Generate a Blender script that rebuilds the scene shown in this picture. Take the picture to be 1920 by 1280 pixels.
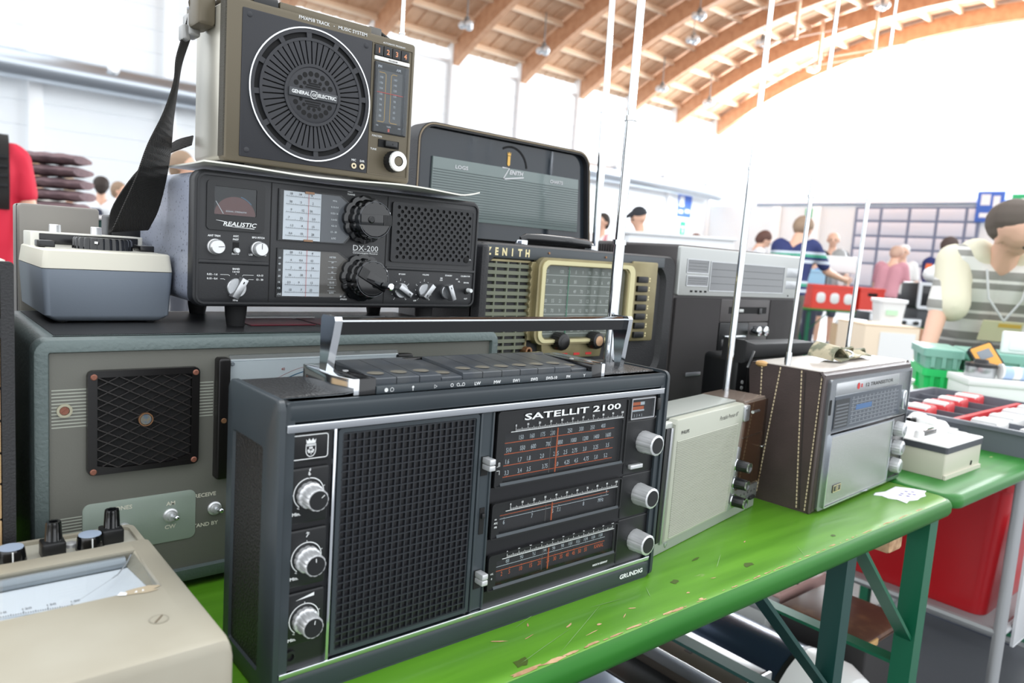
import bpy, bmesh, math, random
from math import sin, cos, pi, radians, sqrt, atan2
from mathutils import Vector, Matrix, Quaternion

for o in list(bpy.data.objects):
    bpy.data.objects.remove(o)
SC = bpy.context.scene
COL = SC.collection
OZ = .772                      # height of the measuring origin above the hall floor
TT = -.006                     # table top in measuring coordinates
rnd = random.Random(7)

# ------------------------------------------------------------------ camera
CAMP = Vector((-.23126, -.52660, .36180))
cam_d = bpy.data.cameras.new('camera')
cam = bpy.data.objects.new('camera', cam_d); COL.objects.link(cam)
cam_r, cam_u, cam_f = Vector((.763936, -.641607, .068865)), Vector((.022953, .133670, .990760)), Vector((.644884, .755297, -.116842))
cam.matrix_world = Matrix(((cam_r.x, cam_u.x, -cam_f.x, CAMP.x), (cam_r.y, cam_u.y, -cam_f.y, CAMP.y),
                           (cam_r.z, cam_u.z, -cam_f.z, CAMP.z + OZ), (0, 0, 0, 1)))
cam_d.sensor_width = 36
cam_d.lens = 1394.5 / 1920 * 36
cam_d.clip_start = .02
cam_d.clip_end = 200
cam_d.dof.use_dof = True
cam_d.dof.focus_distance = .84
cam_d.dof.aperture_fstop = 7.1
SC.camera = cam

# ------------------------------------------------------------------ sky, light, exposure
W = bpy.data.worlds.new('sky'); SC.world = W
W.use_nodes = True
bg = W.node_tree.nodes['Background']
bg.inputs[0].default_value = (.93, .965, 1, 1)
bg.inputs[1].default_value = 1.5
sun_d = bpy.data.lights.new('sun', 'SUN')
sun_d.energy = 1.6
sun_d.angle = radians(35)
sun_d.color = (1, .98, .95)
sun = bpy.data.objects.new('sun', sun_d); COL.objects.link(sun)
sun.rotation_euler = Vector((-.55, -.35, -.8)).to_track_quat('-Z', 'Y').to_euler()
# daylight pouring in through the glazed gable and the strip windows along the left wall
def day(name, loc, aim, sx, sy, power):
    d = bpy.data.lights.new(name, 'AREA'); d.shape = 'RECTANGLE'; d.size = sx; d.size_y = sy; d.energy = power; d.color = (.97, .985, 1)
    o = bpy.data.objects.new(name, d); COL.objects.link(o); o.location = loc
    o.rotation_euler = (Vector(aim) - Vector(loc)).to_track_quat('-Z', 'Y').to_euler()
day('gable_daylight', (28.1, 9.5, 7.0), (20.0, 9.5, 5.6), 17, 5, 4800)
SC.view_settings.view_transform = 'Standard'
SC.view_settings.look = 'None'
SC.view_settings.exposure = 0.5
SC.view_settings.gamma = 1
SC.view_settings.use_curve_mapping = False

# ------------------------------------------------------------------ materials
def lin(c):
    c = c / 255
    return c / 12.92 if c <= .04045 else ((c + .055) / 1.055) ** 2.4
def rgb(t): return (lin(t[0]), lin(t[1]), lin(t[2]), 1)
MATS = {}
def M(name, col, rough=.5, metal=0, bump=None, var=None, spec=.5, emit=0, coat=0, aniso=None):
    """principled material; bump=(scale,strength[,kind]); var=(scale,colour2,lo,hi) noise mix between two paints"""
    if name in MATS: return MATS[name]
    m = bpy.data.materials.new(name); m.use_nodes = True
    nt = m.node_tree; b = nt.nodes['Principled BSDF']
    b.inputs['Base Color'].default_value = rgb(col)
    b.inputs['Roughness'].default_value = rough
    b.inputs['Metallic'].default_value = metal
    b.inputs['Specular IOR Level'].default_value = spec
    b.inputs['Coat Weight'].default_value = coat
    if emit:
        b.inputs['Emission Color'].default_value = rgb(col); b.inputs['Emission Strength'].default_value = emit
    if var or bump:
        tc = nt.nodes.new('ShaderNodeTexCoord')
    if var:
        n = nt.nodes.new('ShaderNodeTexNoise'); n.inputs['Scale'].default_value = var[0]; n.inputs['Detail'].default_value = 5
        r = nt.nodes.new('ShaderNodeValToRGB')
        r.color_ramp.elements[0].position = var[2] if len(var) > 2 else .4
        r.color_ramp.elements[1].position = var[3] if len(var) > 3 else .65
        r.color_ramp.elements[0].color = rgb(col); r.color_ramp.elements[1].color = rgb(var[1])
        nt.links.new(tc.outputs['Object'], n.inputs['Vector']); nt.links.new(n.outputs[0], r.inputs[0])
        nt.links.new(r.outputs[0], b.inputs['Base Color'])
    if bump:
        if len(bump) > 2 and bump[2] == 'vor':
            n = nt.nodes.new('ShaderNodeTexVoronoi')
        elif len(bump) > 2 and bump[2] == 'wave':
            n = nt.nodes.new('ShaderNodeTexWave'); n.bands_direction = 'DIAGONAL'
        else:
            n = nt.nodes.new('ShaderNodeTexNoise'); n.inputs['Detail'].default_value = 3
        n.inputs['Scale'].default_value = bump[0]
        bp = nt.nodes.new('ShaderNodeBump'); bp.inputs['Strength'].default_value = bump[1]; bp.inputs['Distance'].default_value = .001
        nt.links.new(tc.outputs['Object'], n.inputs['Vector']); nt.links.new(n.outputs[0], bp.inputs['Height'])
        nt.links.new(bp.outputs[0], b.inputs['Normal'])
    MATS[name] = m
    return m
def glass(name, tint=(255, 255, 255), gloss=.9, rough=.02):
    """thin clear pane: transparent with a fresnel mirror on top"""
    if name in MATS: return MATS[name]
    m = bpy.data.materials.new(name); m.use_nodes = True; nt = m.node_tree
    out = nt.nodes['Material Output']; nt.nodes.remove(nt.nodes['Principled BSDF'])
    t = nt.nodes.new('ShaderNodeBsdfTransparent'); t.inputs[0].default_value = rgb(tint)
    g = nt.nodes.new('ShaderNodeBsdfGlossy'); g.inputs['Roughness'].default_value = rough
    f = nt.nodes.new('ShaderNodeLayerWeight'); f.inputs[0].default_value = .5
    q = nt.nodes.new('ShaderNodeMath'); q.operation = 'POWER'; q.inputs[1].default_value = 5
    k = nt.nodes.new('ShaderNodeMath'); k.operation = 'MULTIPLY_ADD'; k.inputs[1].default_value = gloss; k.inputs[2].default_value = .04 * gloss
    x = nt.nodes.new('ShaderNodeMixShader')
    nt.links.new(f.outputs['Facing'], q.inputs[0]); nt.links.new(q.outputs[0], k.inputs[0]); nt.links.new(k.outputs[0], x.inputs[0])
    nt.links.new(t.outputs[0], x.inputs[1]); nt.links.new(g.outputs[0], x.inputs[2]); nt.links.new(x.outputs[0], out.inputs[0])
    MATS[name] = m
    return m

# ------------------------------------------------------------------ geometry builder
_text_cache = {}
def text_mesh(s, bold):
    k = (s, bold)
    if k not in _text_cache:
        c = bpy.data.curves.new('t', 'FONT'); c.body = s; c.size = 1; c.resolution_u = 2
        c.offset = bold
        o = bpy.data.objects.new('t', c)
        me = bpy.data.meshes.new_from_object(o)
        vs = [v.co.copy() for v in me.vertices]; fs = [tuple(p.vertices) for p in me.polygons]
        bpy.data.objects.remove(o); bpy.data.curves.remove(c); bpy.data.meshes.remove(me)
        _text_cache[k] = (vs, fs)
    return _text_cache[k]
def rr(x0, x1, z0, z1, r=.003, n=4):
    """rounded rectangle, counter-clockwise"""
    r = max(1e-5, min(r, (x1 - x0) / 2 - 1e-6, (z1 - z0) / 2 - 1e-6)); p = []
    for cx, cz, a in ((x1 - r, z0 + r, -90), (x1 - r, z1 - r, 0), (x0 + r, z1 - r, 90), (x0 + r, z0 + r, 180)):
        for i in range(n + 1):
            t = radians(a + 90 * i / n); p.append((cx + r * cos(t), cz + r * sin(t)))
    return p
def circ(cx, cz, r, n=24): return [(cx + r * cos(2 * pi * i / n), cz + r * sin(2 * pi * i / n)) for i in range(n)]
def basis(d):
    d = Vector(d).normalized(); a = Vector((0, 0, 1)) if abs(d.z) < .9 else Vector((1, 0, 0))
    u = d.cross(a).normalized(); return d, u, u.cross(d).normalized()
XZ = lambda p, y: Vector((p[0], y, p[1]))
XY = lambda p, z: Vector((p[0], p[1], z))
YZ = lambda p, x: Vector((x, p[0], p[1]))
class G:
    def __init__(s): s.v = []; s.f = []; s.T = None; s.orient = True
    def add(s, vs, fs):
        b = len(s.v)
        if s.T is not None: vs = [s.T @ Vector(v) for v in vs]
        s.v += [Vector(v) for v in vs]; s.f += [tuple(i + b for i in f) for f in fs]; return s
    def loft(s, rings, c0=True, c1=True, loop=False):
        n = len(rings[0]); vs = [p for r in rings for p in r]; fs = []
        m = len(rings)
        for j in range(m if loop else m - 1):
            k = (j + 1) % m
            for i in range(n): fs.append((j * n + i, j * n + (i + 1) % n, k * n + (i + 1) % n, k * n + i))
        if not loop:
            if c0: fs.append(tuple(reversed(range(n))))
            if c1: fs.append(tuple(range((m - 1) * n, m * n)))
        return s.add(vs, fs)
    def box(s, x0, x1, y0, y1, z0, z1, b=0):
        if b <= 0:
            return s.loft([[(x0, y0, z0), (x1, y0, z0), (x1, y0, z1), (x0, y0, z1)], [(x0, y1, z0), (x1, y1, z0), (x1, y1, z1), (x0, y1, z1)]])
        return s.slab(rr(x0, x1, z0, z1, b, 2), y0, y1, b, b)
    def slab(s, pts, a0, a1, c0=0, c1=0, pl=XZ, k=1.0):
        """prism of a 2-D outline between a0 and a1 along the third axis, ends chamfered by c0/c1"""
        def inset(c):
            if c == 0: return pts
            n = len(pts); q = []
            for i in range(n):
                p, a, b = Vector(pts[i]), Vector(pts[i - 1]), Vector(pts[(i + 1) % n])
                e1, e2 = (p - a), (b - p)
                if e1.length < 1e-9: e1 = e2
                if e2.length < 1e-9: e2 = e1
                e1.normalize(); e2.normalize()
                n1, n2 = Vector((-e1.y, e1.x)), Vector((-e2.y, e2.x)); m = (n1 + n2)
                m = m / max(.3, m.length_squared / 2)
                q.append(tuple(p + m * c))
            return q
        sg = 1 if a1 > a0 else -1
        R = []
        if c0: R.append([pl(p, a0) for p in inset(c0 * k)]); R.append([pl(p, a0 + sg * c0 * .3) for p in inset(c0 * k * .3)]); R.append([pl(p, a0 + sg * c0) for p in pts])
        else: R.append([pl(p, a0) for p in pts])
        if c1: R.append([pl(p, a1 - sg * c1) for p in pts]); R.append([pl(p, a1 - sg * c1 * .3) for p in inset(c1 * k * .3)]); R.append([pl(p, a1) for p in inset(c1 * k)])
        else: R.append([pl(p, a1) for p in pts])
        return s.loft(R)
    def ring(s, po, pi_, a0, a1, pl=XZ, inner1=None):
        """frame between two outlines of equal point count"""
        q = inner1 or pi_
        return s.loft([[pl(p, a0) for p in po], [pl(p, a1) for p in po], [pl(p, a1) for p in q], [pl(p, a0) for p in pi_]], loop=True)
    def frame(s, x0, x1, z0, z1, w, y0, y1, r=.003, ri=None, pl=XZ, n=4, bev=0):
        po = rr(x0, x1, z0, z1, r, n); ri = max(.0004, r - w) if ri is None else ri
        pi_ = rr(x0 + w, x1 - w, z0 + w, z1 - w, ri, n)
        q = rr(x0 + w + bev, x1 - w - bev, z0 + w + bev, z1 - w - bev, ri, n)
        return s.ring(po, pi_, y0, y1, pl, q)
    def lathe(s, c, ax, prof, n=28, flute=None, caps=True):
        d, u, w = basis(ax); c = Vector(c); R = []
        for t, r in prof:
            ring = []
            for i in range(n):
                a = 2 * pi * i / n; q = r
                if flute: q = r * (1 - flute[1] * (.5 - .5 * cos(flute[0] * a)) ** 4)
                ring.append(c + d * t + (u * cos(a) + w * sin(a)) * max(q, 1e-5))
            R.append(ring)
        return s.loft(R, caps, caps)
    def cyl(s, a, b, r, r2=None, n=16):
        a, b = Vector(a), Vector(b); L = (b - a).length
        return s.lathe(a, b - a, [(0, r), (L, r if r2 is None else r2)], n)
    def tube(s, pts, r, n=8, closed=False, flat=1.0):
        P = [Vector(p) for p in pts]; m = len(P); R = []
        u = None
        for i in range(m):
            if closed: t = P[(i + 1) % m] - P[i - 1]
            else: t = P[min(i + 1, m - 1)] - P[max(i - 1, 0)]
            t.normalize()
            if u is None: _, u, _w = basis(t)
            u = (u - t * u.dot(t)).normalized(); w = t.cross(u)
            rad = r[i] if isinstance(r, (list, tuple)) else r
            R.append([P[i] + (u * cos(2 * pi * k / n) + w * sin(2 * pi * k / n) * flat) * rad for k in range(n)])
        return s.loft(R, True, True, closed)
    def sphere(s, c, r, n=12, sc=(1, 1, 1)):
        c = Vector(c); R = []
        for j in range(n // 2 + 1):
            a = -pi / 2 + pi * j / (n // 2); q = max(cos(a), 1e-4)
            R.append([c + Vector((cos(2 * pi * i / n) * q * sc[0], sin(2 * pi * i / n) * q * sc[1], sin(a) * sc[2])) * r for i in range(n)])
        return s.loft(R)
    # flat print on a front (plane y = const, seen from -y)
    def poly(s, pts, y): return s.add([(p[0], y, p[1]) for p in pts], [tuple(range(len(pts)))])
    def line(s, pts, w, y, closed=False):
        P = [Vector(p) for p in pts]; n = len(P); L = []; Rr = []
        for i in range(n):
            a = P[i - 1] if (i or closed) else P[i]; b = P[(i + 1) % n] if (i < n - 1 or closed) else P[i]
            t = (b - a)
            if t.length < 1e-9: t = Vector((1, 0))
            t.normalize(); m = Vector((-t.y, t.x)) * w / 2
            L.append(P[i] + m); Rr.append(P[i] - m)
        vs = [(p.x, y, p.y) for p in L] + [(p.x, y, p.y) for p in Rr]
        fs = [(i, (i + 1) % n, n + (i + 1) % n, n + i) for i in range(n if closed else n - 1)]
        return s.add(vs, fs)
    def arc(s, cx, cz, r, a0, a1, w, y, n=28):
        return s.line([(cx + r * cos(radians(a0 + (a1 - a0) * i / n)), cz + r * sin(radians(a0 + (a1 - a0) * i / n))) for i in range(n + 1)], w, y)
    def disc(s, cx, cz, r, y, n=16): return s.poly(circ(cx, cz, r, n), y)
    def text(s, t, x, z, h, y, al='c', sx=1.0, bold=.012, shear=0, width=None, rot=0):
        vs, fs = text_mesh(t, bold)
        if not vs: return s
        x0 = min(v.x for v in vs); x1 = max(v.x for v in vs); k = h / .7
        if width: sx = width / ((x1 - x0) * k)
        off = {'l': x0, 'c': (x0 + x1) / 2, 'r': x1}[al]
        out = []
        for v in vs:
            a = (v.x - off) * k * sx + v.y * k * shear; b = v.y * k
            if rot: a, b = a * cos(rot) - b * sin(rot), a * sin(rot) + b * cos(rot)
            out.append((x + a, y, z + b))
        return s.add(out, fs)

ORG = {}
def obj(name, g, mat, parent=None, label=None, smooth=38, org=None):
    """link the builder's geometry as ONE mesh object; vertices are in the parent's measuring coordinates"""
    me = bpy.data.meshes.new(name)
    o3 = Vector(ORG.get(parent.name, (0, 0, 0))) if parent is not None else Vector(org or (0, 0, 0))
    me.from_pydata([v - o3 for v in g.v], [], g.f)
    bm = bmesh.new(); bm.from_mesh(me)
    if g.orient: bmesh.ops.recalc_face_normals(bm, faces=bm.faces)
    bm.to_mesh(me); bm.free()
    if smooth:
        me.shade_smooth(); me.set_sharp_from_angle(angle=radians(smooth))
    me.materials.append(mat)
    o = bpy.data.objects.new(name, me); COL.objects.link(o)
    if parent is not None: o.parent = parent
    elif org: o.location = Vector(org) + Vector((0, 0, OZ))
    if label: o['label'] = label
    return o
def tag(o, label, cat, group=None, kind=None):
    o['label'] = label; o['category'] = cat
    if group: o['group'] = group
    if kind: o['kind'] = kind
    return o
def thing(name, label, cat, loc, rotz=0, group=None, fit=True):
    """an Empty at the thing's base. fit=True: parts are written in measuring coordinates, else in the thing's own"""
    o = bpy.data.objects.new(name, None); COL.objects.link(o); o.empty_display_size = .05
    o.location = Vector(loc) + Vector((0, 0, OZ)); o.rotation_euler = (0, 0, rotz)
    ORG[o.name] = Vector(loc) if fit else Vector((0, 0, 0))
    return tag(o, label, cat, group)
def struct(name, g, mat, parent=None, smooth=38):
    o = obj(name, g, mat, parent, smooth=smooth)
    if parent is None: o.location.z += OZ; o['kind'] = 'structure'
    return o
def part(root, name, mat, build, label=None, parent=None, smooth=38):
    g = G(); build(g)
    if parent is not None and parent.name not in ORG: ORG[parent.name] = ORG[root.name]
    return obj(name, g, mat, parent or root, label, smooth)
def child(o, root):
    """let a part carry sub-parts in the same coordinates"""
    ORG[o.name] = ORG[root.name]; return o
def copy_tree(o, parent=None):
    c = o.copy(); COL.objects.link(c)
    if parent is not None: c.parent = parent
    for ch in list(o.children): copy_tree(ch, c)
    return c

# ================================================================== the hall
FZ = -.772
HX = lambda a: CAMP.x + a          # hall measures are taken from the camera
HY = lambda a: CAMP.y + a
HZ = lambda a: CAMP.z + a
END, LEFT, BAY = 27.88, 20.0, 2.8
m_floor = M('hall_floor', (100, 102, 106), .36, var=(.6, (88, 90, 94)), bump=(30, .2))
m_wall = M('wall_panel', (232, 236, 239), .6, var=(.25, (238, 241, 243)))
m_white = M('white_paint', (246, 247, 248), .5)
m_wood = M('roof_board', (212, 174, 142), .6, var=(3, (196, 156, 124)))
m_beam = M('glulam', (202, 156, 122), .55, var=(4, (188, 140, 106)))
m_purlin = M('purlin_lit_wood', (238, 212, 184), .55)  # paler than the boards: the light the purlins catch is painted in
m_clear = glass('window_glass', (250, 253, 255), .5)
m_pipe = M('galvanised_pipe', (196, 204, 212), .28, .85)
m_mull = M('door_mullion', (120, 130, 156), .5)
m_doorp = M('door_panel', (214, 216, 228), .5)

g = G(); g.box(-9, 34, -9, HY(LEFT + 1), FZ - .1, FZ); struct('floor', g, m_floor)

# left wall: ribbed bays between white columns
g = G(); g.box(HX(-6), HX(END), HY(LEFT + .12), HY(LEFT + .3), FZ, HZ(5.8)); wl = struct('wall_left', g, m_wall)
def bay_panel(g, x0, x1, z0, z1, y):
    n = max(2, int((z1 - z0) / .5)); pr = []
    for i in range(n):
        a = z0 + (z1 - z0) * i / n; b = z0 + (z1 - z0) * (i + 1) / n
        pr += [(y + .02, a), (y, a + .02), (y, b - .02), (y + .02, b)]
    pr += [(y + .12, z1), (y + .12, z0)]
    g.loft([[YZ(p, x0) for p in pr], [YZ(p, x1) for p in pr]])
ks = [i for i in range(-3, 10)]
first = None
for i in ks:
    x0 = HX(END - BAY * (i + 4)) ; x0 = HX(END - BAY * (i + 3) - BAY)
    if first is None:
        g = G(); bay_panel(g, x0 + .14, x0 + BAY - .14, FZ + .02, HZ(5.78), HY(LEFT) + .0); first = obj('panel', g, m_wall, wl); base = x0
    else:
        c = first.copy(); COL.objects.link(c); c.location.x = x0 - base
g = G()
g.box(-.14, .14, HY(LEFT - .12), HY(LEFT + .2), FZ, HZ(6.5), .02)
col0 = struct('trim_1', g, m_white); col0.name = 'trim_1'
for i in range(12):
    if i == 0: c = col0
    else: c = col0.copy(); COL.objects.link(c); c.name = 'trim_%d' % (i + 1)
    c.location.x = HX(END - BAY * i)
# clerestory glazing above the panels
g = G(); g.box(HX(-6), HX(END), HY(LEFT + .02), HY(LEFT + .12), HZ(5.8), HZ(5.9), .01); w1 = struct('window_1', g, m_white); child(w1, w1) if False else None
for i in range(12):
    x0 = HX(END - BAY * (i + 1))
    part(w1, 'pane', m_clear, lambda g: g.box(x0 + .16, x0 + BAY - .16, HY(LEFT + .06), HY(LEFT + .07), HZ(5.9), HZ(6.85)), smooth=0)
# big silver duct along the wall with round hangers
g = G(); g.cyl((HX(-6), HY(LEFT - .55), HZ(3.30)), (HX(END - .1), HY(LEFT - .55), HZ(3.18)), .31, n=20)
pp = obj('air_duct', g, m_pipe); pp.location.z += OZ
tag(pp, 'long silver air duct running along the pale left wall above the crowd', 'duct')
for i in range(11):
    x0 = HX(END - BAY * (i + .5))
    part(pp, 'hanger_bracket', m_white, lambda g: (g.lathe((x0, HY(LEFT - .92), HZ(3.5)), (0, 1, 0), [(0, .1), (.1, .13)], 12), g.box(x0 - .04, x0 + .04, HY(LEFT - .83), HY(LEFT + .05), HZ(3.44), HZ(3.56))))

# roof: arched glulam beams, purlins, boarded deck
AY, AZ, AR = HY(9.70), HZ(-11.54), 20.04
A0, A1 = radians(-15), radians(30.6)
def arcp(r, a, x): return Vector((x, AY + r * sin(a), AZ + r * cos(a)))
NA = 26
ang = [A0 + (A1 - A0) * i / NA for i in range(NA + 1)]
def arc_slab(g, x0, x1, r0, r1):
    g.loft([[arcp(r0, a, x0), arcp(r0, a, x1), arcp(r1, a, x1), arcp(r1, a, x0)] for a in ang])
g = G(); arc_slab(g, HX(3.5), HX(END + .25), AR + .66, AR + .74); roof = struct('ceiling', g, m_wood)
bm0 = None
for i in range(9):
    x = HX(END - BAY * i)
    if bm0 is None:
        g = G(); arc_slab(g, x - .11, x + .11, AR, AR + .56); bm0 = obj('beam', g, m_beam, roof); bx = x
    else:
        c = bm0.copy(); COL.objects.link(c); c.location.x = x - bx
pu0 = None
NP = 17
for i in range(8):
    x = HX(END - BAY * (i + 1))
    for j in range(NP):
        a = A0 + (A1 - A0) * (j + .5) / NP
        if pu0 is None:
            g = G(); g.box(.0, BAY - .23, -.05, .05, -.1, .1, .008); pu0 = obj('purlin', g, m_purlin, roof); c = pu0
        else:
            c = pu0.copy(); COL.objects.link(c)
        p = arcp(AR + .55, a, x + .115); c.location = p; c.rotation_euler = (-a, 0, 0)
# boards of the deck seen between the purlins: shallow battens
bt0 = None
for i in range(8):
    for k in range(5):
        x = HX(END - BAY * (i + 1) + .115 + (BAY - .23) * (k + .5) / 5)
        if bt0 is None:
            g = G(); arc_slab(g, -.2, .2, AR + .635, AR + .665); bt0 = obj('board', g, m_wood, roof); c = bt0
        else: c = bt0.copy(); COL.objects.link(c)
        c.location.x = x
# slender hanger posts under the ridge
m_post = M('hanger_post', (226, 196, 170), .5)
for x, a in ((19.2, 7.5), (21.9, 9.5), (24.7, 11.5), (24.9, 6.5)):
    def hp(g):
        p = arcp(AR + .5, radians(a), HX(x)); g.box(p.x - .05, p.x + .05, p.y - .05, p.y + .05, p.z - 1.5, p.z, .01)
        g.cyl((p.x, p.y - 1.6, p.z - 1.42), (p.x, p.y + 1.5, p.z - 1.46), .025, n=6)
    part(roof, 'hanger_post', m_post, hp)

# far end wall with the gridded doors, glazed gable above
YE = HY(LEFT)
g = G(); g.box(HX(END), HX(END + .2), HY(-6), YE, FZ, HZ(2.68)); we = struct('wall_back', g, m_wall)
for y in (16.6, 14.9, 8.4, 6.2):
    part(we, 'pilaster', m_white, lambda g: g.box(HX(END - .12), HX(END), HY(y - .16), HY(y + .16), FZ, HZ(2.62), .01))
part(we, 'coping', M('coping', (128, 142, 162), .5), lambda g: g.box(HX(END - .06), HX(END + .26), HY(-6), HY(17.6), HZ(2.68), HZ(2.76), .01))
g = G(); g.box(HX(END - .05), HX(END - .005), HY(9.2), HY(13.4), FZ, HZ(2.62)); d1 = struct('door_1', g, m_mull)
ys = [9.25, 9.62, 10.53, 11.45, 12.44, 13.35]; zs = [FZ - CAMP.z + .05, -.3, .55, 1.09, 1.56, 2.1, 2.58]
for i in range(5):
    for j in range(6):
        part(d1, 'panel', m_doorp, lambda g: g.box(HX(END - .075), HX(END - .05), HY(ys[i] + .05), HY(ys[i + 1] - .05), HZ(zs[j] + .04), HZ(zs[j + 1] - .04), .01))
g = G(); g.box(HX(END + .02), HX(END + .18), HY(-6), HY(19.9), HZ(2.76), HZ(2.86)); w2 = struct('window_2', g, m_white)
part(w2, 'pane', m_clear, lambda g: g.loft([[(HX(END + .1 + k), AY + 20.0 * sin(a), AZ + 20.0 * cos(a)) for a in [radians(-15 + 45.4 * i / 20) for i in range(21)]] + [(HX(END + .1 + k), HY(19.8), HZ(2.86)), (HX(END + .1 + k), HY(4.6), HZ(2.86))] for k in (0, .01)]), smooth=0)
# signs by the corner
def sign(name, label, x, y, z, w, h, mat, marks):
    t = thing(name, label, 'sign', (x, y, z)); a = .0
    obj('board', G().box(x - w / 2, x + w / 2, y - .03, y, z, z + h, .01), mat, t)
    g = G()
    for k in marks: g.poly([(x + p[0] * w, z + p[1] * h) for p in k], y - .034)
    obj('pictogram', g, M('sign_white', (240, 244, 250), .5), t, smooth=0)
m_sblue = M('sign_blue', (66, 108, 200), .5); m_sgreen = M('sign_green', (40, 178, 120), .5)
sq = lambda a, b, c, d: [(a, b), (c, b), (c, d), (a, d)]
sign('wall_sign', 'blue sign with white squares on the left wall near the far corner', HX(26.2), HY(LEFT) + .02, HZ(2.05), .95, .95, m_sblue, [sq(-.4, .45, -.05, .9), sq(.05, .2, .4, .36), sq(-.4, .15, -.1, .3)])
sign('exit_sign', 'small green exit sign below the blue sign on the left wall', HX(26.2), HY(LEFT) + .02, HZ(1.25), .38, .62, m_sgreen, [sq(-.3, .55, .3, .68), sq(-.1, .2, .1, .5)])
def sign2(name, label, y, z, w, h, mat, marks):
    x = HX(END - .1)
    t = thing(name, label, 'sign', (x, y, z))
    obj('board', G().box(x - .02, x + .02, y - w / 2, y + w / 2, z, z + h, .01), mat, t)
    g = G()
    for k in marks: g.add([(x - .024, y - p[0] * w, z + p[1] * h) for p in k], [(0, 1, 2, 3)])
    obj('pictogram', g, M('sign_white', (240, 244, 250), .5), t, smooth=0)
sign2('hall_sign', 'blue sign above the far gridded doors beside the green sign', HY(8.95), HZ(2.1), .8, 1.0, m_sblue, [sq(-.35, .55, .0, .9), sq(-.35, .15, .35, .3), sq(.1, .5, .35, .85)])
sign2('hall_sign', 'green sign above the far wall right of the blue sign', HY(7.9), HZ(2.3), .9, .7, m_sgreen, [sq(-.2, .2, .1, .8), sq(.15, .4, .35, .6)])
sign2('exit_sign', 'tiny green exit sign on the far grey wall left of the doors', HY(15.2), HZ(2.15), .3, .4, m_sgreen, [sq(-.2, .3, .2, .7)])

# hanging lamp clusters
m_bulb = M('lamp_globe', (214, 220, 224), .15, .2, spec=.8); m_cap = M('lamp_cap', (140, 146, 150), .4, .5)
for n, (x, y, z) in enumerate([(12.78, 17.88, 6.38), (15.76, 17.91, 6.35), (21.59, 17.96, 6.33), (24.41, 17.94, 6.35), (18.91, 14.55, 7.53), (19.96, 15.52, 7.24), (22.29, 14.5, 7.53), (26.0, 14.7, 7.48), (22.69, 10.87, 8.07)]):
    p = Vector((HX(x), HY(y), HZ(z)))
    rest = ['leftmost of all', 'second from left along the wall', 'third from left along the wall', 'fourth and last along the wall',
            'high one right of tallest chrome aerial', 'just below the high one', 'mid roof, beside a thin aerial', 'lowest near the end arch', 'topmost near the end arch'][n]
    t = thing('hanging_lamp', 'three glass globes under the wooden roof, ' + rest, 'lamp', p, group='lamp clusters under the roof')
    top = AZ + sqrt((AR + .6) ** 2 - (p.y - AY) ** 2)
    part(t, 'cord', m_cap, lambda g: g.cyl((p.x, p.y, p.z + .12), (p.x, p.y, top), .018, n=6))
    part(t, 'cap', m_cap, lambda g: g.cyl((p.x, p.y, p.z + .02), (p.x, p.y, p.z + .16), .1, .05, 10))
    for k in range(3):
        a = 2 * pi * k / 3 + .4
        part(t, 'globe', m_bulb, lambda g: g.sphere((p.x + .13 * cos(a), p.y + .13 * sin(a), p.z - .08), .12, 10))

# ================================================================== shared paints
m_chrome = M('chrome', (214, 218, 222), .09, 1)
m_alu = M('brushed_aluminium', (188, 190, 192), .3, .9, bump=(200, .1))
m_silver = M('silver_knob', (212, 213, 214), .3, .55)
m_black = M('black_plastic', (18, 19, 21), .38, bump=(900, .05))
m_blackg = M('black_gloss', (14, 15, 17), .12, coat=.3)
m_dark = M('dark_void', (8, 8, 9), .8)
m_print = M('white_print', (226, 228, 228), .55)
m_orange = M('orange_print', (240, 112, 52), .55)
m_red = M('red_print', (200, 52, 46), .5)
m_rubber = M('black_rubber', (22, 22, 24), .75)
m_glassp = glass('dial_glass', (235, 238, 240), .8, .04)
m_brass = M('aged_screw', (150, 112, 82), .4, .7)

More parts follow.
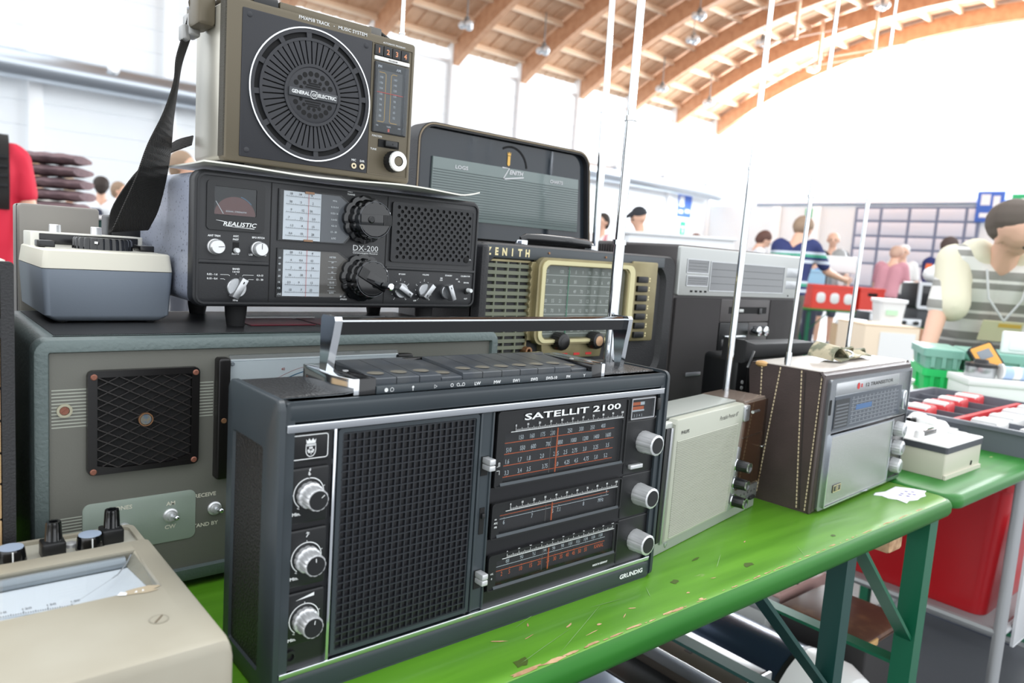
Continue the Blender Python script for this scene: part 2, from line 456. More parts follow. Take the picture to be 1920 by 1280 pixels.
# ================================================================== the green folding table
def wood_green(name, base, hi):
    m = M(name, base, .36, spec=.4, coat=.08)
    nt = m.node_tree; b = nt.nodes['Principled BSDF']
    tc = nt.nodes.new('ShaderNodeTexCoord')
    mp = nt.nodes.new('ShaderNodeMapping'); mp.inputs['Scale'].default_value = (2.2, 26, 26)
    n1 = nt.nodes.new('ShaderNodeTexNoise'); n1.inputs['Scale'].default_value = 1.6; n1.inputs['Detail'].default_value = 6
    r1 = nt.nodes.new('ShaderNodeValToRGB'); r1.color_ramp.elements[0].position = .3; r1.color_ramp.elements[1].position = .72
    r1.color_ramp.elements[0].color = rgb(base); r1.color_ramp.elements[1].color = rgb(hi)
    n2 = nt.nodes.new('ShaderNodeTexNoise'); n2.inputs['Scale'].default_value = 30; n2.inputs['Detail'].default_value = 8
    mp2 = nt.nodes.new('ShaderNodeMapping'); mp2.inputs['Scale'].default_value = (.35, 1, 1)
    r2 = nt.nodes.new('ShaderNodeValToRGB'); r2.color_ramp.elements[0].position = .7; r2.color_ramp.elements[1].position = .73
    mx = nt.nodes.new('ShaderNodeMix'); mx.data_type = 'RGBA'
    mx.inputs[7].default_value = rgb((150, 156, 110))
    L = nt.links
    L.new(tc.outputs['Object'], mp.inputs[0]); L.new(mp.outputs[0], n1.inputs['Vector']); L.new(n1.outputs[0], r1.inputs[0])
    L.new(tc.outputs['Object'], mp2.inputs[0]); L.new(mp2.outputs[0], n2.inputs['Vector']); L.new(n2.outputs[0], r2.inputs[0])
    L.new(r2.outputs[0], mx.inputs[0]); L.new(r1.outputs[0], mx.inputs[6]); L.new(mx.outputs[2], b.inputs['Base Color'])
    bp = nt.nodes.new('ShaderNodeBump'); bp.inputs['Strength'].default_value = .12; bp.inputs['Distance'].default_value = .001
    L.new(n1.outputs[0], bp.inputs['Height']); L.new(bp.outputs[0], b.inputs['Normal'])
    return m
m_green = wood_green('green_lacquer', (70, 124, 20), (96, 152, 38))
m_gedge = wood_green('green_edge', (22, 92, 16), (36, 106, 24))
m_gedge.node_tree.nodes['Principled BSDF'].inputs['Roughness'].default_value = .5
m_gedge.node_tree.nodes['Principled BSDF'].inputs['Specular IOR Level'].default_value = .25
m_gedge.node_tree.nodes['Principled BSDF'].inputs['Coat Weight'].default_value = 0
m_green2 = wood_green('dark_green_lacquer', (34, 104, 34), (48, 124, 46))
m_steel = M('teal_steel', (22, 66, 60), .4, .2)
m_steel2 = M('green_steel', (12, 96, 66), .4, .2)
m_bare = M('bare_wood', (205, 168, 130), .7, var=(60, (170, 130, 96)))

def table_top(t, x0, x1, y0, y1, mat, name='table_top', edge=None):
    r = part(t, name, mat, lambda g: g.slab(rr(x0 + .0095, x1 - .0095, y0 + .0095, y1 - .0095, .026, 8), TT, TT - .024, .0012, 0, XY), smooth=50)
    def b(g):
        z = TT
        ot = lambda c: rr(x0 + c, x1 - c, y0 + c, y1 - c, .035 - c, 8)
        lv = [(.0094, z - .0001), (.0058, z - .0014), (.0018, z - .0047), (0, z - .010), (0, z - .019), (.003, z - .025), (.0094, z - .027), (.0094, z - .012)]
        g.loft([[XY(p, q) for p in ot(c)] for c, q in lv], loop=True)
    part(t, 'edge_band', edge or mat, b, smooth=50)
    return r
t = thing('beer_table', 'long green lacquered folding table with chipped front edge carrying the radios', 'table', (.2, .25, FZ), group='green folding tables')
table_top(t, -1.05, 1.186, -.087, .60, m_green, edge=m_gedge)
# bare patches where the lacquer is chipped off along the front edge
g = G(); rc = random.Random(3)
def chip(x, y, L, w, z=TT + .0004, ang=0):
    n = 12; P = []
    for i in range(n):
        a = 2 * pi * i / n; q = .65 + .5 * rc.random()
        dx, dy = cos(a) * L * q, sin(a) * w * q
        P.append((x + dx * cos(ang) - dy * sin(ang), y + dx * sin(ang) + dy * cos(ang), z))
    g.add(P, [tuple(range(n))])
for x, L, w in ((.232, .016, .0030), (.255, .012, .0018), (.285, .009, .0016), (.316, .010, .0013), (.345, .012, .0013), (.372, .006, .0010), (.40, .011, .0014), (.416, .012, .0020), (.46, .004, .002), (.55, .006, .0006), (.62, .009, .0007), (.69, .007, .0007), (.76, .012, .0007), (.86, .014, .0009), (.93, .01, .0008), (.99, .02, .001), (1.05, .012, .001), (.2, .02, .003), (.15, .014, .002)):
    chip(x, -.0738 + rc.uniform(-.001, .0012), L, w)
for x, y, L, w, a in ((.29, -.035, .007, .0012, .3), (.318, -.050, .004, .0016, 0), (.355, -.052, .006, .0006, .5), (.30, -.058, .010, .0005, .1), (.255, -.012, .004, .001, .9), (.375, -.045, .005, .001, -.4), (.46, -.055, .003, .0015, 0), (.66, .0, .004, .001, .4), (.52, -.047, .005, .0006, -.2), (.24, -.03, .008, .0006, .2), (.21, -.02, .009, .0013, -.5)):
    chip(x, y, L, w, ang=a)
for i in range(70):
    x = rc.uniform(.10, 1.08); chip(x, -.0752 + rc.uniform(-.0006, .0016), rc.uniform(.002, .007), rc.uniform(.0004, .0011), TT + .00045 + i * 4e-6)
obj('bare_patch', g, m_bare, t, 'bare wood chips along the front edge', smooth=0)['kind'] = 'stuff'
g = G()
for x, y, L, w, a in ((.47, -.028, .007, .004, .2), (.595, -.047, .011, .005, .1), (.205, -.06, .010, .006, .2), (.55, .0, .010, .002, .1), (.80, -.055, .006, .003, .1)): chip(x, y, L, w, TT + .0003, a)
obj('wood_knot', g, M('knot_stain', (66, 86, 24), .4), t, 'dark knots showing through the lacquer', smooth=0)['kind'] = 'stuff'
g = G()
for x, y, L, a in ((.30, -.044, .07, .42), (.36, -.022, .03, -.1), (.57, -.02, .03, .5), (.70, -.06, .02, .8), (.42, -.03, .012, .9), (.27, -.0, .03, .3), (.24, -.052, .05, .25)): chip(x, y, L, .0004, TT + .0005, a)
obj('scratch', g, M('scratch', (122, 160, 96), .5), t, smooth=0)['kind'] = 'stuff'
def angle_iron(g, p, w=.035, th=.004, z0=FZ, z1=-.034):
    g.box(p[0] - w / 2, p[0] + w / 2, p[1] - w / 2, p[1] - w / 2 + th, z0, z1); g.box(p[0] - w / 2, p[0] - w / 2 + th, p[1] - w / 2 + th, p[1] + w / 2, z0, z1)
def bar(g, a, b, w=.028, th=.006):
    d, u, v = basis(Vector(b) - Vector(a)); a, b = Vector(a), Vector(b)
    g.loft([[q + u * w / 2 + v * th / 2, q - u * w / 2 + v * th / 2, q - u * w / 2 - v * th / 2, q + u * w / 2 - v * th / 2] for q in (a, b)])
def leg_frame(t, x, dirx, ys, mat, w=.029):
    for y in ys: part(t, 'leg', mat, lambda g: angle_iron(g, (x, y), w))
    part(t, 'cross_bar', mat, lambda g: bar(g, (x, ys[0], -.30), (x, ys[1], -.30), .03))
    for y in ys: part(t, 'brace', mat, lambda g: bar(g, (x, y, -.26), (x + dirx * .24, y + .0, -.04), .024))
    part(t, 'cross_bar', mat, lambda g: bar(g, (x, ys[0], -.70), (x, ys[1], -.70), .03))
leg_frame(t, .845, -1, (-.052, .54), m_steel)
leg_frame(t, -.75, 1, (-.052, .54), m_steel)
leg_frame(t, 1.116, -1, (-.060, .54), m_steel2, .034)
for x in (-.5, .99): part(t, 'batten', m_bare, lambda g: g.box(x, x + .05, -.06, .57, -.075, -.0335, .006))
T1 = t
# ================================================================== large portable short-wave radio in front
m_slate = M('slate_plastic', (49, 57, 62), .36, bump=(1400, .06), var=(8, (45, 52, 57)))
m_leather = M('leatherette', (30, 30, 31), .42, bump=(420, .9, 'vor'))
m_panel = M('black_panel', (17, 17, 20), .3)
m_scale = M('dial_scale', (46, 40, 38), .5)
m_grille = M('grille_bar', (36, 39, 44), .36)
P = thing('portable_radio', 'dark slate short-wave radio with long carrying handle and three orange dials, front centre', 'radio', (.227, .05, TT))
def b(g):
    # back shell
    g.slab(rr(-.004, .458, -.004, .2375, .006), .012, .104, 0, .006)
part(P, 'back_shell', m_slate, b)
def b(g):
    g.frame(-.0005, .4545, -.006, .2385, .0075, 0, .014, .005, .002, bev=0)
    g.slab(rr(-.0005, .4545, .2215, .2385, .005), -.0005, .016, .004, 0)
    g.slab(rr(-.0005, .4545, -.006, .0148, .005), -.0005, .016, .003, 0)
    g.box(.001, .453, .010, .014, .0, .235)
frontf = part(P, 'front_frame', m_slate, b)
for x0, x1, i in ((-.007, -.0012, 0), (.4552, .461, 1)):
    def b(g):
        po = rr(-.002, .106, -.006, .2405, .008, 4); q = rr(.026, .0915, .012, .199, .003, 4); qi = rr(.029, .0885, .015, .196, .002, 4)
        a0, a1 = (x1, x0) if i == 0 else (x0, x1)
        s = -1 if i == 0 else 1
        po2 = rr(.0, .104, -.004, .2385, .007, 4)
        g.loft([[YZ(p, a0) for p in po], [YZ(p, a1 - s * .0015) for p in po], [YZ(p, a1) for p in po2], [YZ(p, a1) for p in q], [YZ(p, a0) for p in qi]], loop=True)
    ec = part(P, 'end_cap', m_slate, b)
    part(P, 'side_panel', m_leather, lambda g: g.box(x0 + .0022, x1 - .0008, .027, .0905, .013, .198) if i == 0 else g.box(x0 + .0008, x1 - .0022, .027, .0905, .013, .198))
part(P, 'top_panel', m_leather, lambda g: g.slab(rr(.0, .454, .017, .1, .003), .2365, .2392, 0, .001, XY))
# chrome strips
def b(g):
    g.slab(rr(.0002, .4535, .2146, .2212, .001), -.0012, .006, .0008)
part(P, 'chrome_strip', m_chrome, b)
part(P, 'chrome_strip', m_chrome, lambda g: g.slab(rr(.0002, .4535, .0148, .0196, .001), -.0012, .006, .0008))
part(P, 'chrome_strip', m_chrome, lambda g: g.box(.0398, .0424, -.0006, .008, .0196, .2146, .0004))
# front board
def b(g):
    for x0, x1, z0, z1 in ((.0005, .2076, .0196, .2146), (.3955, .4535, .0196, .2146), (.2076, .3955, .0196, .0345), (.2076, .3955, .0712, .0872), (.2076, .3955, .1232, .1387), (.2076, .3955, .2133, .2146)): g.box(x0, x1, .0035, .009, z0, z1)
    g.box(.0005, .4535, .009, .0115, .0196, .2146)
part(P, 'front_panel', m_panel, b)
# emblem plate and three control panels
def b(g):
    g.slab(rr(.0035, .0375, .1895, .2130, .002), .0015, .004, .0012)
em = child(part(P, 'emblem_plate', m_black, b), P)
def b(g):
    y = .0012
    g.line(rr(.0058, .0355, .1925, .2115, .002, 3), .0007, y, True)
    cx, cz = .0212, .2015
    g.line([(cx - .0040, cz + .0025), (cx - .0040, cz - .0025)] + [(cx + .0040 * cos(radians(a)), cz - .0025 + .0048 * sin(radians(a))) for a in range(180, 361, 20)] + [(cx + .0040, cz + .0025)], .0006, y, True)
    g.poly([(cx - .0036, cz + .0012), (cx + .0036, cz + .0012), (cx + .0036, cz + .0019), (cx - .0036, cz + .0019)], y)
    for a in (90, 205, 335):
        for d in (-18, 18):
            g.disc(cx + .0019 * cos(radians(a + d)), cz - .0022 + .0019 * sin(radians(a + d)), .00098, y, 10)
    g.line([(cx, cz - .0022), (cx + .0003, cz - .0058)], .0005, y)
    g.poly([(cx - .0036, cz + .0032), (cx + .0036, cz + .0032), (cx + .0042, cz + .0068), (cx + .0028, cz + .0052), (cx + .0016, cz + .0072), (cx, cz + .0052), (cx - .0016, cz + .0072), (cx - .0028, cz + .0052), (cx - .0042, cz + .0068)], y)
part(P, 'emblem_print', m_print, b, parent=em, smooth=0)
pr = G()     # printed markings on the left column
for cz, top, bot, ang in ((.1634, .1858, .1405, 40), (.1108, .1358, .0885, 92), (.0598, .0842, .0395, 80)):
    def b(g): g.slab(rr(.0035, .0375, bot, top, .002), .0008, .004, .0016)
    cp = part(P, 'control_panel', m_black, b)
    y = .0006
    pr.arc(.0206, cz + .0012, .0125, 232, -22, .0007, y)
    for a in (180, 90, 20, -40): pr.line([(.0206 + .0125 * cos(radians(a)), cz + .0012 + .0125 * sin(radians(a))), (.0206 + .0142 * cos(radians(a)), cz + .0012 + .0142 * sin(radians(a)))], .0005, y)
    pr.text('Min.', .0108, cz - .0155, .0025, y, sx=1.15, bold=.03)
    pr.line([(.0129, cz - .0088), (.0113, cz - .0098), (.0131, cz - .0104)], .0005, y)
    pr.text('x.', .0325, cz - .0125, .0022, y)
    def b(g):
        g.lathe((.0212, -.0155, cz), (0, 1, 0), [(0, .0084), (.0006, .0088), (.0120, .0090), (.0125, .0105), (.0166, .0108)], 96, (12, .06))
    kb = child(part(P, 'control_knob', m_silver, b), P)
    part(P, 'knob_cap', m_black, lambda g: g.lathe((.0212, -.0159, cz), (0, 1, 0), [(0, .0076), (.001, .0076)], 24), parent=kb)
    a = radians(ang)
    part(P, 'pointer', m_print, lambda g: g.line([(.0212 + .0030 * cos(a), cz + .0030 * sin(a)), (.0212 + .0062 * cos(a), cz + .0062 * sin(a))], .0006, -.0161), parent=kb, smooth=0)
# treble clef, bass clef, volume wedge
y = .0006
pr.line([(.0206, .1765), (.0206, .1838), (.0213, .1850), (.0215, .1838), (.0200, .1815), (.0198, .1800), (.0207, .1790), (.0215, .1800), (.0208, .1808)], .0005, y)
pr.disc(.0203, .1768, .0006, y, 8)
pr.line([(.0200, .1313), (.0204, .1330), (.0214, .1326), (.0212, .1306), (.0198, .1290)], .0006, y); pr.disc(.0202, .1318, .0006, y, 8); pr.disc(.0222, .1325, .0003, y, 6); pr.disc(.0222, .1313, .0003, y, 6)
pr.poly([(.0125, .0775), (.0285, .0788), (.0285, .0815)], y)
obj('printed_marking', pr, m_print, P, smooth=0)
def b(g): g.lathe((.0105, .0045, .0305), (0, -1, 0), [(0, .0052), (.0032, .0052), (.0032, .0032), (.0005, .0030)], 20)
part(P, 'jack_socket', m_black, b)
# speaker grille: frame and woven bars
part(P, 'grille_backing', m_dark, lambda g: g.box(.0455, .186, .0085, .0115, .0225, .2135))
part(P, 'grille_frame', m_slate, lambda g: g.frame(.0445, .1868, .0215, .2138, .0035, .0006, .0085, .003, .002, bev=.0012))
def b(g):
    NX, NZ = 21, 29
    for i in range(NX + 1):
        x = .0490 + (.1818 - .0490) * i / NX; g.box(x - .0006, x + .0006, .0016, .0042, .0255, .2098)
    for j in range(NZ + 1):
        z = .0258 + (.2095 - .0258) * j / NZ
        g.loft([[(.0485, .0010, z + .0003), (.0485, .0010, z - .0006), (.0485, .0046, z - .0008), (.0485, .0046, z + .0003)], [(.1823, .0010, z + .0003), (.1823, .0010, z - .0006), (.1823, .0046, z - .0008), (.1823, .0046, z + .0003)]])
part(P, 'speaker_grille', m_grille, b, smooth=0)
# slider column
part(P, 'slider_column', m_slate, lambda g: (g.box(.1885, .1908, .0005, .006, .0205, .2138, .0006), g.box(.2026, .2048, .0005, .006, .0205, .2138, .0006), g.box(.1908, .2026, .002, .006, .0205, .2138)))
for z in (.1660, .0545):
    sl = child(part(P, 'slide_switch', m_dark, lambda g: g.box(.1925, .2005, .0012, .0035, z - .0125, z + .006)), P)
    part(P, 'slider_cap', m_silver, lambda g: (g.box(.1932, .2003, -.0105, .0015, z + .0003, z + .0058, .0008), g.box(.1932, .2003, -.0105, .0015, z - .0055, z - .0003, .0008)), parent=sl)
sl = child(part(P, 'slide_switch', m_dark, lambda g: g.box(.1945, .2, .0012, .0035, .096, .122)), P)
part(P, 'slider_cap', m_black, lambda g: g.box(.1955, .1992, -.0015, .0015, .112, .117, .0005), parent=sl)
# three dials with windows, glass and needles
def dial(x0, x1, z0, z1, wz0, wz1, wx0, wx1, rows, ticz):
    def b(g):
        po = rr(x0, x1, z0, z1, .0035, 4); pi_ = rr(x0 + .002, x1 - .002, z0 + .002, z1 - .002, .003, 4)
        g.ring(po, pi_, .0004, .004)
        g.slab(pi_, .0016, .0036, 0, 0)
    d = child(part(P, 'dial_frame', m_black, lambda g: (g.frame(x0, x1, z0, z1, .0016, .0, .0038, .0035, bev=.0006), g.ring(rr(x0 + .0016, x1 - .0016, z0 + .0016, z1 - .0016, .0025, 4), rr(wx0, wx1, wz0, wz1, .002, 4), .0014, .0036))), P)
    part(P, 'lower_lip', m_slate, lambda g: g.loft([[(wx0 - .003, .0, wz0 - .0028), (wx0 - .003, .0014, wz0 - .0028), (wx0 - .003, .0014, wz0 + .0002)], [(wx1 + .003, .0, wz0 - .0028), (wx1 + .003, .0014, wz0 - .0028), (wx1 + .003, .0014, wz0 + .0002)]]), parent=d)
    part(P, 'scale_plate', m_scale, lambda g: g.box(wx0, wx1, .0072, .0084, wz0, wz1), parent=d)
    w, o = G(), G()
    for r in rows:
        z, kind, items, lab = r
        tgt = o if 'o' in kind else w
        if 'L' in kind: o.line([(wx0 + .004, z), (wx1 - .008, z)], .0007, .0068)
        if 'l' in kind: w.line([(wx0 + .004, z), (wx1 - .008, z)], .0006, .0068)
        for s, fx in items:
            xx = wx0 + (wx1 - wx0) * fx
            tgt.text(s, xx, z + .0018 if 'b' not in kind else z - .006, .0045, .0067, sx=.72, bold=.01)
            (o if 'L' in kind else w).line([(xx, z), (xx, z + .0012)], .0005, .0067)
    part(P, 'scale_print', m_print, lambda g: (g.v.extend(w.v), g.f.extend(w.f)), parent=d, smooth=0)
    part(P, 'scale_print', m_orange, lambda g: (g.v.extend(o.v), g.f.extend(o.f)), label='orange scale lines', parent=d, smooth=0)
    nx = wx0 + (wx1 - wx0) * .425
    part(P, 'needle', m_orange, lambda g: g.box(nx, nx + .0012, .0042, .0050, wz0 + .0005, wz1 - .0005), label='orange tuning needle', parent=d, smooth=0)
    part(P, 'cursor', M('cursor_grey', (120, 112, 106), .5), lambda g: g.box(nx - .0085, nx - .008, .0042, .0046, wz0 + .001, wz1 - .001), parent=d, smooth=0)
    part(P, 'dial_glass', m_glassp, lambda g: g.box(wx0 - .0008, wx1 + .0008, .0016, .0024, wz0 - .0008, wz1 + .0008), parent=d, smooth=0)
    def b(g):
        a0, a1 = wx0 + .012, wx1 - .004
        g.line([(a0 - .006, ticz), (a1 + .003, ticz)], .0006, .0003)
        for i in range(101):
            h = .0042 if i % 10 == 0 else .0034 if i % 5 == 0 else .0022
            xx = a0 + (a1 - a0) * i / 100; g.poly([(xx - .0002, ticz), (xx + .0002, ticz), (xx + .0002, ticz + h), (xx - .0002, ticz + h)], .0003)
        for i in range(11): g.text(str(i * 10), a0 + (a1 - a0) * i / 10, ticz + .0048, .0022, .0003, sx=.9, bold=.02)
    part(P, 'scale_print', m_print, b, parent=d, smooth=0)
F = lambda v: [(s, f) for s, f in v]
dial(.2085, .3945, .1385, .2136, .1425, .1905, .2195, .3885, [
    (.1800, 'L', F([('150', .15), ('160', .235), ('175', .32), ('200', .40), ('250', .545), ('300', .645), ('350', .745), ('400', .845)]), ''),
    (.1690, 'L', F([('510', .06), ('550', .165), ('600', .25), ('700', .37), ('800', .47), ('1000', .585), ('1200', .69), ('1400', .79), ('1600', .90)]), ''),
    (.1575, 'L', F([('1.6', .055), ('1.7', .15), ('1.8', .22), ('2.0', .325), ('2.25', .44), ('2.5', .52), ('2.75', .60), ('3.0', .69), ('3.25', .79), ('3.5', .90)]), ''),
    (.1462, 'L', F([('3.3', .055), ('3.4', .155), ('3.5', .225), ('3.75', .355), ('4.0', .45), ('4.25', .54), ('4.5', .62), ('4.75', .71), ('5.0', .80), ('5.2', .89)]), '')], .1925)
dial(.2085, .3945, .0870, .1235, .0910, .1120, .2195, .3885, [
    (.1075, 'L', [], ''), (.1040, 'lb', F([('6', .06), ('7', .28), ('S', .45), ('7.1', .5), ('8', .72), ('MHz', .88)]), ''), (.1048, '', F([('4', .93)]), '')], .1140)
dial(.2085, .3945, .0345, .0715, .0385, .0635, .2195, .3885, [
    (.0550, 'l', F([('88', .11), ('90', .22), ('92', .32), ('94', .41), ('96', .485), ('98', .56), ('100', .63), ('102', .70), ('104', .77), ('106', .84), ('108', .91)]), ''),
    (.0505, 'Lob', F([('2', .07), ('5', .13), ('10', .22), ('15', .30), ('20', .37), ('25', .44), ('30', .50), ('35', .555), ('40', .61), ('45', .665), ('50', .72), ('55', .775), ('KANAL', .90)]), '')], .0655)
tp = G()
tp.text('SATELLIT 2100', .3112, .2028, .0062, .0002, width=.139, bold=.02)
tp.text('MADE IN GERMANY', .372, .0262, .0022, .0030, width=.024, bold=.03)
tp.text('GRUNDIG', .4228, .0024, .0050, -.0010, width=.040, bold=.035)
for s, x, z in (('LW', .3985, .1830), ('MW', .3985, .1803), ('BATT', .4460, .1830), ('SW1', .3985, .1475), ('SW2', .3985, .1448), ('SW', .4000, .1205), ('3-10', .4005, .1175), ('FM', .4010, .0660)): tp.text(s, x, z, .0020, .0030, bold=.03)
tp.line([(.4435, .1862), (.4485, .1862), (.446, .1880)], .0004, .0030, True)
for s, x, z in (('on', .2135, .1070), ('AFC', .2140, .1030), ('MB', .2140, .0990), ('UC', .2135, .0520), ('0', .2135, .0470)): tp.text(s, x, z, .0018, .0002)
tp.line([(.2105, .160), (.2125, .160), (.2125, .164), (.2140, .164), (.2140, .160)], .0005, .0002); tp.line([(.2105, .156), (.2140, .156), (.2140, .152)], .0005, .0002)
obj('lettering', tp, m_print, P, smooth=0)
# tuning knob panels, knobs, battery meter, light button
for z0, z1 in ((.1250, .1870), (.0735, .1245), (.0200, .0730)):
    part(P, 'knob_panel', m_black, lambda g: g.slab(rr(.3965, .4490, z0 + .0005, z1 - .0005, .002), .0026, .0045, .001))
for z in (.1603, .0990, .0441):
    kb = child(part(P, 'tuning_knob', m_silver, lambda g: g.lathe((.4268, -.0185, z), (0, 1, 0), [(0, .0108), (.0006, .0118), (.0155, .0124), (.0165, .0128), (.021, .0128)], 112, (14, .03))), P)
    part(P, 'knob_cap', m_black, lambda g: g.lathe((.4268, -.0188, z), (0, 1, 0), [(0, .0092), (.001, .0092)], 28), parent=kb)
bmt = child(part(P, 'battery_meter', m_alu, lambda g: g.frame(.3990, .4395, .1880, .2122, .0016, .0, .0045, .001)), P)
part(P, 'meter_face', m_scale, lambda g: g.box(.4, .4385, .0034, .004, .189, .2115), parent=bmt)
part(P, 'meter_band', M('meter_orange', (226, 112, 60), .5), lambda g: (g.box(.4020, .4165, .0024, .0034, .2035, .2070), g.box(.4020, .4225, .0024, .0034, .1985, .2020)), parent=bmt, label='orange meter bands')
part(P, 'meter_band', m_print, lambda g: (g.box(.4165, .4235, .0024, .0034, .2035, .2070), g.box(.4020, .4235, .0024, .0034, .1965, .1983)), parent=bmt, label='white meter bands')
part(P, 'meter_print', m_print, lambda g: [g.text(s, .4030 + i * .0042, .1905, .0028, .0022, sx=.8) for i, s in enumerate('12345')], parent=bmt, smooth=0)
part(P, 'dial_glass', m_glassp, lambda g: g.box(.4002, .4383, .0010, .0014, .1892, .2112), parent=bmt, smooth=0)
part(P, 'light_button', m_silver, lambda g: g.box(.4040, .4250, -.002, .003, .1312, .1360, .0008))
part(P, 'side_latch', m_black, lambda g: g.box(.4425, .4490, -.0012, .004, .196, .2105, .001))
# push-button bank on the top
for s in (0, 1):
    def b(g):
        ZB = .2388
        X = (lambda v: v) if s == 0 else (lambda v: .414 - v + .0)
        o = [(X(.0500), .030), (X(.0585), .0055), (X(.0632), .0055), (X(.0632), .088), (X(.0525), .088), (X(.0500), .075)]
        if s: o = o[::-1]
        g.slab(o, ZB, .2525, 0, .0006, XY)
    part(P, 'end_block', m_chrome, b)
def b(g):
    for x0, x1 in ((.0632, .0790), (.3360, .3508)):
        g.slab(rr(x0, x1, .0055, .088, .0008), .2388, .2524, 0, .0006, XY)
    g.box(.079, .336, .0105, .0885, .2388, .2415)
    g.box(.079, .336, .082, .0885, .2388, .2545, .0008)
part(P, 'button_tray', m_blackg, b)
for x in (.0712, .3440): part(P, 'screw', m_silver, lambda g: g.lathe((x, .045, .2522), (0, 0, 1), [(0, .0026), (.0005, .0026), (.0008, .0020)], 12))
lg = child(part(P, 'label_ledge', m_slate, lambda g: g.box(.079, .336, .0045, .0115, .2388, .2452, .0006)), P)
BX = [.0795 + (.3355 - .0795) * i / 11 for i in range(12)]
m_key = M('key_top', (62, 67, 73), .3, var=(40, (74, 77, 79)))
for i in range(11):
    x0, x1 = BX[i] + .0004, BX[i + 1] - .0004; dz = -.0028 if i in (3, 10) else 0
    def b(g):
        pr_ = [(.0125, .2418), (.0125, .2498 + dz), (.0133, .2506 + dz), (.040, .2530 + dz), (.081, .2553 + dz), (.081, .2418)]
        g.loft([[YZ(p, x0) for p in pr_], [YZ(p, x1) for p in pr_]])
    k = child(part(P, 'push_button', m_key, b), P)
    part(P, 'finger_dimple', M('key_dimple', (112, 108, 98), .3), lambda g: g.sphere(((x0 + x1) / 2, .030, .2521 + dz), 1, 12, (.0078, .0085, .0005)), parent=k)
def b(g):
    y = .0043; z = .2404
    X = [(BX[i] + BX[i + 1]) / 2 for i in range(11)]
    g.disc(X[0] - .003, z + .0015, .0018, y); g.arc(X[0] + .0025, z + .0015, .0016, 0, 360, .0004, y, 16)
    g.disc(X[1], z + .0024, .0011, y, 10); g.line([(X[1], z + .0016), (X[1], z - .0008)], .0006, y)
    g.line([(X[2] - .0012, z), (X[2] + .0016, z + .0015), (X[2] - .0012, z + .003)], .0005, y, True)
    g.arc(X[3] - .0055, z + .0015, .0014, 0, 360, .0005, y, 14); g.arc(X[3] + .0012, z + .0015, .0014, 0, 360, .0005, y, 14); g.arc(X[3] + .0072, z + .0015, .0014, 0, 360, .0005, y, 14); g.line([(X[3] + .0012, z + .0003), (X[3] + .0072, z + .0003)], .0004, y)
    for i, s in enumerate(['LW', 'MW', 'SW1', 'SW2', 'SW3-10', 'FM', 'Y']): g.text(s, X[4 + i], z, .0028, y, sx=1.15, bold=.03)
part(P, 'ledge_lettering', m_print, b, parent=lg, smooth=0)
# carrying handle
hd = child(part(P, 'handle', m_blackg, lambda g: (g.slab([(.047, .2832), (.064, .2840), (.066, .2965), (.050, .2978), (.0455, .2955)], .0635, .4325, .0, .0, YZ))), P)
part(P, 'handle_trim', m_chrome, lambda g: g.box(.0635, .4325, .0452, .0465, .2945, .2960), parent=hd)
for s in (0, 1):
    def b(g):
        xo = (.0585, .0655) if s == 0 else (.4305, .4375)
        # tapering arm: wide at the grip, narrow at the pivot
        for (ya, yb, z) in (): pass
        R = []
        for z, y0, y1, xx in ((.2365, .0490, .0565, .0), (.2500, .0470, .0585, .0), (.2700, .0450, .0625, .0), (.2835, .0430, .0660, .0), (.2955, .0420, .0680, 0), (.2990, .0445, .0660, 0)):
            k = (1 - (z - .2365) / .0625) * .0065; x0, x1 = (xo[0] - k, xo[1] - k) if s == 0 else (xo[0] - k * .4, xo[1] - k * .4)
            R.append([(x0, y0, z), (x1, y0 , z), (x1, y1, z), (x0, y1, z)])
        g.loft(R)
    part(P, 'handle_arm', m_chrome, b, parent=hd, smooth=20)
# telescopic aerial
def aerial(P, base, top, segs, mat=m_chrome, tip=True):
    a, b_ = Vector(base), Vector(top)
    an = child(part(P, 'aerial', mat, lambda g: g.cyl(a, a + (b_ - a) * segs[0][0], segs[0][1], n=16)), P)
    f0 = segs[0][0]
    for f1, r in segs[1:]:
        part(P, 'aerial_section', mat, lambda g: g.cyl(a + (b_ - a) * f0, a + (b_ - a) * f1, r, n=14), parent=an)
        part(P, 'aerial_collar', mat, lambda g: g.cyl(a + (b_ - a) * (f0 - .004), a + (b_ - a) * (f0 + .004), r * 1.45, n=14), parent=an)
        f0 = f1
    return an
aerial(P, (.446, .082, .232), (.4516, .082, .94), [(.215, .0068), (.42, .0058), (.66, .0050), (1, .0042)])

# ================================================================== grey-green receiver behind, carrying the others
m_hammer = M('hammered_green', (94, 106, 105), .38, .25, bump=(260, .5))
m_gpanel = M('olive_grey_panel', (104, 104, 97), .5, var=(2.5, (94, 95, 89)), bump=(600, .08))
m_gplate = M('sage_plate', (146, 158, 148), .5, bump=(700, .06))
m_bake = M('black_bakelite', (20, 18, 18), .28)
m_topmesh = M('perforated_top', (46, 47, 49), .4, .5, bump=(300, .9, 'wave'))
m_cream = M('cream_plate', (238, 238, 236), .35)
R = thing('receiver_cabinet', 'wide grey-green cabinet receiver with square black speaker grille, under the smaller sets', 'receiver', (.134, .35, TT))
gx0, gx1, gz0, gz1, gy = -.1325, .3995, .001, .2585, .2375
part(R, 'shell', m_hammer, lambda g: g.ring(rr(gx0 + .004, gx1 - .004, gz0, gz1, .014, 6), rr(gx0 + .008, gx1 - .008, gz0 + .004, gz1 - .004, .010, 6), gy + .012, gy + .245))
part(R, 'top_grille', m_topmesh, lambda g: g.box(gx0 + .02, gx1 - .02, gy + .022, gy + .235, gz1 - .002, gz1 + .0006))
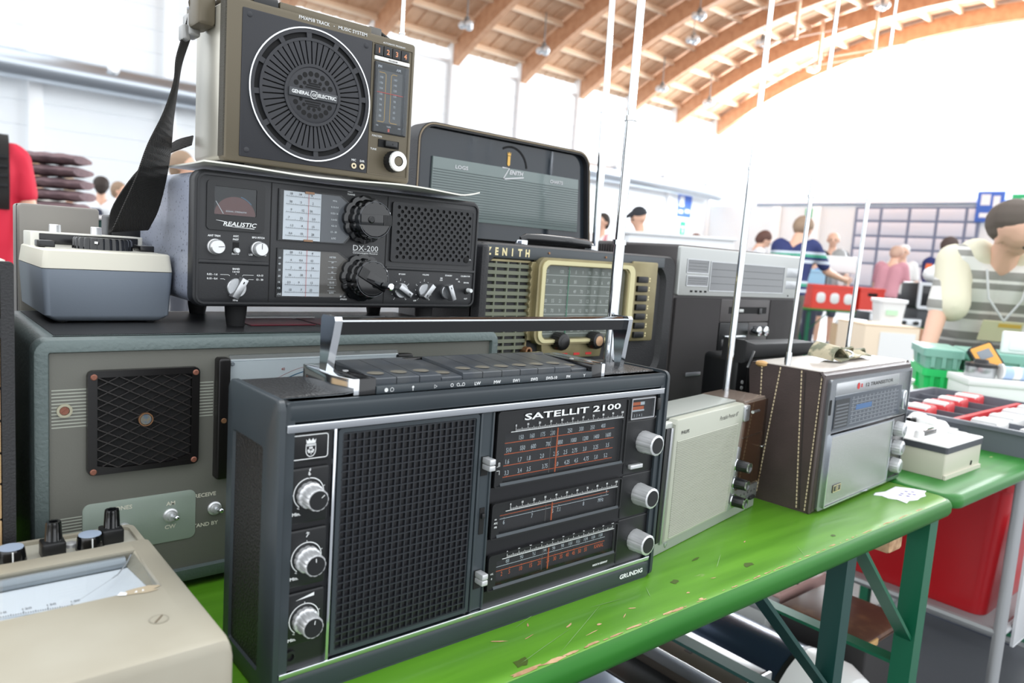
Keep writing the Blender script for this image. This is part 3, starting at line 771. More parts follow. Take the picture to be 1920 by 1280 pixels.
part(R, 'red_strip', M('crimson_strip', (150, 34, 58), .4, bump=(300, .9, 'wave')), lambda g: (g.box(.092, .172, gy + .078, gy + .150, gz1, gz1 + .0012), g.box(.178, .312, gy + .078, gy + .150, gz1, gz1 + .0012)), 'crimson strips on the top')  # thin crimson strips with a wavy bump on the cabinet top
part(R, 'edge_highlight', m_print, lambda g: (g.box(.092, .205, gy + .152, gy + .160, gz1, gz1 + .0030), g.box(.225, .312, gy + .152, gy + .160, gz1, gz1 + .0030)), 'white painted highlight along the back of the crimson strips')  # white strips put in as the highlight behind the crimson
part(R, 'back_panel', m_bake, lambda g: g.box(gx0 + .008, gx1 - .008, gy + .235, gy + .243, gz0 + .004, gz1 - .004))
def b(g):
    po = rr(gx0, gx1, gz0, gz1, .014, 6); pi_ = rr(gx0 + .0145, gx1 - .0145, gz0 + .0165, gz1 - .0145, .001, 6)
    g.loft([[XZ(p, gy + .018) for p in po], [XZ(p, gy + .006) for p in po], [XZ(p, gy + .0015) for p in rr(gx0 + .002, gx1 - .002, gz0 + .002, gz1 - .002, .013, 6)], [XZ(p, gy) for p in rr(gx0 + .006, gx1 - .006, gz0 + .006, gz1 - .006, .009, 6)],
            [XZ(p, gy) for p in rr(gx0 + .0125, gx1 - .0125, gz0 + .0145, gz1 - .0125, .002, 6)], [XZ(p, gy + .006) for p in pi_], [XZ(p, gy + .018) for p in pi_]], loop=True)
part(R, 'front_rim', m_hammer, b)
part(R, 'panel', m_gpanel, lambda g: g.box(gx0 + .013, gx1 - .013, gy + .0045, gy + .010, gz0 + .015, gz1 - .013))
y = gy + .0042
m_pale = M('pale_stripe', (168, 172, 160), .5)
def b(g):
    for i in range(12):
        z = .1752 + i * .00315
        for x0, x1 in ((gx0 + .0155, -.0888), (.0108, .0262)): g.poly([(x0, z), (x1, z), (x1, z + .0011), (x0, z + .0011)], y)
    for i in range(12):
        z = .0560 + i * .0029; g.poly([(gx0 + .0155, z), (-.0925, z), (-.0925, z + .0011), (gx0 + .0155, z + .0011)], y)
part(R, 'pinstripe', m_pale, b, smooth=0)['kind'] = 'stuff'
# speaker escutcheon
sg = child(part(R, 'speaker_frame', m_bake, lambda g: g.ring(rr(-.0892, .0106, .1285, .2278, .005, 4), rr(-.0812, .0032, .1335, .2215, .002, 4), gy - .0028, gy + .005)), R)
part(R, 'grille_backing', m_dark, lambda g: g.box(-.083, .005, gy + .002, gy + .0044, .131, .224), parent=sg)
def clip(a, b_, x0, x1, z0, z1):
    (xa, za), (xb, zb) = a, b_; t0, t1 = 0, 1; dx, dz = xb - xa, zb - za
    for p, q in ((-dx, xa - x0), (dx, x1 - xa), (-dz, za - z0), (dz, z1 - za)):
        if abs(p) < 1e-12:
            if q < 0: return None
        else:
            r_ = q / p
            if p < 0: t0 = max(t0, r_)
            else: t1 = min(t1, r_)
    return ((xa + dx * t0, za + dz * t0), (xa + dx * t1, za + dz * t1)) if t0 < t1 else None
def b(g):
    for sgn in (1, -1):
        for i in range(-9, 18):
            z = .1335 + i * .0098
            c = clip((-.0812, z if sgn > 0 else z), (.0032, z + sgn * .044), -.0812, .0032, .1335, .2215)
            if c: bar(g, (c[0][0], gy - .0004 + (.0012 if sgn > 0 else 0), c[0][1]), (c[1][0], gy - .0004 + (.0012 if sgn > 0 else 0), c[1][1]), .0030, .0010)
part(R, 'diamond_grille', M('grille_bakelite', (44, 41, 40), .3), b, parent=sg, smooth=0)
part(R, 'corner_bevel', m_bake, lambda g: g.loft([[(-.0812, yy, .1335), (-.062, yy, .1335), (-.0812, yy, .1372)] for yy in (gy - .0026, gy + .003)]) and g.loft([[(.0032, yy, .1335), (-.016, yy, .1335), (.0032, yy, .1390)] for yy in (gy - .0026, gy + .003)]), parent=sg, smooth=0)
for x, z in ((-.0842, .2222), (.0064, .2225), (-.0845, .1320), (.0060, .1330)):
    part(R, 'screw', M('copper_screw', (140, 92, 76), .45, .5), lambda g: (g.lathe((x, gy - .0042, z), (0, 1, 0), [(0, .0022), (.0006, .0029), (.0016, .003)], 14), g.box(x - .0003, x + .0003, gy - .0044, gy - .0038, z - .0022, z + .0022)), parent=sg)
part(R, 'emblem', M('blue_enamel', (70, 92, 112), .3, var=(300, (120, 110, 90))), lambda g: g.lathe((-.0393, gy - .003, .1785), (0, 1, 0), [(0, .0050), (.002, .0058)], 20), parent=sg, label='round blue enamel emblem')
part(R, 'emblem_ring', m_brass, lambda g: g.ring(circ(-.0393, .1785, .0066, 24), circ(-.0393, .1785, .0055, 24), gy - .0034, gy), parent=sg)
sb_ = child(part(R, 'screw_boss', M('nickel_boss', (176, 172, 150), .35, .6), lambda g: g.ring(circ(-.1068, .1914, .0064, 24), circ(-.1068, .1914, .0042, 24), y - .002, y + .002)), R)
part(R, 'screw', M('copper_screw', (140, 92, 76), .45, .5), lambda g: (g.lathe((-.1068, y - .001, .1914), (0, 1, 0), [(0, .0038), (.002, .0042)], 16), bar(g, (-.1092, y - .0014, .1892), (-.1044, y - .0014, .1936), .0006, .0006)), parent=sb_)
# slide-rule dial: bakelite side bar, cream scale plate under a clear cover
db = child(part(R, 'dial_end_bar', m_bake, lambda g: g.slab(rr(.0272, .0398, .1090, .2362, .003), gy - .008, gy + .0045, .002)), R)
part(R, 'screw', m_brass, lambda g: g.lathe((.0335, gy - .0092, .1714), (0, 1, 0), [(0, .0024), (.0015, .003)], 12), parent=db)
sp = child(part(R, 'scale_plate', m_cream, lambda g: g.box(.0398, .2520, gy + .0005, gy + .0040, .1080, .2330)), R)
part(R, 'dial_end_bar', m_bake, lambda g: g.slab(rr(.2400, .2620, .1090, .2330, .003), gy - .004, gy + .0045, .002))
part(R, 'scale_print', M('blue_ink', (70, 120, 150), .5), lambda g: g.arc(.1480, .108, .112, 100, 150, .0010, gy + .0002), label='blue arc on the scale', parent=sp, smooth=0)
part(R, 'scale_print', M('red_ink', (190, 110, 100), .5), lambda g: (g.arc(.1480, .106, .119, 95, 150, .0004, gy + .0002), g.text('40', .0985, .2195, .003, gy + .0002), g.text('30', .0690, .2060, .003, gy + .0002)), label='red arc on the scale', parent=sp, smooth=0)
m_ink = M('black_ink', (46, 44, 44), .5)
def b(g):
    yy = gy + .0002
    g.arc(.148, .106, .108, 95, 150, .0004, yy)
    for a in range(96, 150, 2): g.line([(.148 + .108 * cos(radians(a)), .106 + .108 * sin(radians(a))), (.148 + .1105 * cos(radians(a)), .106 + .1105 * sin(radians(a)))], .0003, yy)
    g.text('26', .091, .2070, .003, yy); g.text('15', .121, .2085, .003, yy)
    g.text('MC', .0465, .2085, .0022, yy)
    for i, s in enumerate(['1', '2', '3', '4', '5']): g.text(s, .0440, .2035 - i * .006, .0028, yy)
part(R, 'scale_print', m_ink, b, parent=sp, smooth=0)
part(R, 'screw', m_silver, lambda g: g.lathe((.0440, gy - .0012, .2290), (0, 1, 0), [(0, .0018), (.0018, .0028)], 12), parent=sp)
part(R, 'dial_cover', m_glassp, lambda g: g.slab([(gy - .006, .2330), (gy + .0005, .2385), (gy + .0005, .2378), (gy - .0052, .2322)], .0400, .2400, 0, 0, YZ), parent=sp)
part(R, 'dial_cover', m_glassp, lambda g: g.box(.0400, .2400, gy - .006, gy - .0052, .110, .2328), parent=sp)
# lower control plate, toggles and legends
part(R, 'control_plate', m_gplate, lambda g: g.slab(rr(-.0922, .0108, .0478, .0990, .0065, 5), gy + .0036, gy + .0046, .0004))
for x, z, up in ((-.0137, .0757, 1), (.0298, .0757, 1), (-.077, .0700, 0)):
    if up:
        tg = child(part(R, 'toggle_switch', m_silver, lambda g: (g.lathe((x, gy + .001, z), (0, 1, 0), [(0, .0058), (.0012, .0072), (.003, .0072)], 20), g.lathe((x, gy - .0035, z), (0, 1, 0), [(0, .0038), (.004, .0045), (.0046, .0045)], 16))), R)
        part(R, 'lever', m_chrome, lambda g: (g.cyl((x, gy - .003, z), (x + .0015, gy - .0125, z + .002), .0016, .0026, 12), g.sphere((x + .0015, gy - .0125, z + .002), .0028, 10)), parent=tg)
    else: part(R, 'phone_jack', m_silver, lambda g: g.lathe((x + .02, gy - .002, z), (0, 1, 0), [(0, .004), (.0005, .0062), (.005, .0062)], 18))
def b(g):
    for s, x, z in (('PHONES', -.0605, .0890), ('AM', -.0137, .0862), ('CW', -.0137, .0618), ('RECEIVE', .0205, .0895), ('STAND BY', .0200, .0575)): g.text(s, x, z, .0040, gy + (.0034 if z != .0895 and z != .0575 else .0042), sx=1.05, bold=.022)
part(R, 'lettering', M('ivory_print', (214, 212, 196), .5), b, smooth=0)
for x, yy in ((gx0 + .03, gy + .03), (gx1 - .03, gy + .03), (gx0 + .03, gy + .22), (gx1 - .03, gy + .22)): part(R, 'foot', m_rubber, lambda g: g.cyl((x, yy, TT), (x, yy, gz0 + .001), .012, n=12))

# ================================================================== black communications receiver standing on it
m_wrinkle = M('speckled_grey_metal', (158, 164, 180), .4, .3, var=(300, (70, 72, 82), .62, .67))
m_dx = M('charcoal_front', (27, 28, 31), .42, bump=(900, .12))
m_dxp = M('charcoal_inset', (22, 23, 25), .4)
m_drum = M('scale_drum', (222, 226, 230), .4)
D = thing('communications_receiver', 'black tabletop receiver with two big tuning knobs and hole-pattern grille, on the grey-green cabinet', 'receiver', (.2, .40, .2591))
dy = .285
part(D, 'case', m_wrinkle, lambda g: g.slab(rr(.0175, .3875, .2845, .4265, .016, 6), dy + .010, dy + .215, 0, .004))
def b(g):
    po = rr(.0160, .3888, .2838, .4272, .012, 6)
    g.slab(po, dy - .001, dy + .014, .004, 0)
part(D, 'front_bezel', m_dx, b)
# stepped inner faces
part(D, 'front_ridge', m_dx, lambda g: (g.frame(.0195, .3855, .2868, .4236, .0022, dy - .0022, dy + .001, .009), g.box(.0215, .0978, dy - .0026, dy, .3295, .3340, .001), g.box(.2465, .3845, dy - .0026, dy, .3315, .3355, .001)))
part(D, 'seam', m_dark, lambda g: (g.box(.0980, .0990, dy - .0014, dy, .288, .4225), g.box(.2450, .2458, dy - .0014, dy, .288, .4225)))
# signal meter
mt = child(part(D, 'meter_surround', m_dxp, lambda g: g.ring(rr(.0290, .0908, .3655, .4168, .004, 4), rr(.0366, .0815, .3815, .4112, .0015, 4), dy - .003, dy + .0)), D)
part(D, 'meter_box', m_dark, lambda g: g.box(.0355, .0825, dy - .0014, dy - .0008, .3805, .4122), parent=mt)
part(D, 'name_plate', m_dxp, lambda g: g.slab(rr(.0305, .0893, .3670, .3812, .002), dy - .0026, dy, 0), parent=mt)
part(D, 'meter_dial', M('meter_red', (112, 62, 56), .5), lambda g: g.poly([(.0370, .3820)] + [(.0590 + .0225 * cos(radians(a)), .3800 + .0215 * sin(radians(a))) for a in range(165, 14, -10)] + [(.0810, .3820)], dy - .0016), parent=mt, smooth=0)
part(D, 'meter_arc', M('blue_ink', (70, 120, 150), .5), lambda g: g.arc(.0590, .3800, .0225, 40, 75, .0008, dy - .00165), parent=mt, smooth=0)
part(D, 'meter_needle', m_print, lambda g: g.line([(.0465, .3828), (.0385, .3955)], .0006, dy - .0018), parent=mt, smooth=0)
part(D, 'meter_print', m_print, lambda g: g.text('SIGNAL STRENGTH', .0600, .3850, .0016, dy - .0018, width=.022), parent=mt, smooth=0)
part(D, 'meter_glass', m_glassp, lambda g: g.box(.0368, .0813, dy - .0024, dy - .0021, .3817, .4110), parent=mt, smooth=0)
lt = G(); y = dy - .0036
lt.text('REALISTIC', .0635, .3705, .0044, y, width=.035, bold=.02, shear=.28); lt.poly([(.0385, .3756), (.0470, .3744), (.0470, .3751), (.0385, .3759)], y); lt.poly([(.0465, .3700), (.0795, .3686), (.0795, .3693), (.0500, .3702)], y)
y = dy - .0014
for s, x, z in (('ANT TRIM', .0375, .3582), ('AGC', .0605, .3592), ('FAST', .0605, .3556), ('BFO PITCH', .0850, .3590), ('SLOW', .0605, .3402), ('LSB', .0772, .3402), ('USB', .0922, .3404), ('BAND', .0617, .3240), ('1.6-4.5', .0617, .3210), ('MHz', .0617, .2900)): lt.text(s, x, z, .0019, y, sx=1.05, bold=.03)
for s, x, z in (('0.52 - 1.6', .0365, .3175), ('0.15 - 0.4', .0365, .3130), ('4.5-13', .0880, .3178), ('13 - 30', .0880, .3132)): lt.text(s, x, z, .0019, y, sx=1.05, bold=.03)
for p in ([(.0450, .3184), (.0535, .3184), (.0550, .3172)], [(.0450, .3138), (.0485, .3138), (.0500, .3130)], [(.0810, .3186), (.0695, .3186), (.0685, .3172)], [(.0810, .3140), (.0760, .3140), (.0745, .3130)], [(.0617, .3200), (.0617, .3186)]): lt.line(p, .0004, y)
for s, x, z in (('MAIN', .1935, .4205), ('TUNING', .1950, .4172), ('BAND', .1895, .2962), ('SPREAD', .1908, .2930), ('RF GAIN', .2705, .3258), ('VOLUME', .3060, .3262), ('STANDBY', .3425, .3264), ('CALIBRATOR', .3700, .3264), ('500 kHz', .3720, .3178), ('OUT', .3725, .2960), ('OFF', .2915, .2925), ('AM', .3560, .3222), ('SSB', .3310, .3226), ('CW', .3310, .3200), ('NL', .3600, .3190)): lt.text(s, x, z, .0018, y, sx=1.0, bold=.03)
lt.text('DX-200', .2175, .3528, .0066, y, width=.034, bold=0); lt.text('Communication Receiver', .2175, .3492, .0018, y, width=.034, bold=.01); lt.line([(.2005, .3518), (.2345, .3518)], .0003, y)
for cx in (.2690, .3045):
    for k in range(11):
        a = radians(232 - 284 * k / 10); lt.disc(cx + .0125 * cos(a), .3062 + .0125 * sin(a), .0005, y, 6)
    for k in (0, 3, 5, 7, 10):
        a = radians(232 - 284 * k / 10); lt.text(str(k), cx + .0143 * cos(a), .3054 + .0143 * sin(a), .0016, y)
# small silver controls
for x, z, ang in ((.0386, .3477, 5), (.0852, .3477, 90)):
    k = child(part(D, 'small_knob', m_silver, lambda g: g.lathe((x, dy - .013, z), (0, 1, 0), [(0, .0066), (.001, .0074), (.007, .0078), (.0075, .0072), (.009, .0072), (.0095, .0082), (.012, .0082)], 28)), D)
    a = radians(ang)
    part(D, 'pointer', m_dark, lambda g: g.line([(x, z), (x + .006 * cos(a), z + .006 * sin(a))], .0006, dy - .0132), parent=k, smooth=0)
sl = child(part(D, 'slide_switch', m_dark, lambda g: g.box(.0575, .0640, dy - .0016, dy, .3420, .3535)), D)
part(D, 'slider_cap', M('white_cap', (220, 222, 222), .35), lambda g: g.lathe((.0608, dy - .008, .3448), (0, 1, 0), [(0, .0022), (.001, .0028), (.007, .0028)], 14), parent=sl)
def bar_knob(x, z, ang, r=.0095, body=m_alu):
    k = child(part(D, 'selector_knob', body, lambda g: g.lathe((x, dy - .006, z), (0, 1, 0), [(0, r * .93), (.0008, r), (.006, r)], 30)), D)
    a = radians(ang); ca, sa = cos(a), sin(a)
    def b(g):
        L, w = r * 1.12, r * .36
        P4 = [(-L, -w), (L, -w), (L, w), (-L, w)]
        Q = [(x + p * ca - q * sa, z + p * sa + q * ca) for p, q in P4]
        g.slab(Q, dy - .0165, dy - .0055, .0012)
    part(D, 'grip', m_alu, b, parent=k)
    part(D, 'pointer', m_dark, lambda g: g.line([(x + r * .55 * ca, z + r * .55 * sa), (x + r * .8 * ca, z + r * .8 * sa)], .0012, dy - .0167), parent=k, smooth=0)
bar_knob(.0617, .3045, 62, .0105)
bar_knob(.2690, .3062, -32); bar_knob(.3045, .3062, 232); bar_knob(.3400, .3055, 112)
cs = child(part(D, 'push_button', m_dark, lambda g: g.lathe((.3735, dy - .0022, .3065), (0, 1, 0), [(0, .0035), (.002, .0035)], 14)), D)
part(D, 'slider_cap', M('white_cap', (220, 222, 222), .35), lambda g: g.lathe((.3745, dy - .0105, .3085), (0, 1, 0), [(0, .0026), (.008, .003)], 14), parent=cs)
# two drum windows
m_gwin = M('window_grey', (92, 94, 98), .3)
for n, (z0, z1, col_) in enumerate(((.3588, .4160, m_gwin), (.2950, .3505, M('window_warm_grey', (92, 86, 80), .3)))):
    zc = (z0 + z1) / 2
    octo = [(.1062, z0), (.1885, z0), (.1968, z0 + .010), (.1968, z1 - .010), (.1820, z1), (.1062, z1)]
    wf = child(part(D, 'dial_window', m_dxp, lambda g: (g.ring(octo, [(p[0] + (.0012 if p[0] < .15 else -.0012), p[1] + (.0012 if p[1] < zc else -.0012)) for p in octo], dy - .0026, dy), g.slab(octo, dy - .0012, dy, 0))), D)
    part(D, 'window_plate', col_, lambda g: g.poly([(.158, z0 + .0014), (.1885, z0 + .0014), (.1955, z0 + .0105), (.1955, z1 - .0105), (.1815, z1 - .0014), (.158, z1 - .0014)], dy - .0013), parent=wf, smooth=0)
    x0 = .1125 if n == 0 else .1140
    def b(g):
        R_ = []
        for i in range(11):
            a = -1.1 + 2.2 * i / 10; R_.append((x0 + .0225 + .0225 * sin(a) / sin(1.1), dy - .00135 - .0012 * (cos(a) - cos(1.1))))
        g.loft([[(p[0], p[1], z) for p in R_] for z in (z0 + .0016, z1 - .0016)], False, False)
    part(D, 'scale_drum', m_drum, b, parent=wf)
    inkb, rdm = G(), random.Random(5 + n)
    rows = 6
    for j in range(rows):
        zz = z0 + .006 + j * (z1 - z0 - .010) / (rows - 1) * .93
        inkb.line([(x0 + .002, zz), (x0 + .0435, zz)], .0003, dy - .0030)
        for i in range(16):
            xx = x0 + .003 + i * .0026; inkb.line([(xx, zz), (xx, zz + (.0016 if i % 4 == 0 else .0008))], .0002, dy - .0030)
        for i in range(3): inkb.text(['0.6', '10', '28', '1.2', '4', '15', '7', '22', '3.5', '9', '12', '26', '30', '5', '2', '18', '14', '6'][(j * 3 + i + n * 5) % 18], x0 + .008 + i * .013 + rdm.uniform(-.002, .002), zz + .0018, .0024, dy - .0030)
    part(D, 'scale_print', m_ink, lambda g: (g.v.extend(inkb.v), g.f.extend(inkb.f)), parent=wf, smooth=0)
    part(D, 'needle', m_red, lambda g: g.line([(.1415, z0 + .001), (.1415, z1 - .001)], .0005, dy - .0031), parent=wf, smooth=0, label='red hairline')
    part(D, 'clip', m_brass, lambda g: (g.box(.1370, .1480, dy - .0034, dy - .001, z1 - .0030, z1 - .0006), g.box(.1370, .1480, dy - .0034, dy - .001, z0 + .0006, z0 + .0028)), parent=wf, smooth=0) if n == 0 else None
    lb = ['MHz', '0.15-0.4', '0.52-1.6', '1.6-4.5', '4.5-13', '13 - 30', 'LOG'] if n == 0 else ['METER', '59', '40', '23', '19', '12-15', '10-11', 'LOG']
    for i, s in enumerate(lb): lt.text(s, .1745, z1 - .0085 - i * (z1 - z0 - .014) / (len(lb) - 1), .0020, dy - .0016, bold=.02)
    if n: [lt.line([(.1690, z1 - .0125 - i * .0069), (.1800, z1 - .0125 - i * .0069)], .0003, dy - .0016) for i in range(6)]; [lt.text(s, .1100, z1 - .0120 - i * .0068, .0020, dy - .0016, bold=.02) for i, s in enumerate(['60', '49', '31', '20', '16', 'CB', 'LOG'])]
    part(D, 'dial_glass', m_glassp, lambda g: g.poly([(.1072, z0 + .001), (.1880, z0 + .001), (.1958, z0 + .0105), (.1958, z1 - .0105), (.1815, z1 - .001), (.1072, z1 - .001)], dy - .0036), parent=wf, smooth=0)
# two large tuning knobs with crank bars
for cx, cz, ang, out in ((.2130, .3900, 2, 0), (.2130, .3205, -28, 1)):
    kb = child(part(D, 'tuning_knob', m_blackg, lambda g: g.lathe((cx, dy - .030, cz), (0, 1, 0), [(0, .0205), (.0012, .0222), (.009, .0226), (.011, .0205), (.013, .0232), (.0225, .0240), (.0235, .0285), (.0295, .0290)], 72, (12, .07))), D)
    part(D, 'cap_ring', M('dull_ring', (96, 98, 102), .3, .6), lambda g: g.ring(circ(cx, cz, .0212, 48), circ(cx, cz, .0207, 48), dy - .0303, dy - .0295), parent=kb)
    a = radians(ang); ca, sa = cos(a), sin(a)
    rot = lambda L: [(cx + p * ca - q * sa, cz + p * sa + q * ca) for p, q in L]
    def b(g):
        g.slab(rot([(-.0200, -.0062), (.0205, -.0062), (.0205, .0062), (-.0200, .0062)]), dy - .0325, dy - .0295, .0006)
        for i in range(9):
            p = (.0095 + i * .0012) * (1 if not out else -1); g.slab(rot([(p, -.0060), (p + .0006, -.0060), (p + .0006, .0060), (p, .0060)][::1]), dy - .0331, dy - .032)
    part(D, 'crank_bar', m_blackg, b, parent=kb)
    px = .016 if out else -.007
    part(D, 'crank_pin', m_chrome if out else m_black, lambda g: g.lathe((cx + px * ca, dy - (.050 if out else .0345), cz + px * sa), (0, 1, 0), [(0, .0030), (.001, .0042), (.016 if out else .002, .0042)], 16), parent=kb)
# speaker grille with round holes
def hole_plate(g, x0, x1, z0, z1, nx, nz, r, ya, yb, stagger=True, nseg=10):
    """plate tiled from square cells, each with a round hole through it"""
    dx = (x1 - x0) / (nx + (.5 if stagger else 0)); dz = (z1 - z0) / nz
    def cell(cx, cz, hx, hz):
        out, inn = [], []
        for i in range(nseg):
            a = 2 * pi * (i + .5) / nseg; c, s = cos(a), sin(a); k = min(hx / max(abs(c), 1e-6), hz / max(abs(s), 1e-6))
            out.append((cx + c * k, cz + s * k)); inn.append((cx + c * r, cz + s * r))
        vs = [XZ(p, ya) for p in out] + [XZ(p, ya) for p in inn] + [XZ(p, yb) for p in inn]
        fs = [(i, (i + 1) % nseg, nseg + (i + 1) % nseg, nseg + i) for i in range(nseg)] + [(nseg + i, nseg + (i + 1) % nseg, 2 * nseg + (i + 1) % nseg, 2 * nseg + i) for i in range(nseg)]
        for sx in (-1, 1):
            for sz in (-1, 1):
                pass
        g.add(vs, fs)
        # corner fillers
        for i in range(nseg):
            p, q = out[i], out[(i + 1) % nseg]
            if abs(p[0] - q[0]) > 1e-7 and abs(p[1] - q[1]) > 1e-7:
                c1 = (cx + hx * (1 if (p[0] + q[0]) / 2 > cx else -1), cz + hz * (1 if (p[1] + q[1]) / 2 > cz else -1))
                g.add([XZ(p, ya), XZ(q, ya), XZ(c1, ya)], [(0, 1, 2)])
    for j in range(nz):
        off = dx / 2 if (stagger and j % 2) else 0
        for i in range(nx): cell(x0 + off + dx * (i + .5), z0 + dz * (j + .5), dx / 2, dz / 2)
        if stagger:
            xa = x0 if j % 2 else x1 - dx / 2; g.add([(xa, ya, z0 + dz * j), (xa + dx / 2, ya, z0 + dz * j), (xa + dx / 2, ya, z0 + dz * (j + 1)), (xa, ya, z0 + dz * (j + 1))], [(0, 1, 2, 3)])
gr = child(part(D, 'grille_frame', m_dx, lambda g: g.ring(rr(.2515, .3790, .3418, .4155, .003, 4), rr(.2560, .3755, .3455, .4120, .0012, 4), dy - .0034, dy)), D)
part(D, 'grille_backing', m_dark, lambda g: g.box(.2530, .3775, dy - .0012, dy - .0006, .343, .414), parent=gr)
def b(g):
    hole_plate(g, .2560, .3755, .3455, .4120, 12, 13, .0023, dy - .0030, dy - .0013)
gp = part(D, 'speaker_grille', m_dx, b, parent=gr, smooth=0)
part(D, 'phone_jack', m_dark, lambda g: g.lathe((.3682, dy - .0042, .3490), (0, 1, 0), [(0, .0028), (.0004, .0040), (.002, .0040)], 18), parent=gr)
lt.arc(.3745, .3486, .0014, 0, 180, .0005, dy - .0036, 10)
obj('lettering', lt, m_print, D, smooth=0)
for x, yy in ((.0755, dy + .035), (.3300, dy + .035), (.0755, dy + .17), (.3300, dy + .17)):
    part(D, 'foot', m_rubber, lambda g: g.lathe((x, yy, .2591), (0, 0, 1), [(0, .0095), (.012, .0115), (.027, .0125)], 16))

# ================================================================== ivory and grey bench meter on the cabinet's left end
m_ivory = M('ivory_plastic', (218, 214, 198), .4)
m_bgrey = M('blue_grey_plastic', (124, 133, 144), .5, bump=(900, .05))
m_smoke = M('smoked_key', (24, 24, 26), .25)
B = thing('bench_meter', 'ivory and blue-grey bench meter with big fluted dial, on the left end of the cabinet', 'meter', (-.048, .43, .2591))
mx0, mx1, my0, my1 = -.1095, .0150, .345, .515
def b(g):
    rings = []
    for z, c in ((.2615, .012), (.2650, .006), (.2675, .0028), (.3148, 0)):
        rings.append([XY(p, z) for p in rr(mx0 + c, mx1 - c, my0 + c * .6, my1 - c * .6, .006, 4)])
    g.loft(rings)
part(B, 'lower_case', m_bgrey, b)
def b(g):
    rings = []
    for z, c in ((.3152, .0006), (.3156, 0), (.3330, .0022), (.3345, .004)):
        rings.append([XY(p, z) for p in rr(mx0 + c, mx1 - c, my0 + c, my1 - c, .006, 4)])
    g.loft(rings)
part(B, 'upper_case', m_ivory, b)
part(B, 'seam', m_dark, lambda g: g.slab(rr(mx0 + .001, mx1 - .001, my0 + .001, my1 - .001, .005), .3140, .3156, 0, 0, XY))
part(B, 'key_panel', M('meter_top_plate', (190, 188, 178), .35), lambda g: g.box(mx0 + .010, mx1 - .010, my0 + .03, my1 - .065, .3345, .3352))
part(B, 'rear_ridge', M('ridge_ivory', (222, 220, 210), .35), lambda g: g.slab(rr(mx0 + .004, mx1 - .006, .448, .505, .003), .334, .3502, 0, .001, XY))
part(B, 'ridge_window', m_smoke, lambda g: g.box(mx0 + .012, mx1 - .012, .4468, .449, .337, .3485, .0006))
part(B, 'range_dial', m_blackg, lambda g: g.lathe((-.043, .405, .3350), (0, 0, 1), [(0, .0300), (.0105, .0292), (.0125, .0275), (.0125, .02)], 96, (24, .05)))
part(B, 'pointer', m_print, lambda g: g.box(-.0565, -.0535, .376, .3775, .3415, .3440))
for x in (-.0975, .0005): part(B, 'push_key', m_smoke, lambda g: g.box(x - .0075, x + .0075, .395, .425, .3345, .3420, .0012))
for x in (-.0790, -.0370): part(B, 'small_knob', m_silver, lambda g: g.lathe((x, .470, .3500), (0, 0, 1), [(0, .0062), (.0085, .0060), (.0092, .005)], 32, (12, .08)))
for x, y in ((mx0 + .02, my0 + .02), (mx1 - .02, my0 + .02), (mx0 + .02, my1 - .02), (mx1 - .02, my1 - .02)): part(B, 'foot', m_rubber, lambda g: g.cyl((x, y, .2591), (x, y, .262), .006, n=10))

# ================================================================== upright cassette radio on top of the receiver, with its webbing strap
m_olive = M('olive_bronze', (100, 92, 76), .42, .35, bump=(700, .08))
m_paleside = M('pale_brushed_side', (196, 192, 180), .35, .6)
m_face = M('graphite_face', (38, 39, 44), .5, bump=(1200, .12))
m_webb = M('black_webbing', (52, 49, 46), .7, bump=(300, 2.0, 'wave'))
E_ = thing('cassette_radio', 'upright olive radio with big round speaker and numbered dial column, topmost on the stack', 'radio', (.155, .32, .4362))
ey = .2745
fx0, fx1, fz0, fz1 = .0415, .2680, .4385, .6035
part(E_, 'case', m_paleside, lambda g: g.slab(rr(fx0 + .0015, fx1 - .0015, fz0 + .001, fz1 - .002, .006), ey + .012, ey + .100, .001, .004))
part(E_, 'front_rim', m_olive, lambda g: g.slab(rr(fx0, fx1, fz0 - .0005, fz1, .004), ey, ey + .014, .0025, .001))
part(E_, 'top_cap', m_olive, lambda g: (g.box(.098, .208, ey + .001, ey + .09, fz1 - .002, fz1 + .0065, .0015), g.box(.0465, .075, ey + .004, ey + .09, fz1 - .002, fz1 + .004, .001)))
part(E_, 'stipple_strip', M('stipple', (62, 58, 48), .6, bump=(900, 1)), lambda g: g.box(fx0 - .0006, fx0 + .0085, ey + .0006, ey + .0146, fz0 + .004, fz1 - .004))
part(E_, 'face_plate', m_face, lambda g: g.slab(rr(.0580, .2085, .4440, .5945, .0015), ey - .0012, ey + .002, .0006))
part(E_, 'dial_column', m_olive, lambda g: g.frame(.2092, .2640, .4440, .5945, .0009, ey - .0008, ey + .002, .001))
cx, cz = .1362, .5196
sk = child(part(E_, 'speaker_ring', m_chrome, lambda g: g.ring(circ(cx, cz, .0710, 72), circ(cx, cz, .0695, 72), ey - .0045, ey)), E_)
part(E_, 'speaker_well', m_dark, lambda g: g.lathe((cx, ey - .0014, cz), (0, 1, 0), [(0, .0690), (.001, .0690)], 64), parent=sk)
def b(g):
    g.ring(circ(cx, cz, .0690, 72), circ(cx, cz, .0655, 72), ey - .0040, ey - .001)
    g.ring(circ(cx, cz, .0600, 72), circ(cx, cz, .0570, 72), ey - .0046, ey - .001)
    for i in range(12):
        a = 2 * pi * i / 12 + .1; da = .045
        g.slab([(cx + r * cos(a + d), cz + r * sin(a + d)) for r, d in ((.0595, -da), (.0660, -da), (.0660, da), (.0595, da))], ey - .0038, ey - .001)
part(E_, 'outer_grille', m_face, b, parent=sk)
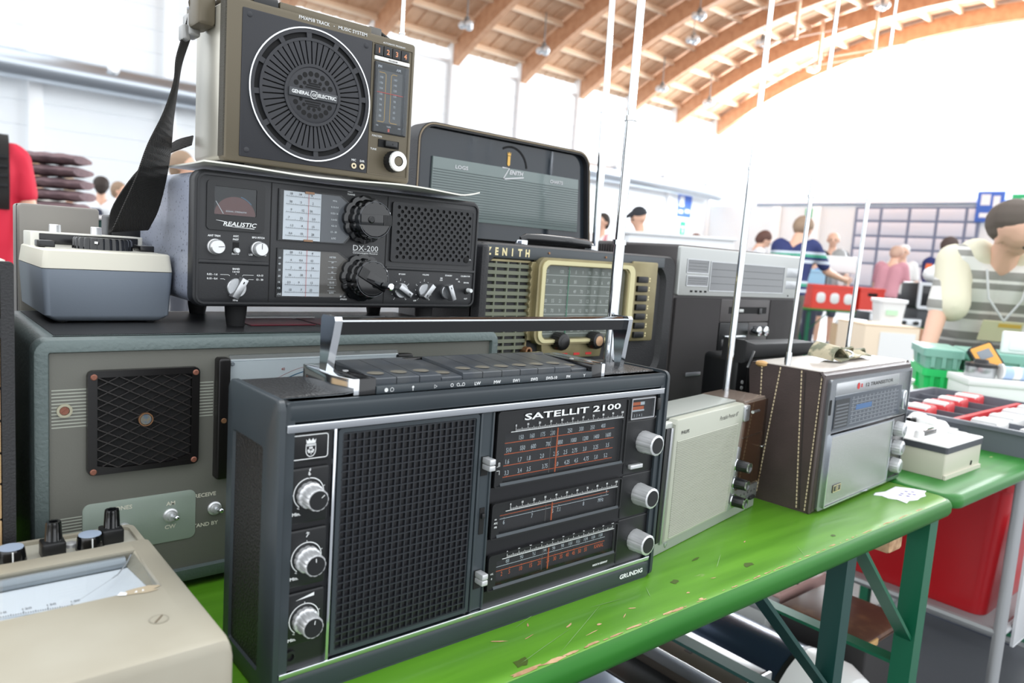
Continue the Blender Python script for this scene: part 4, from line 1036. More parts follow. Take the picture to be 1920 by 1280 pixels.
def b(g):
    N = 50
    for i in range(N):
        a0 = 2 * pi * (i + .19) / N; a1 = 2 * pi * (i + .81) / N
        P4 = []
        for r, aa in ((.0300, a0), (.0300, a1)): P4.append((cx + r * cos(aa), cz + r * sin(aa)))
        am = (a0 + a1) / 2; h0, h1 = (a1 - a0) / 2, (a1 - a0) / 2 + .012
        Q = [(cx + .0305 * cos(am - h0), cz + .0305 * sin(am - h0)), (cx + .0575 * cos(am - h1), cz + .0575 * sin(am - h1)), (cx + .0575 * cos(am + h1), cz + .0575 * sin(am + h1)), (cx + .0305 * cos(am + h0), cz + .0305 * sin(am + h0))]
        g.slab(Q, ey - .0040, ey - .001)
    g.ring(circ(cx, cz, .0330, 72), circ(cx, cz, .0298, 72), ey - .0052, ey - .001)
part(E_, 'slotted_grille', m_face, b, parent=sk, smooth=0)
def b(g):
    # hub: rings of round holes cut as collars over a dark well
    for r, n, q in ((.0225, 20, .0029), (.0155, 15, .0021)):
        for i in range(n):
            a = 2 * pi * (i + .5) / n
            if abs(sin(a)) * r < .0050: continue
            x, z = cx + r * cos(a), cz + r * sin(a)
            g.lathe((x, ey - .0049, z), (0, 1, 0), [(0, q), (.0004, q)], 10)
hub = child(part(E_, 'hub', m_face, lambda g: g.lathe((cx, ey - .0050, cz), (0, 1, 0), [(0, .0270), (.0008, .0298), (.004, .0298)], 48)), E_)
part(E_, 'hub_hole', m_dark, lambda g: (setattr(g, 'T', Matrix.Translation((0, -.00025, 0))), b(g)), parent=sk, smooth=0)
part(E_, 'hub_ribs', m_dark, lambda g: [g.box(cx - w, cx + w, ey - .0053, ey - .0046, cz + s * q - .0007, cz + s * q + .0007) for s in (1, -1) for q, w in ((.0075, .0092), (.0100, .0080), (.0122, .0055))], parent=sk)
nb = child(part(E_, 'name_bar', M('name_bar_grey', (58, 60, 64), .35), lambda g: g.box(cx - .0285, cx + .0285, ey - .0072, ey - .004, cz - .0046, cz + .0046, .0008)), E_)
def b(g):
    yy = ey - .0075
    g.text('GENERAL', cx - .0155, cz - .0015, .0036, yy, width=.0205, bold=.03); g.text('ELECTRIC', cx + .0157, cz - .0015, .0036, yy, width=.0215, bold=.03)
    g.arc(cx, cz, .0040, 0, 360, .0006, yy, 24); g.text('GE', cx, cz - .0015, .0030, yy, shear=.2)
    for k in range(4): g.arc(cx + .0046 * cos(k * pi / 2 + .7), cz + .0046 * sin(k * pi / 2 + .7), .0006, 0, 200, .0003, yy, 8)
part(E_, 'name_print', m_print, b, parent=sk, smooth=0)
for x, z in ((.0653, .5885), (.0655, .4512), (.2010, .5875)):
    part(E_, 'screw', m_face, lambda g: (g.lathe((x, ey - .0018, z), (0, 1, 0), [(0, .0022), (.0004, .0030), (.001, .0031)], 16)))
for x, z in ((.1908, .4505), (.2014, .4508)):
    part(E_, 'jack_socket', M('jack_brass', (190, 178, 150), .3, .7), lambda g: g.ring(circ(x, z, .0033, 18), circ(x, z, .0014, 18), ey - .0026, ey))
tl = G()
tl.text('FM/AM/8 TRACK', .1370, .5978, .0036, ey - .0003, width=.036, bold=.01); tl.text('MUSIC SYSTEM', .1835, .5978, .0036, ey - .0003, width=.036, bold=.01); tl.disc(.1603, .5995, .0005, ey - .0003, 8)
tl.text('MIC', .1908, .4560, .0024, ey - .0015); tl.text('EAR', .2018, .4560, .0024, ey - .0015)
tl.text('FUNCTION', .2205, .4880, .0022, ey - .0002, width=.013); tl.text('TUNE', .2165, .4725, .0022, ey - .0002); tl.text('AUTOMATIC PROGRAM', .2380, .5955, .0018, ey - .0003, width=.030)
obj('lettering', tl, m_print, E_, smooth=0)
# numbered programme lights and dial scale
for i in range(4):
    x = .2120 + i * .0118
    pb = child(part(E_, 'programme_window', m_panel, lambda g: g.box(x + .0002, x + .0112, ey - .0016, ey + .001, .5805, .5925, .0006)), E_)
    part(E_, 'number', M('number_orange', (224, 150, 110), .5), lambda g: g.text(str(i + 1), x + .0057, .5835, .0056, ey - .0018, bold=.02), parent=pb, smooth=0)
wb = child(part(E_, 'programme_bar', M('white_bar', (226, 226, 222), .35), lambda g: g.box(.2122, .2595, ey - .0022, ey + .001, .5750, .5797, .0008)), E_)
part(E_, 'bar_print', m_ink, lambda g: g.text('PROGRAM', .2360, .5763, .0018, ey - .0024), parent=wb, smooth=0)
dw = child(part(E_, 'dial_window', m_panel, lambda g: g.slab(rr(.2128, .2592, .4930, .5738, .0015), ey - .0014, ey + .001, .0006)), E_)
part(E_, 'scale_plate', M('scale_taupe', (96, 94, 92), .5), lambda g: g.box(.2172, .2505, ey - .0017, ey - .001, .5050, .5650), parent=dw, smooth=0)
part(E_, 'scale_rail', M('rail_yellow', (206, 160, 74), .45), lambda g: (g.line([(.2190, .5622), (.2265, .5622), (.2280, .5605), (.2280, .5075), (.2265, .5060), (.2190, .5060)], .0009, ey - .0019), g.line([(.2430, .5622), (.2370, .5622), (.2352, .5605), (.2352, .5075), (.2370, .5060), (.2455, .5060)], .0009, ey - .0019)), parent=dw, smooth=0)
def b(g):
    yy = ey - .0019
    for i, s in enumerate(['108', '106', '104', '100', '98', '94', '90', '88']): g.text(s, .2222, .5555 - i * .0063, .0026, yy, sx=.9)
    for i, s in enumerate(['160', '140', '120', '100', '90', '75', '65', '55']): g.text(s, .2410, .5555 - i * .0063, .0026, yy, sx=.9)
    for s, x in (('FM', .2195), ('AM', .2445)): g.text(s, x, .5670, .0030, yy, bold=.03)
    for s, x in (('FM', .2190), ('TAPE', .2345), ('AM', .2490)): g.text(s, x, .5005, .0018, yy)
part(E_, 'scale_print', M('pale_print', (206, 206, 208), .5), b, parent=dw, smooth=0)
part(E_, 'tape_light', M('lamp_red', (230, 90, 70), .4), lambda g: g.box(.2335, .2358, ey - .0022, ey - .001, .4955, .4992), parent=dw)
part(E_, 'needle', M('needle_red', (226, 66, 58), .4), lambda g: g.box(.2168, .2520, ey - .0024, ey - .0018, .5390, .5398), parent=dw, smooth=0)
part(E_, 'dial_cover', m_glassp, lambda g: g.loft([[(.2135 + .045 * i / 8, ey - .0034 - .0022 * sin(pi * i / 8), z) for i in range(9)] for z in (.4940, .5730)], False, False), parent=dw)
fs_ = child(part(E_, 'function_slot', m_dark, lambda g: g.box(.2225, .2505, ey - .0010, ey + .001, .4770, .4860)), E_)
part(E_, 'slider_cap', m_black, lambda g: (g.box(.2295, .2460, ey - .006, ey, .4778, .4852, .0012), g.box(.2390, .2400, ey - .0064, ey - .005, .4808, .4822)), parent=fs_)
kn = child(part(E_, 'tuning_knob', m_black, lambda g: g.lathe((.2432, ey - .013, .4618), (0, 1, 0), [(0, .0118), (.001, .0126), (.013, .0128)], 40, (20, .05))), E_)
part(E_, 'knob_ring', M('knob_white', (226, 226, 222), .2, .3), lambda g: g.lathe((.2432, ey - .0146, .4618), (0, 1, 0), [(0, .0060), (0, .0112), (.0015, .0120), (.003, .0120)], 32, caps=False), parent=kn)
part(E_, 'knob_cap', m_olive, lambda g: g.lathe((.2432, ey - .0140, .4618), (0, 1, 0), [(0, .0052), (.001, .006)], 24), parent=kn)
# volume wheel, top handle clip, side lugs
part(E_, 'volume_wheel', m_black, lambda g: g.cyl((.0700, ey + .012, fz1 + .001), (.0960, ey + .012, fz1 + .001), .0115, n=32))
cl = child(part(E_, 'handle_strap', m_webb, lambda g: g.tube([(.206, ey + .03, fz1 + .006), (.215, ey + .03, fz1 + .012), (.235, ey + .03, fz1 + .010), (.252, ey + .03, fz1 + .003), (.256, ey + .03, fz1 - .001)], .0045, 8, flat=.7)), E_)
part(E_, 'strap_clip', M('clip_grey', (96, 94, 90), .4, .3), lambda g: g.box(.2165, .2335, ey + .022, ey + .038, fz1 + .0035, fz1 + .0145, .002), parent=cl)
for y0 in (.345,): part(E_, 'strap_lug', m_olive, lambda g: g.box(.0240, .0430, .308, .348, .5760, .6230, .004))
for z in (.575, .568, .561, .554, .505, .498): part(E_, 'side_rib', m_black, lambda g: g.box(fx1 - .002, fx1 + .0035, ey + .020, ey + .034, z, z + .0042, .0008))
part(E_, 'side_rail', m_black, lambda g: g.box(fx1 - .002, fx1 + .0012, ey + .02, ey + .034, .488, .582))
aerial(E_, (.2720, .316, .470), (.2730, .316, .72), [(.30, .0040), (.62, .0032), (1, .0027)])
part(E_, 'aerial_holder', m_olive, lambda g: g.box(fx1 - .003, .2760, .308, .324, .462, .476, .002))
# webbing strap hanging from the lug, looping on the meter, back up behind
def ribbon(g, pts, th=.0016, sub=5):
    P = [(Vector(p), Vector(w)) for p, w in pts]
    def cr(a, b_, c, d, t): return .5 * ((2 * b_) + (c - a) * t + (2 * a - 5 * b_ + 4 * c - d) * t * t + (3 * b_ - a - 3 * c + d) * t ** 3)
    Q = []
    for i in range(len(P) - 1):
        q = [P[max(i - 1, 0)], P[i], P[i + 1], P[min(i + 2, len(P) - 1)]]
        for k in range(sub):
            t = k / sub; Q.append((cr(*[v[0] for v in q], t), cr(*[v[1] for v in q], t)))
    Q.append(P[-1]); R = []
    for i, (p, w) in enumerate(Q):
        t = (Q[min(i + 1, len(Q) - 1)][0] - Q[max(i - 1, 0)][0]).normalized(); n = t.cross(w).normalized() * th / 2
        R.append([p - w / 2 + n, p + w / 2 + n, p + w / 2 - n, p - w / 2 - n])
    g.loft(R)
st = child(part(E_, 'carrying_strap', m_webb, lambda g: ribbon(g, [
    ((.0300, .345, .5950), (.010, .012, .004)), ((.0268, .350, .5730), (.012, .014, .004)), ((.0205, .356, .5450), (.011, .018, 0)), ((.0185, .360, .5190), (.0125, .030, 0)), ((.0120, .362, .4850), (.020, .036, 0)), ((.0040, .365, .4500), (.032, .032, 0)),
    ((-.0030, .370, .4150), (.036, .022, 0)), ((-.0120, .376, .3820), (.041, .014, .004)), ((-.0175, .384, .3640), (.041, .012, .006)), ((-.0190, .392, .3580), (.041, .012, .005)), ((-.0195, .402, .3620), (.040, .012, .004)),
    ((-.0150, .408, .3860), (.036, .014, 0)), ((.0040, .410, .4300), (.022, .014, .006)), ((.0240, .400, .4540), (.008, .008, .014)), ((.0430, .380, .4650), (.003, .004, .011))]), smooth=0), E_)
part(E_, 'strap_clasp', M('clasp_grey', (150, 150, 148), .35, .5), lambda g: (g.box(.0235, .0365, .336, .358, .5690, .5930, .0025), g.box(.0185, .0265, .338, .354, .5640, .5800, .002)), parent=st)
part(E_, 'strap_ring', m_chrome, lambda g: g.tube([(.030 + .007 * cos(a), .338, .602 + .009 * sin(a)) for a in [2 * pi * i / 16 for i in range(16)]], .0016, 6, True), parent=st)
for x in (.06, .25): part(E_, 'foot', m_rubber, lambda g: g.box(x - .012, x + .012, ey + .02, ey + .085, .4352, .4400, .001))
# white plastic sheet between the two sets
def b(g):
    NX, NY = 40, 8; top, bot = [], []
    for j in range(NY + 1):
        for i in range(NX + 1):
            u, v = i / NX, j / NY
            x = .018 + .350 * u; y0 = .2600 + .010 * sin(7 * u) - .006 * u; yv = y0 + (.385 - y0) * v
            z = .4316 + (1 - v) ** 3 * (.0012 * sin(11 * u + .6) + (.0065 if u > .90 else 0) * ((u - .90) / .10) ** 1.5 if u > .9 else (1 - v) ** 3 * .0012 * sin(11 * u + .6))
            if .262 < yv < .40: pass
            top.append((x, yv, z + .0018)); bot.append((x, yv, z))
    n = NX + 1; vs = top + bot; o = len(top); fs = []
    for j in range(NY):
        for i in range(NX):
            a = j * n + i; fs.append((a, a + 1, a + n + 1, a + n)); fs.append((o + a, o + a + n, o + a + n + 1, o + a + 1))
    for i in range(NX): fs.append((i, o + i, o + i + 1, i + 1)); a = NY * n + i; fs.append((a, a + 1, o + a + 1, o + a))
    for j in range(NY): a = j * n; fs.append((a, a + n, o + a + n, o + a)); a += NX; fs.append((a, o + a, o + a + n, a + n))
    g.add(vs, fs)
g = G(); b(g); s1 = obj('plastic_sheet', g, M('white_sheet', (228, 226, 216), .3), org=(.19, .32, .4272))
tag(s1, 'thin white plastic sheet between the upright radio and the black receiver', 'sheet')
g = G(); g.orient = True
g.loft([[(.082 + .090 * i / 16, .2585 - .006 * sin(pi * i / 16) + k, .4290 + .0004 * i / 16 * 0 + (.0030 if w else -.0002) * sin(pi * i / 16) - .0045 * (i / 16) ** 2 + .0006) for i in range(17)] for k, w in ((0, 0), (0, 1), (.004, 1), (.004, 0))], False, False, True)
fl = obj('sheet_fold', g, M('white_sheet', (228, 226, 216), .3), s1)
fl.location = (0, 0, 0)
ORG.pop('x', None)

# ================================================================== beige galvanometer in the near left corner
m_beige = M('beige_case', (158, 153, 138), .36, var=(9, (150, 144, 128)))
V = thing('galvanometer', 'beige sloping measuring instrument with cracked long scale window, near left corner', 'meter', (-.2, .06, TT))
vx0, vx1, vy0, vy1 = -.44, -.0615, -.068, .1335
def b(g):
    pro = [(vy0 - .001, TT), (vy0, .093), (vy0 + .003, .0985), (vy0 + .008, .1), (.0330, .1), (.0330, .090), (.1100, .090), (.1100, .1), (vy1 - .004, .1), (vy1, .0975), (vy1, TT)]
    g.loft([[YZ((p[0] + (.002 if 0 else 0), p[1] - d), x) for p in pro] for x, d in ((vx0, 0), (-.078, 0))], True, True)
    # right rim closing the window, softly rounded on its outer edge
    pr2 = [(vy0 - .001, TT), (vy0, .093), (vy0 + .003, .0985), (vy0 + .008, .1), (vy1 - .004, .1), (vy1, .0975), (vy1, TT)]
    g.loft([[YZ(p, -.078) for p in pr2], [YZ(p, vx1 - .005) for p in pr2], [YZ((p[0], p[1] - (.0012 if p[1] > 0 else 0)), vx1 - .0015) for p in pr2], [YZ((p[0], p[1] - (.005 if p[1] > 0 else 0)), vx1) for p in pr2]], True, True)
part(V, 'case', m_beige, b)
part(V, 'window_bevel', m_beige, lambda g: g.loft([[(-.078, .033, .1001), (-.078, .110, .1001), (-.0865, .1015, .0915), (-.0800, .033, .0915)], [(-.0779, .033, .0905), (-.0779, .110, .0905), (-.0864, .1015, .0904), (-.0799, .033, .0904)]]), smooth=0)
part(V, 'scale_bar', M('grey_roller', (150, 156, 160), .3, .6), lambda g: g.cyl((vx0 + .01, .1035, .0935), (-.087, .1035, .0935), .0052, n=14))
sc = child(part(V, 'scale_plate', M('scale_white', (222, 226, 230), .5), lambda g: g.poly([], 0) if 0 else g.box(vx0 + .01, -.079, .0335, .0985, .0898, .0908)), V)
def b(g):
    z = .0911; ccx, ccy, RR = -.205, -.30, .358
    for i in range(-90, 60):
        a = radians(90 - i * .42 * .55); L = .004 if i % 10 == 0 else .0028 if i % 5 == 0 else .0019
        p, q = Vector((ccx + RR * cos(a), ccy + RR * sin(a), z)), Vector((ccx + (RR + L) * cos(a), ccy + (RR + L) * sin(a), z))
        if q.x > -.10 or p.x < vx0 + .02: continue
        w = Vector((.00028, 0, 0)); g.add([p - w, p + w, q + w, q - w], [(0, 1, 2, 3)])
    for k in range(-6, 6):
        a = radians(90 - k * 10 * .42 * .55 * 1.0); s = str(90 + k * 10)
        if ccx + RR * cos(a) > -.10: continue
        vs, fs = text_mesh(s, 0); h = .0030 / .7
        g.add([(ccx + (RR + .006) * cos(a) + (v.x - .3) * h, ccy + (RR + .006) * sin(a) + v.y * h, z) for v in vs], fs)
part(V, 'scale_print', M('grey_ink', (90, 92, 96), .5), b, parent=sc, smooth=0)
part(V, 'scale_edge', M('pale_blue_edge', (170, 184, 196), .5), lambda g: g.add([(-.205 + r * cos(radians(a)), -.30 + r * sin(radians(a)), .0911) for a in range(72, 125, 3) for r in (.3556, .3564)], [(2 * i, 2 * i + 1, 2 * i + 3, 2 * i + 2) for i in range(17)]), parent=sc, smooth=0)
part(V, 'window_pane', m_glassp, lambda g: g.add([(vx0 + .01, .0332, .0985), (-.0795, .0332, .0985), (-.0795, .1095, .0985), (vx0 + .01, .1095, .0985)], [(0, 1, 2, 3)]), smooth=0)
def b(g):
    P = [(-.082, .1050), (-.0860, .0960), (-.0885, .0900), (-.0930, .0820), (-.0985, .0720), (-.1040, .0660), (-.1120, .0585), (-.1230, .0480), (-.1330, .0390), (-.1400, .0345)]
    for i in range(len(P) - 1):
        a, c = Vector((*P[i], .0988)), Vector((*P[i + 1], .0988)); w = Vector((c.y - a.y, a.x - c.x, 0)).normalized() * (.0011 if i < 5 else .0004) * .5
        g.add([a - w, a + w, c + w, c - w], [(0, 1, 2, 3)])
    for x, y, a in ((-.0905, .0870, .9), (-.0950, .0800, 2.4), (-.0960, .0770, 1.2), (-.1010, .0700, 2.2), (-.0880, .0930, .3)):
        d = Vector((cos(a), sin(a), 0)) * .0028; p = Vector((x, y, .0989)); w = Vector((-d.y, d.x, 0)) * .09; g.add([p - d - w, p + d - w * .2, p + d + w * .2, p - d + w], [(0, 1, 2, 3)])
part(V, 'crack', M('crack_grey', (120, 124, 128), .5), b, smooth=0)
def b(g):
    g.add([(-.1060, .0300, .1004), (-.0985, .0285, .1004), (-.0900, .0262, .1004), (-.0820, .0270, .1004), (-.0845, .0300, .1004), (-.0790, .0325, .1004), (-.0800, .0345, .1004), (-.0860, .0375, .1004), (-.0950, .0372, .1004), (-.1010, .0362, .1004)], [tuple(range(10))])
tp_ = child(part(V, 'tape_residue', M('tape_tan', (168, 154, 130), .55), b, smooth=0), V)
part(V, 'torn_paper', m_print, lambda g: (g.add([(-.1085, .0310, .1006), (-.1030, .0285, .1006), (-.1015, .0325, .1006), (-.1050, .0360, .1006)], [(0, 1, 2, 3)]), g.add([(-.0975, .030, .1006), (-.0955, .0295, .1006), (-.095, .0330, .1006)], [(0, 1, 2)]), g.add([(-.0925, .0295, .1006), (-.0905, .0300, .1006), (-.091, .0335, .1006)], [(0, 1, 2)])), parent=tp_, smooth=0)
def b(g):
    g.ring(circ(-.0935, -.0180, .0062, 28), circ(-.0935, -.0180, .0056, 28), .0994, .1006, XY)
scw = child(part(V, 'screw', m_beige, lambda g: g.lathe((-.0935, -.0180, .0993), (0, 0, 1), [(0, .0055), (.0012, .0055)], 24)), V)
part(V, 'screw_slot', M('slot_brown', (96, 84, 66), .6), lambda g: (g.T is None and bar(g, (-.0968, -.0222, .1006), (-.0902, -.0138, .1006), .0011, .0004)), parent=scw)
part(V, 'screw_rim', M('rim_grey', (140, 136, 122), .5), b, parent=scw)
part(V, 'seam', M('slot_brown', (96, 84, 66), .6), lambda g: g.box(vx0, vx1 - .01, vy0 - .0016, vy0, .0005, .0015) if 0 else g.box(-.43, -.429, .0, .001, .099, .1002))
# rear control ledge with terminals and knobs
part(V, 'control_ledge', M('ledge_grey', (176, 174, 162), .4), lambda g: g.slab(rr(vx0 + .01, vx1 + .002, .1345, .2040, .006), TT + .004, .0840, 0, .002, XY))
part(V, 'ledge_rim', m_beige, lambda g: g.ring(rr(vx0 + .008, vx1 + .004, .1340, .2060, .008), rr(vx0 + .012, vx1 - .001, .137, .2010, .006), .06, .0868, XY))
for x, yy in ((-.1268, .172), (-.0808, .180), (-.240, .170)):
    bp_ = child(part(V, 'terminal_base', m_black, lambda g: g.box(x - .0088, x + .0088, yy - .009, yy + .009, .083, .0965, .0015)), V)
    part(V, 'terminal_cap', m_blackg, lambda g: g.lathe((x + .001, yy + .002, .0960), (0, 0, 1), [(0, .0072), (.001, .0066), (.014, .0060), (.016, .0056), (.016, .0035), (.013, .0030)], 40, (10, .12)), parent=bp_)
for x, yy in ((-.0990, .172), (-.1560, .172)):
    kb = child(part(V, 'range_knob', m_blackg, lambda g: g.lathe((x, yy, .0835), (0, 0, 1), [(0, .0112), (.011, .0098), (.0125, .0092)], 60, (20, .06))), V)
    part(V, 'knob_cap', M('knob_blue', (150, 164, 184), .35), lambda g: g.lathe((x, yy, .0958), (0, 0, 1), [(0, .0090), (.0008, .0088)], 28), parent=kb)
    part(V, 'pointer', m_print, lambda g: g.box(x - .0005, x + .0005, yy - .0112, yy - .0095, .0845, .0952), parent=kb)
part(V, 'fuse_cap', m_silver, lambda g: g.lathe((-.1115, .183, .0838), (0, 0, 1), [(0, .0055), (.003, .005), (.004, .003)], 18))

# ================================================================== boxes at the far left
t = thing('drawer_cabinet', 'black-edged cabinet with beige stacked panels at the left picture edge', 'cabinet', (-.24, .33, TT))
part(t, 'frame', M('black_leathercloth', (38, 38, 40), .55, bump=(500, .6)), lambda g: (g.box(-.34, -.1475, .222, .45, TT, .3245, .002), g.frame(-.34, -.1475, TT, .3265, .0095, .214, .224, .003), g.box(-.331, -.156, .2145, .224, .2630, .2790)))
for z0, z1 in ((.2800, .2920), (.2205, .2625), (.1925, .2195), (.1645, .1915), (.1375, .1635), (.1060, .1365), (.04, .105), (.005, .039)):
    part(t, 'drawer_front', M('beige_veneer', (196, 164, 122), .55, var=(30, (184, 150, 108))), lambda g: g.box(-.330, -.1575, .2155, .224, z0 + .0004, z1 - .0004, .0008))
part(t, 'top_cover', m_ivory, lambda g: g.box(-.335, -.152, .226, .445, .3245, .3275, .001))
m_gcase = M('warm_grey_case', (140, 136, 130), .55)
for x0, x1, lab in ((-.106, -.0215, 'warm grey case lid standing behind the ivory meter'), (-.24, -.127, 'warm grey case at the left picture edge behind the cabinet')):
    t = thing('equipment_case', lab, 'case', ((x0 + x1) / 2, .555, TT))
    part(t, 'shell', m_gcase, lambda g: g.slab(rr(x0, x1, TT, .3815, .004), .532, .588, .002, .002))
    part(t, 'lid_seam', m_dark, lambda g: g.box(x0 - .0004, x1 + .0004, .552, .5535, TT + .004, .3805))
t = thing('equipment_case', 'small black case half hidden behind the webbing strap', 'case', (.02, .555, TT))
part(t, 'shell', m_black, lambda g: g.slab(rr(-.008, .050, TT, .3760, .004), .532, .588, .002, .002))
part(t, 'handle', m_rubber, lambda g: g.tube([(.005, .56, .375), (.008, .56, .381), (.035, .56, .381), (.038, .56, .375)], .003, 6))

# ================================================================== vintage lidded portable behind, with gold escutcheon
m_lth = M('black_leathercloth', (38, 38, 40), .55, bump=(500, .6))
m_gold = M('champagne_gold', (150, 140, 106), .42, .5, var=(30, (136, 126, 94)))
m_gslat = M('olive_slat', (108, 112, 94), .5)
m_lidin = M('lid_lacquer', (40, 46, 52), .09)
Z = thing('lidded_radio', 'black vintage radio with raised lid, gold dial surround and handle, behind the tuning receiver', 'radio', (.62, .4, TT))
zx0, zx1, zy, zt = .4015, .8450, .300, .3760
part(Z, 'cabinet', m_lth, lambda g: g.slab(rr(zx0, zx1, TT, zt, .018, 5), zy + .008, zy + .205, 0, .006))
def b(g):
    po = rr(zx0, zx1, TT, zt, .020, 6); q = rr(zx0 + .012, zx1 - .024, .165, zt - .016, .034, 6)
    qi = rr(zx0 + .022, zx1 - .036, .176, zt - .024, .026, 6)
    pm = rr(zx0 + .003, zx1 - .003, TT, zt - .003, .018, 6)
    g.loft([[XZ(p, zy + .012) for p in po], [XZ(p, zy + .004) for p in po], [XZ(p, zy) for p in pm], [XZ(p, zy) for p in q], [XZ(p, zy + .014) for p in qi], [XZ(p, zy + .016) for p in qi]], loop=True)
part(Z, 'front_rim', m_lth, b)
part(Z, 'left_post', m_lth, lambda g: g.slab(rr(.3995, .4150, .17, .3740, .007, 5), zy - .012, zy + .006, .006))
part(Z, 'front_panel', m_bake, lambda g: g.box(zx0 + .018, zx1 - .03, zy + .011, zy + .016, .17, zt - .02))
part(Z, 'name_strip', M('name_strip_slate', (54, 60, 64), .4), lambda g: g.box(.4150, .812, zy - .0005, zy + .012, .3545, .3735, .002))
part(Z, 'name_lettering', M('ivory_gilt', (222, 208, 160), .4), lambda g: [g.text(s, .4195 + i * .0145, .3590, .0100, zy - .0009, bold=.05, sx=.85) for i, s in enumerate('ZENITH')], smooth=0)
sg = child(part(Z, 'grille_frame', m_gold, lambda g: g.frame(.4130, .5060, .186, .3530, .003, zy + .004, zy + .012, .004)), Z)
part(Z, 'grille_backing', m_dark, lambda g: g.box(.4150, .505, zy + .0105, zy + .0112, .188, .352), parent=sg)
for j in range(16):
    z = .1915 + j * .0100
    part(Z, 'slat', m_gslat, lambda g: g.slab([(zy + .004, z), (zy + .0095, z - .001), (zy + .0095, z + .0044), (zy + .004, z + .0054)], .4155, .5035, 0, 0, YZ), parent=sg, smooth=0)
part(Z, 'grille_rib', m_gslat, lambda g: [g.box(x, x + .0025, zy + .0042, zy + .0095, .189, .351) for x in (.4375, .4600, .4825)], parent=sg, smooth=0)
part(Z, 'serrated_edge', m_gold, lambda g: g.slab([(.5030, .235)] + [(.5118, .235)] + [(.5118, .352), (.5030, .352)] + [(.5030 - (.0025 if k % 2 else 0), .350 - k * .0055) for k in range(21)], zy - .001, zy + .012, .0008), smooth=0)
esc = child(part(Z, 'escutcheon', m_gold, lambda g: (g.ring(rr(.5080, .7280, .2290, .3600, .016, 6), rr(.5240, .7060, .2370, .3490, .010, 6), zy - .010, zy + .006, inner1=rr(.5260, .7040, .2390, .3470, .009, 6)), g.slab(rr(.7240, .7900, .2290, .3635, .004), zy - .004, zy + .008, .0015))), Z)
part(Z, 'window_rim', M('ivory_rim', (200, 192, 150), .35, .3), lambda g: g.ring(rr(.5140, .7220, .2320, .3560, .013, 6), rr(.5210, .7100, .2365, .3500, .010, 6), zy - .0125, zy - .008), parent=esc)
part(Z, 'scale_plate', M('scale_slate', (118, 120, 118), .4), lambda g: g.box(.522, .708, zy + .001, zy + .002, .236, .350), parent=esc)
def b(g):
    r = random.Random(4)
    for j in range(7):
        z = .2440 + j * .0150; g.line([(.528, z), (.698, z)], .0010, zy + .0008)
        for i in range(11):
            if r.random() < .88: g.text(str(r.choice([17, 25, 31, 41, 49, 6, 8, 9, 12, 15, 21, 55, 60, 70, 80, 90, 100])), .536 + i * .0152, z + .0032, .0055, zy + .0008, sx=.8, bold=.01)
part(Z, 'scale_print', M('pale_print', (206, 206, 208), .5), b, parent=esc, smooth=0)
part(Z, 'needle', M('needle_green', (60, 140, 110), .4), lambda g: g.box(.5800, .5815, zy - .001, zy, .236, .350), parent=esc, smooth=0)
part(Z, 'dial_glass', glass('dial_glass_old', (225, 230, 226), 1.0, .05), lambda g: g.poly([(.522, .2365), (.708, .2365), (.708, .3495), (.522, .3495)], zy - .0070), parent=esc, smooth=0)
part(Z, 'bright_strip', M('ivory_rim', (200, 192, 150), .35, .3), lambda g: g.slab(rr(.7090, .7240, .238, .350, .005), zy - .0115, zy - .006, .002), parent=esc)
for k in range(7):
    z = .3335 - k * .01560
    kb = child(part(Z, 'band_button', m_black, lambda g: g.slab(rr(.7365, .7620, z - .0052, z + .0052, .0012), zy - .0085, zy - .002, .001)), Z)
    part(Z, 'button_print', M('ivory_gilt', (222, 208, 160), .4), lambda g: (g.disc(.7705, z + .0022, .0017, zy - .0042, 10), g.disc(.7705, z - .0022, .0017, zy - .0042, 10)), parent=kb, smooth=0)
part(Z, 'knob_apron', m_gold, lambda g: g.slab([(.535, .2060), (.662, .2060), (.668, .2360), (.529, .2360)], zy - .003, zy + .012, .001))
for x, cap in ((.5630, m_bake), (.6405, M('knob_copper', (186, 150, 118), .35, .5))):
    kb = child(part(Z, 'control_knob', m_bake, lambda g: g.lathe((x, zy - .020, .2335), (0, 1, 0), [(0, .0095), (.001, .0125), (.006, .0142), (.018, .0142)], 40, (20, .05))), Z)
    part(Z, 'knob_cap', cap, lambda g: g.lathe((x, zy - .0212, .2335), (0, 1, 0), [(0, .0030), (.0008, .0080), (.002, .0082)], 20), parent=kb)
part(Z, 'control_mark', M('mark_red', (200, 44, 44), .5), lambda g: [g.box(x, x + .013, zy - .0038, zy - .0028, .2100, .2135) for x in (.5480, .5740, .6010, .6280)], smooth=0)
part(Z, 'jack_socket', m_brass, lambda g: g.ring(circ(.5040, .2195, .0062, 18), circ(.5040, .2195, .0034, 18), zy - .006, zy + .012))
for s in (0, 1): part(Z, 'trim_screw', m_brass, lambda g: g.lathe((.535 + .125 * s, zy - .002, .3665), (0, 1, 0), [(0, .0016), (.002, .0020)], 10))
# handle on the top
hz = child(part(Z, 'handle', m_blackg, lambda g: g.tube([(.503, zy + .030, .3840), (.512, zy + .028, .3868), (.54, zy + .026, .3876), (.60, zy + .026, .3872), (.645, zy + .028, .3858), (.656, zy + .030, .3830)], [.0035, .0052, .0058, .0058, .0052, .004], 12, flat=1.3)), Z)
for x in (.505, .655): part(Z, 'handle_mount', m_chrome, lambda g: g.box(x - .006, x + .006, zy + .022, zy + .038, zt - .001, .3835, .001), parent=hz)
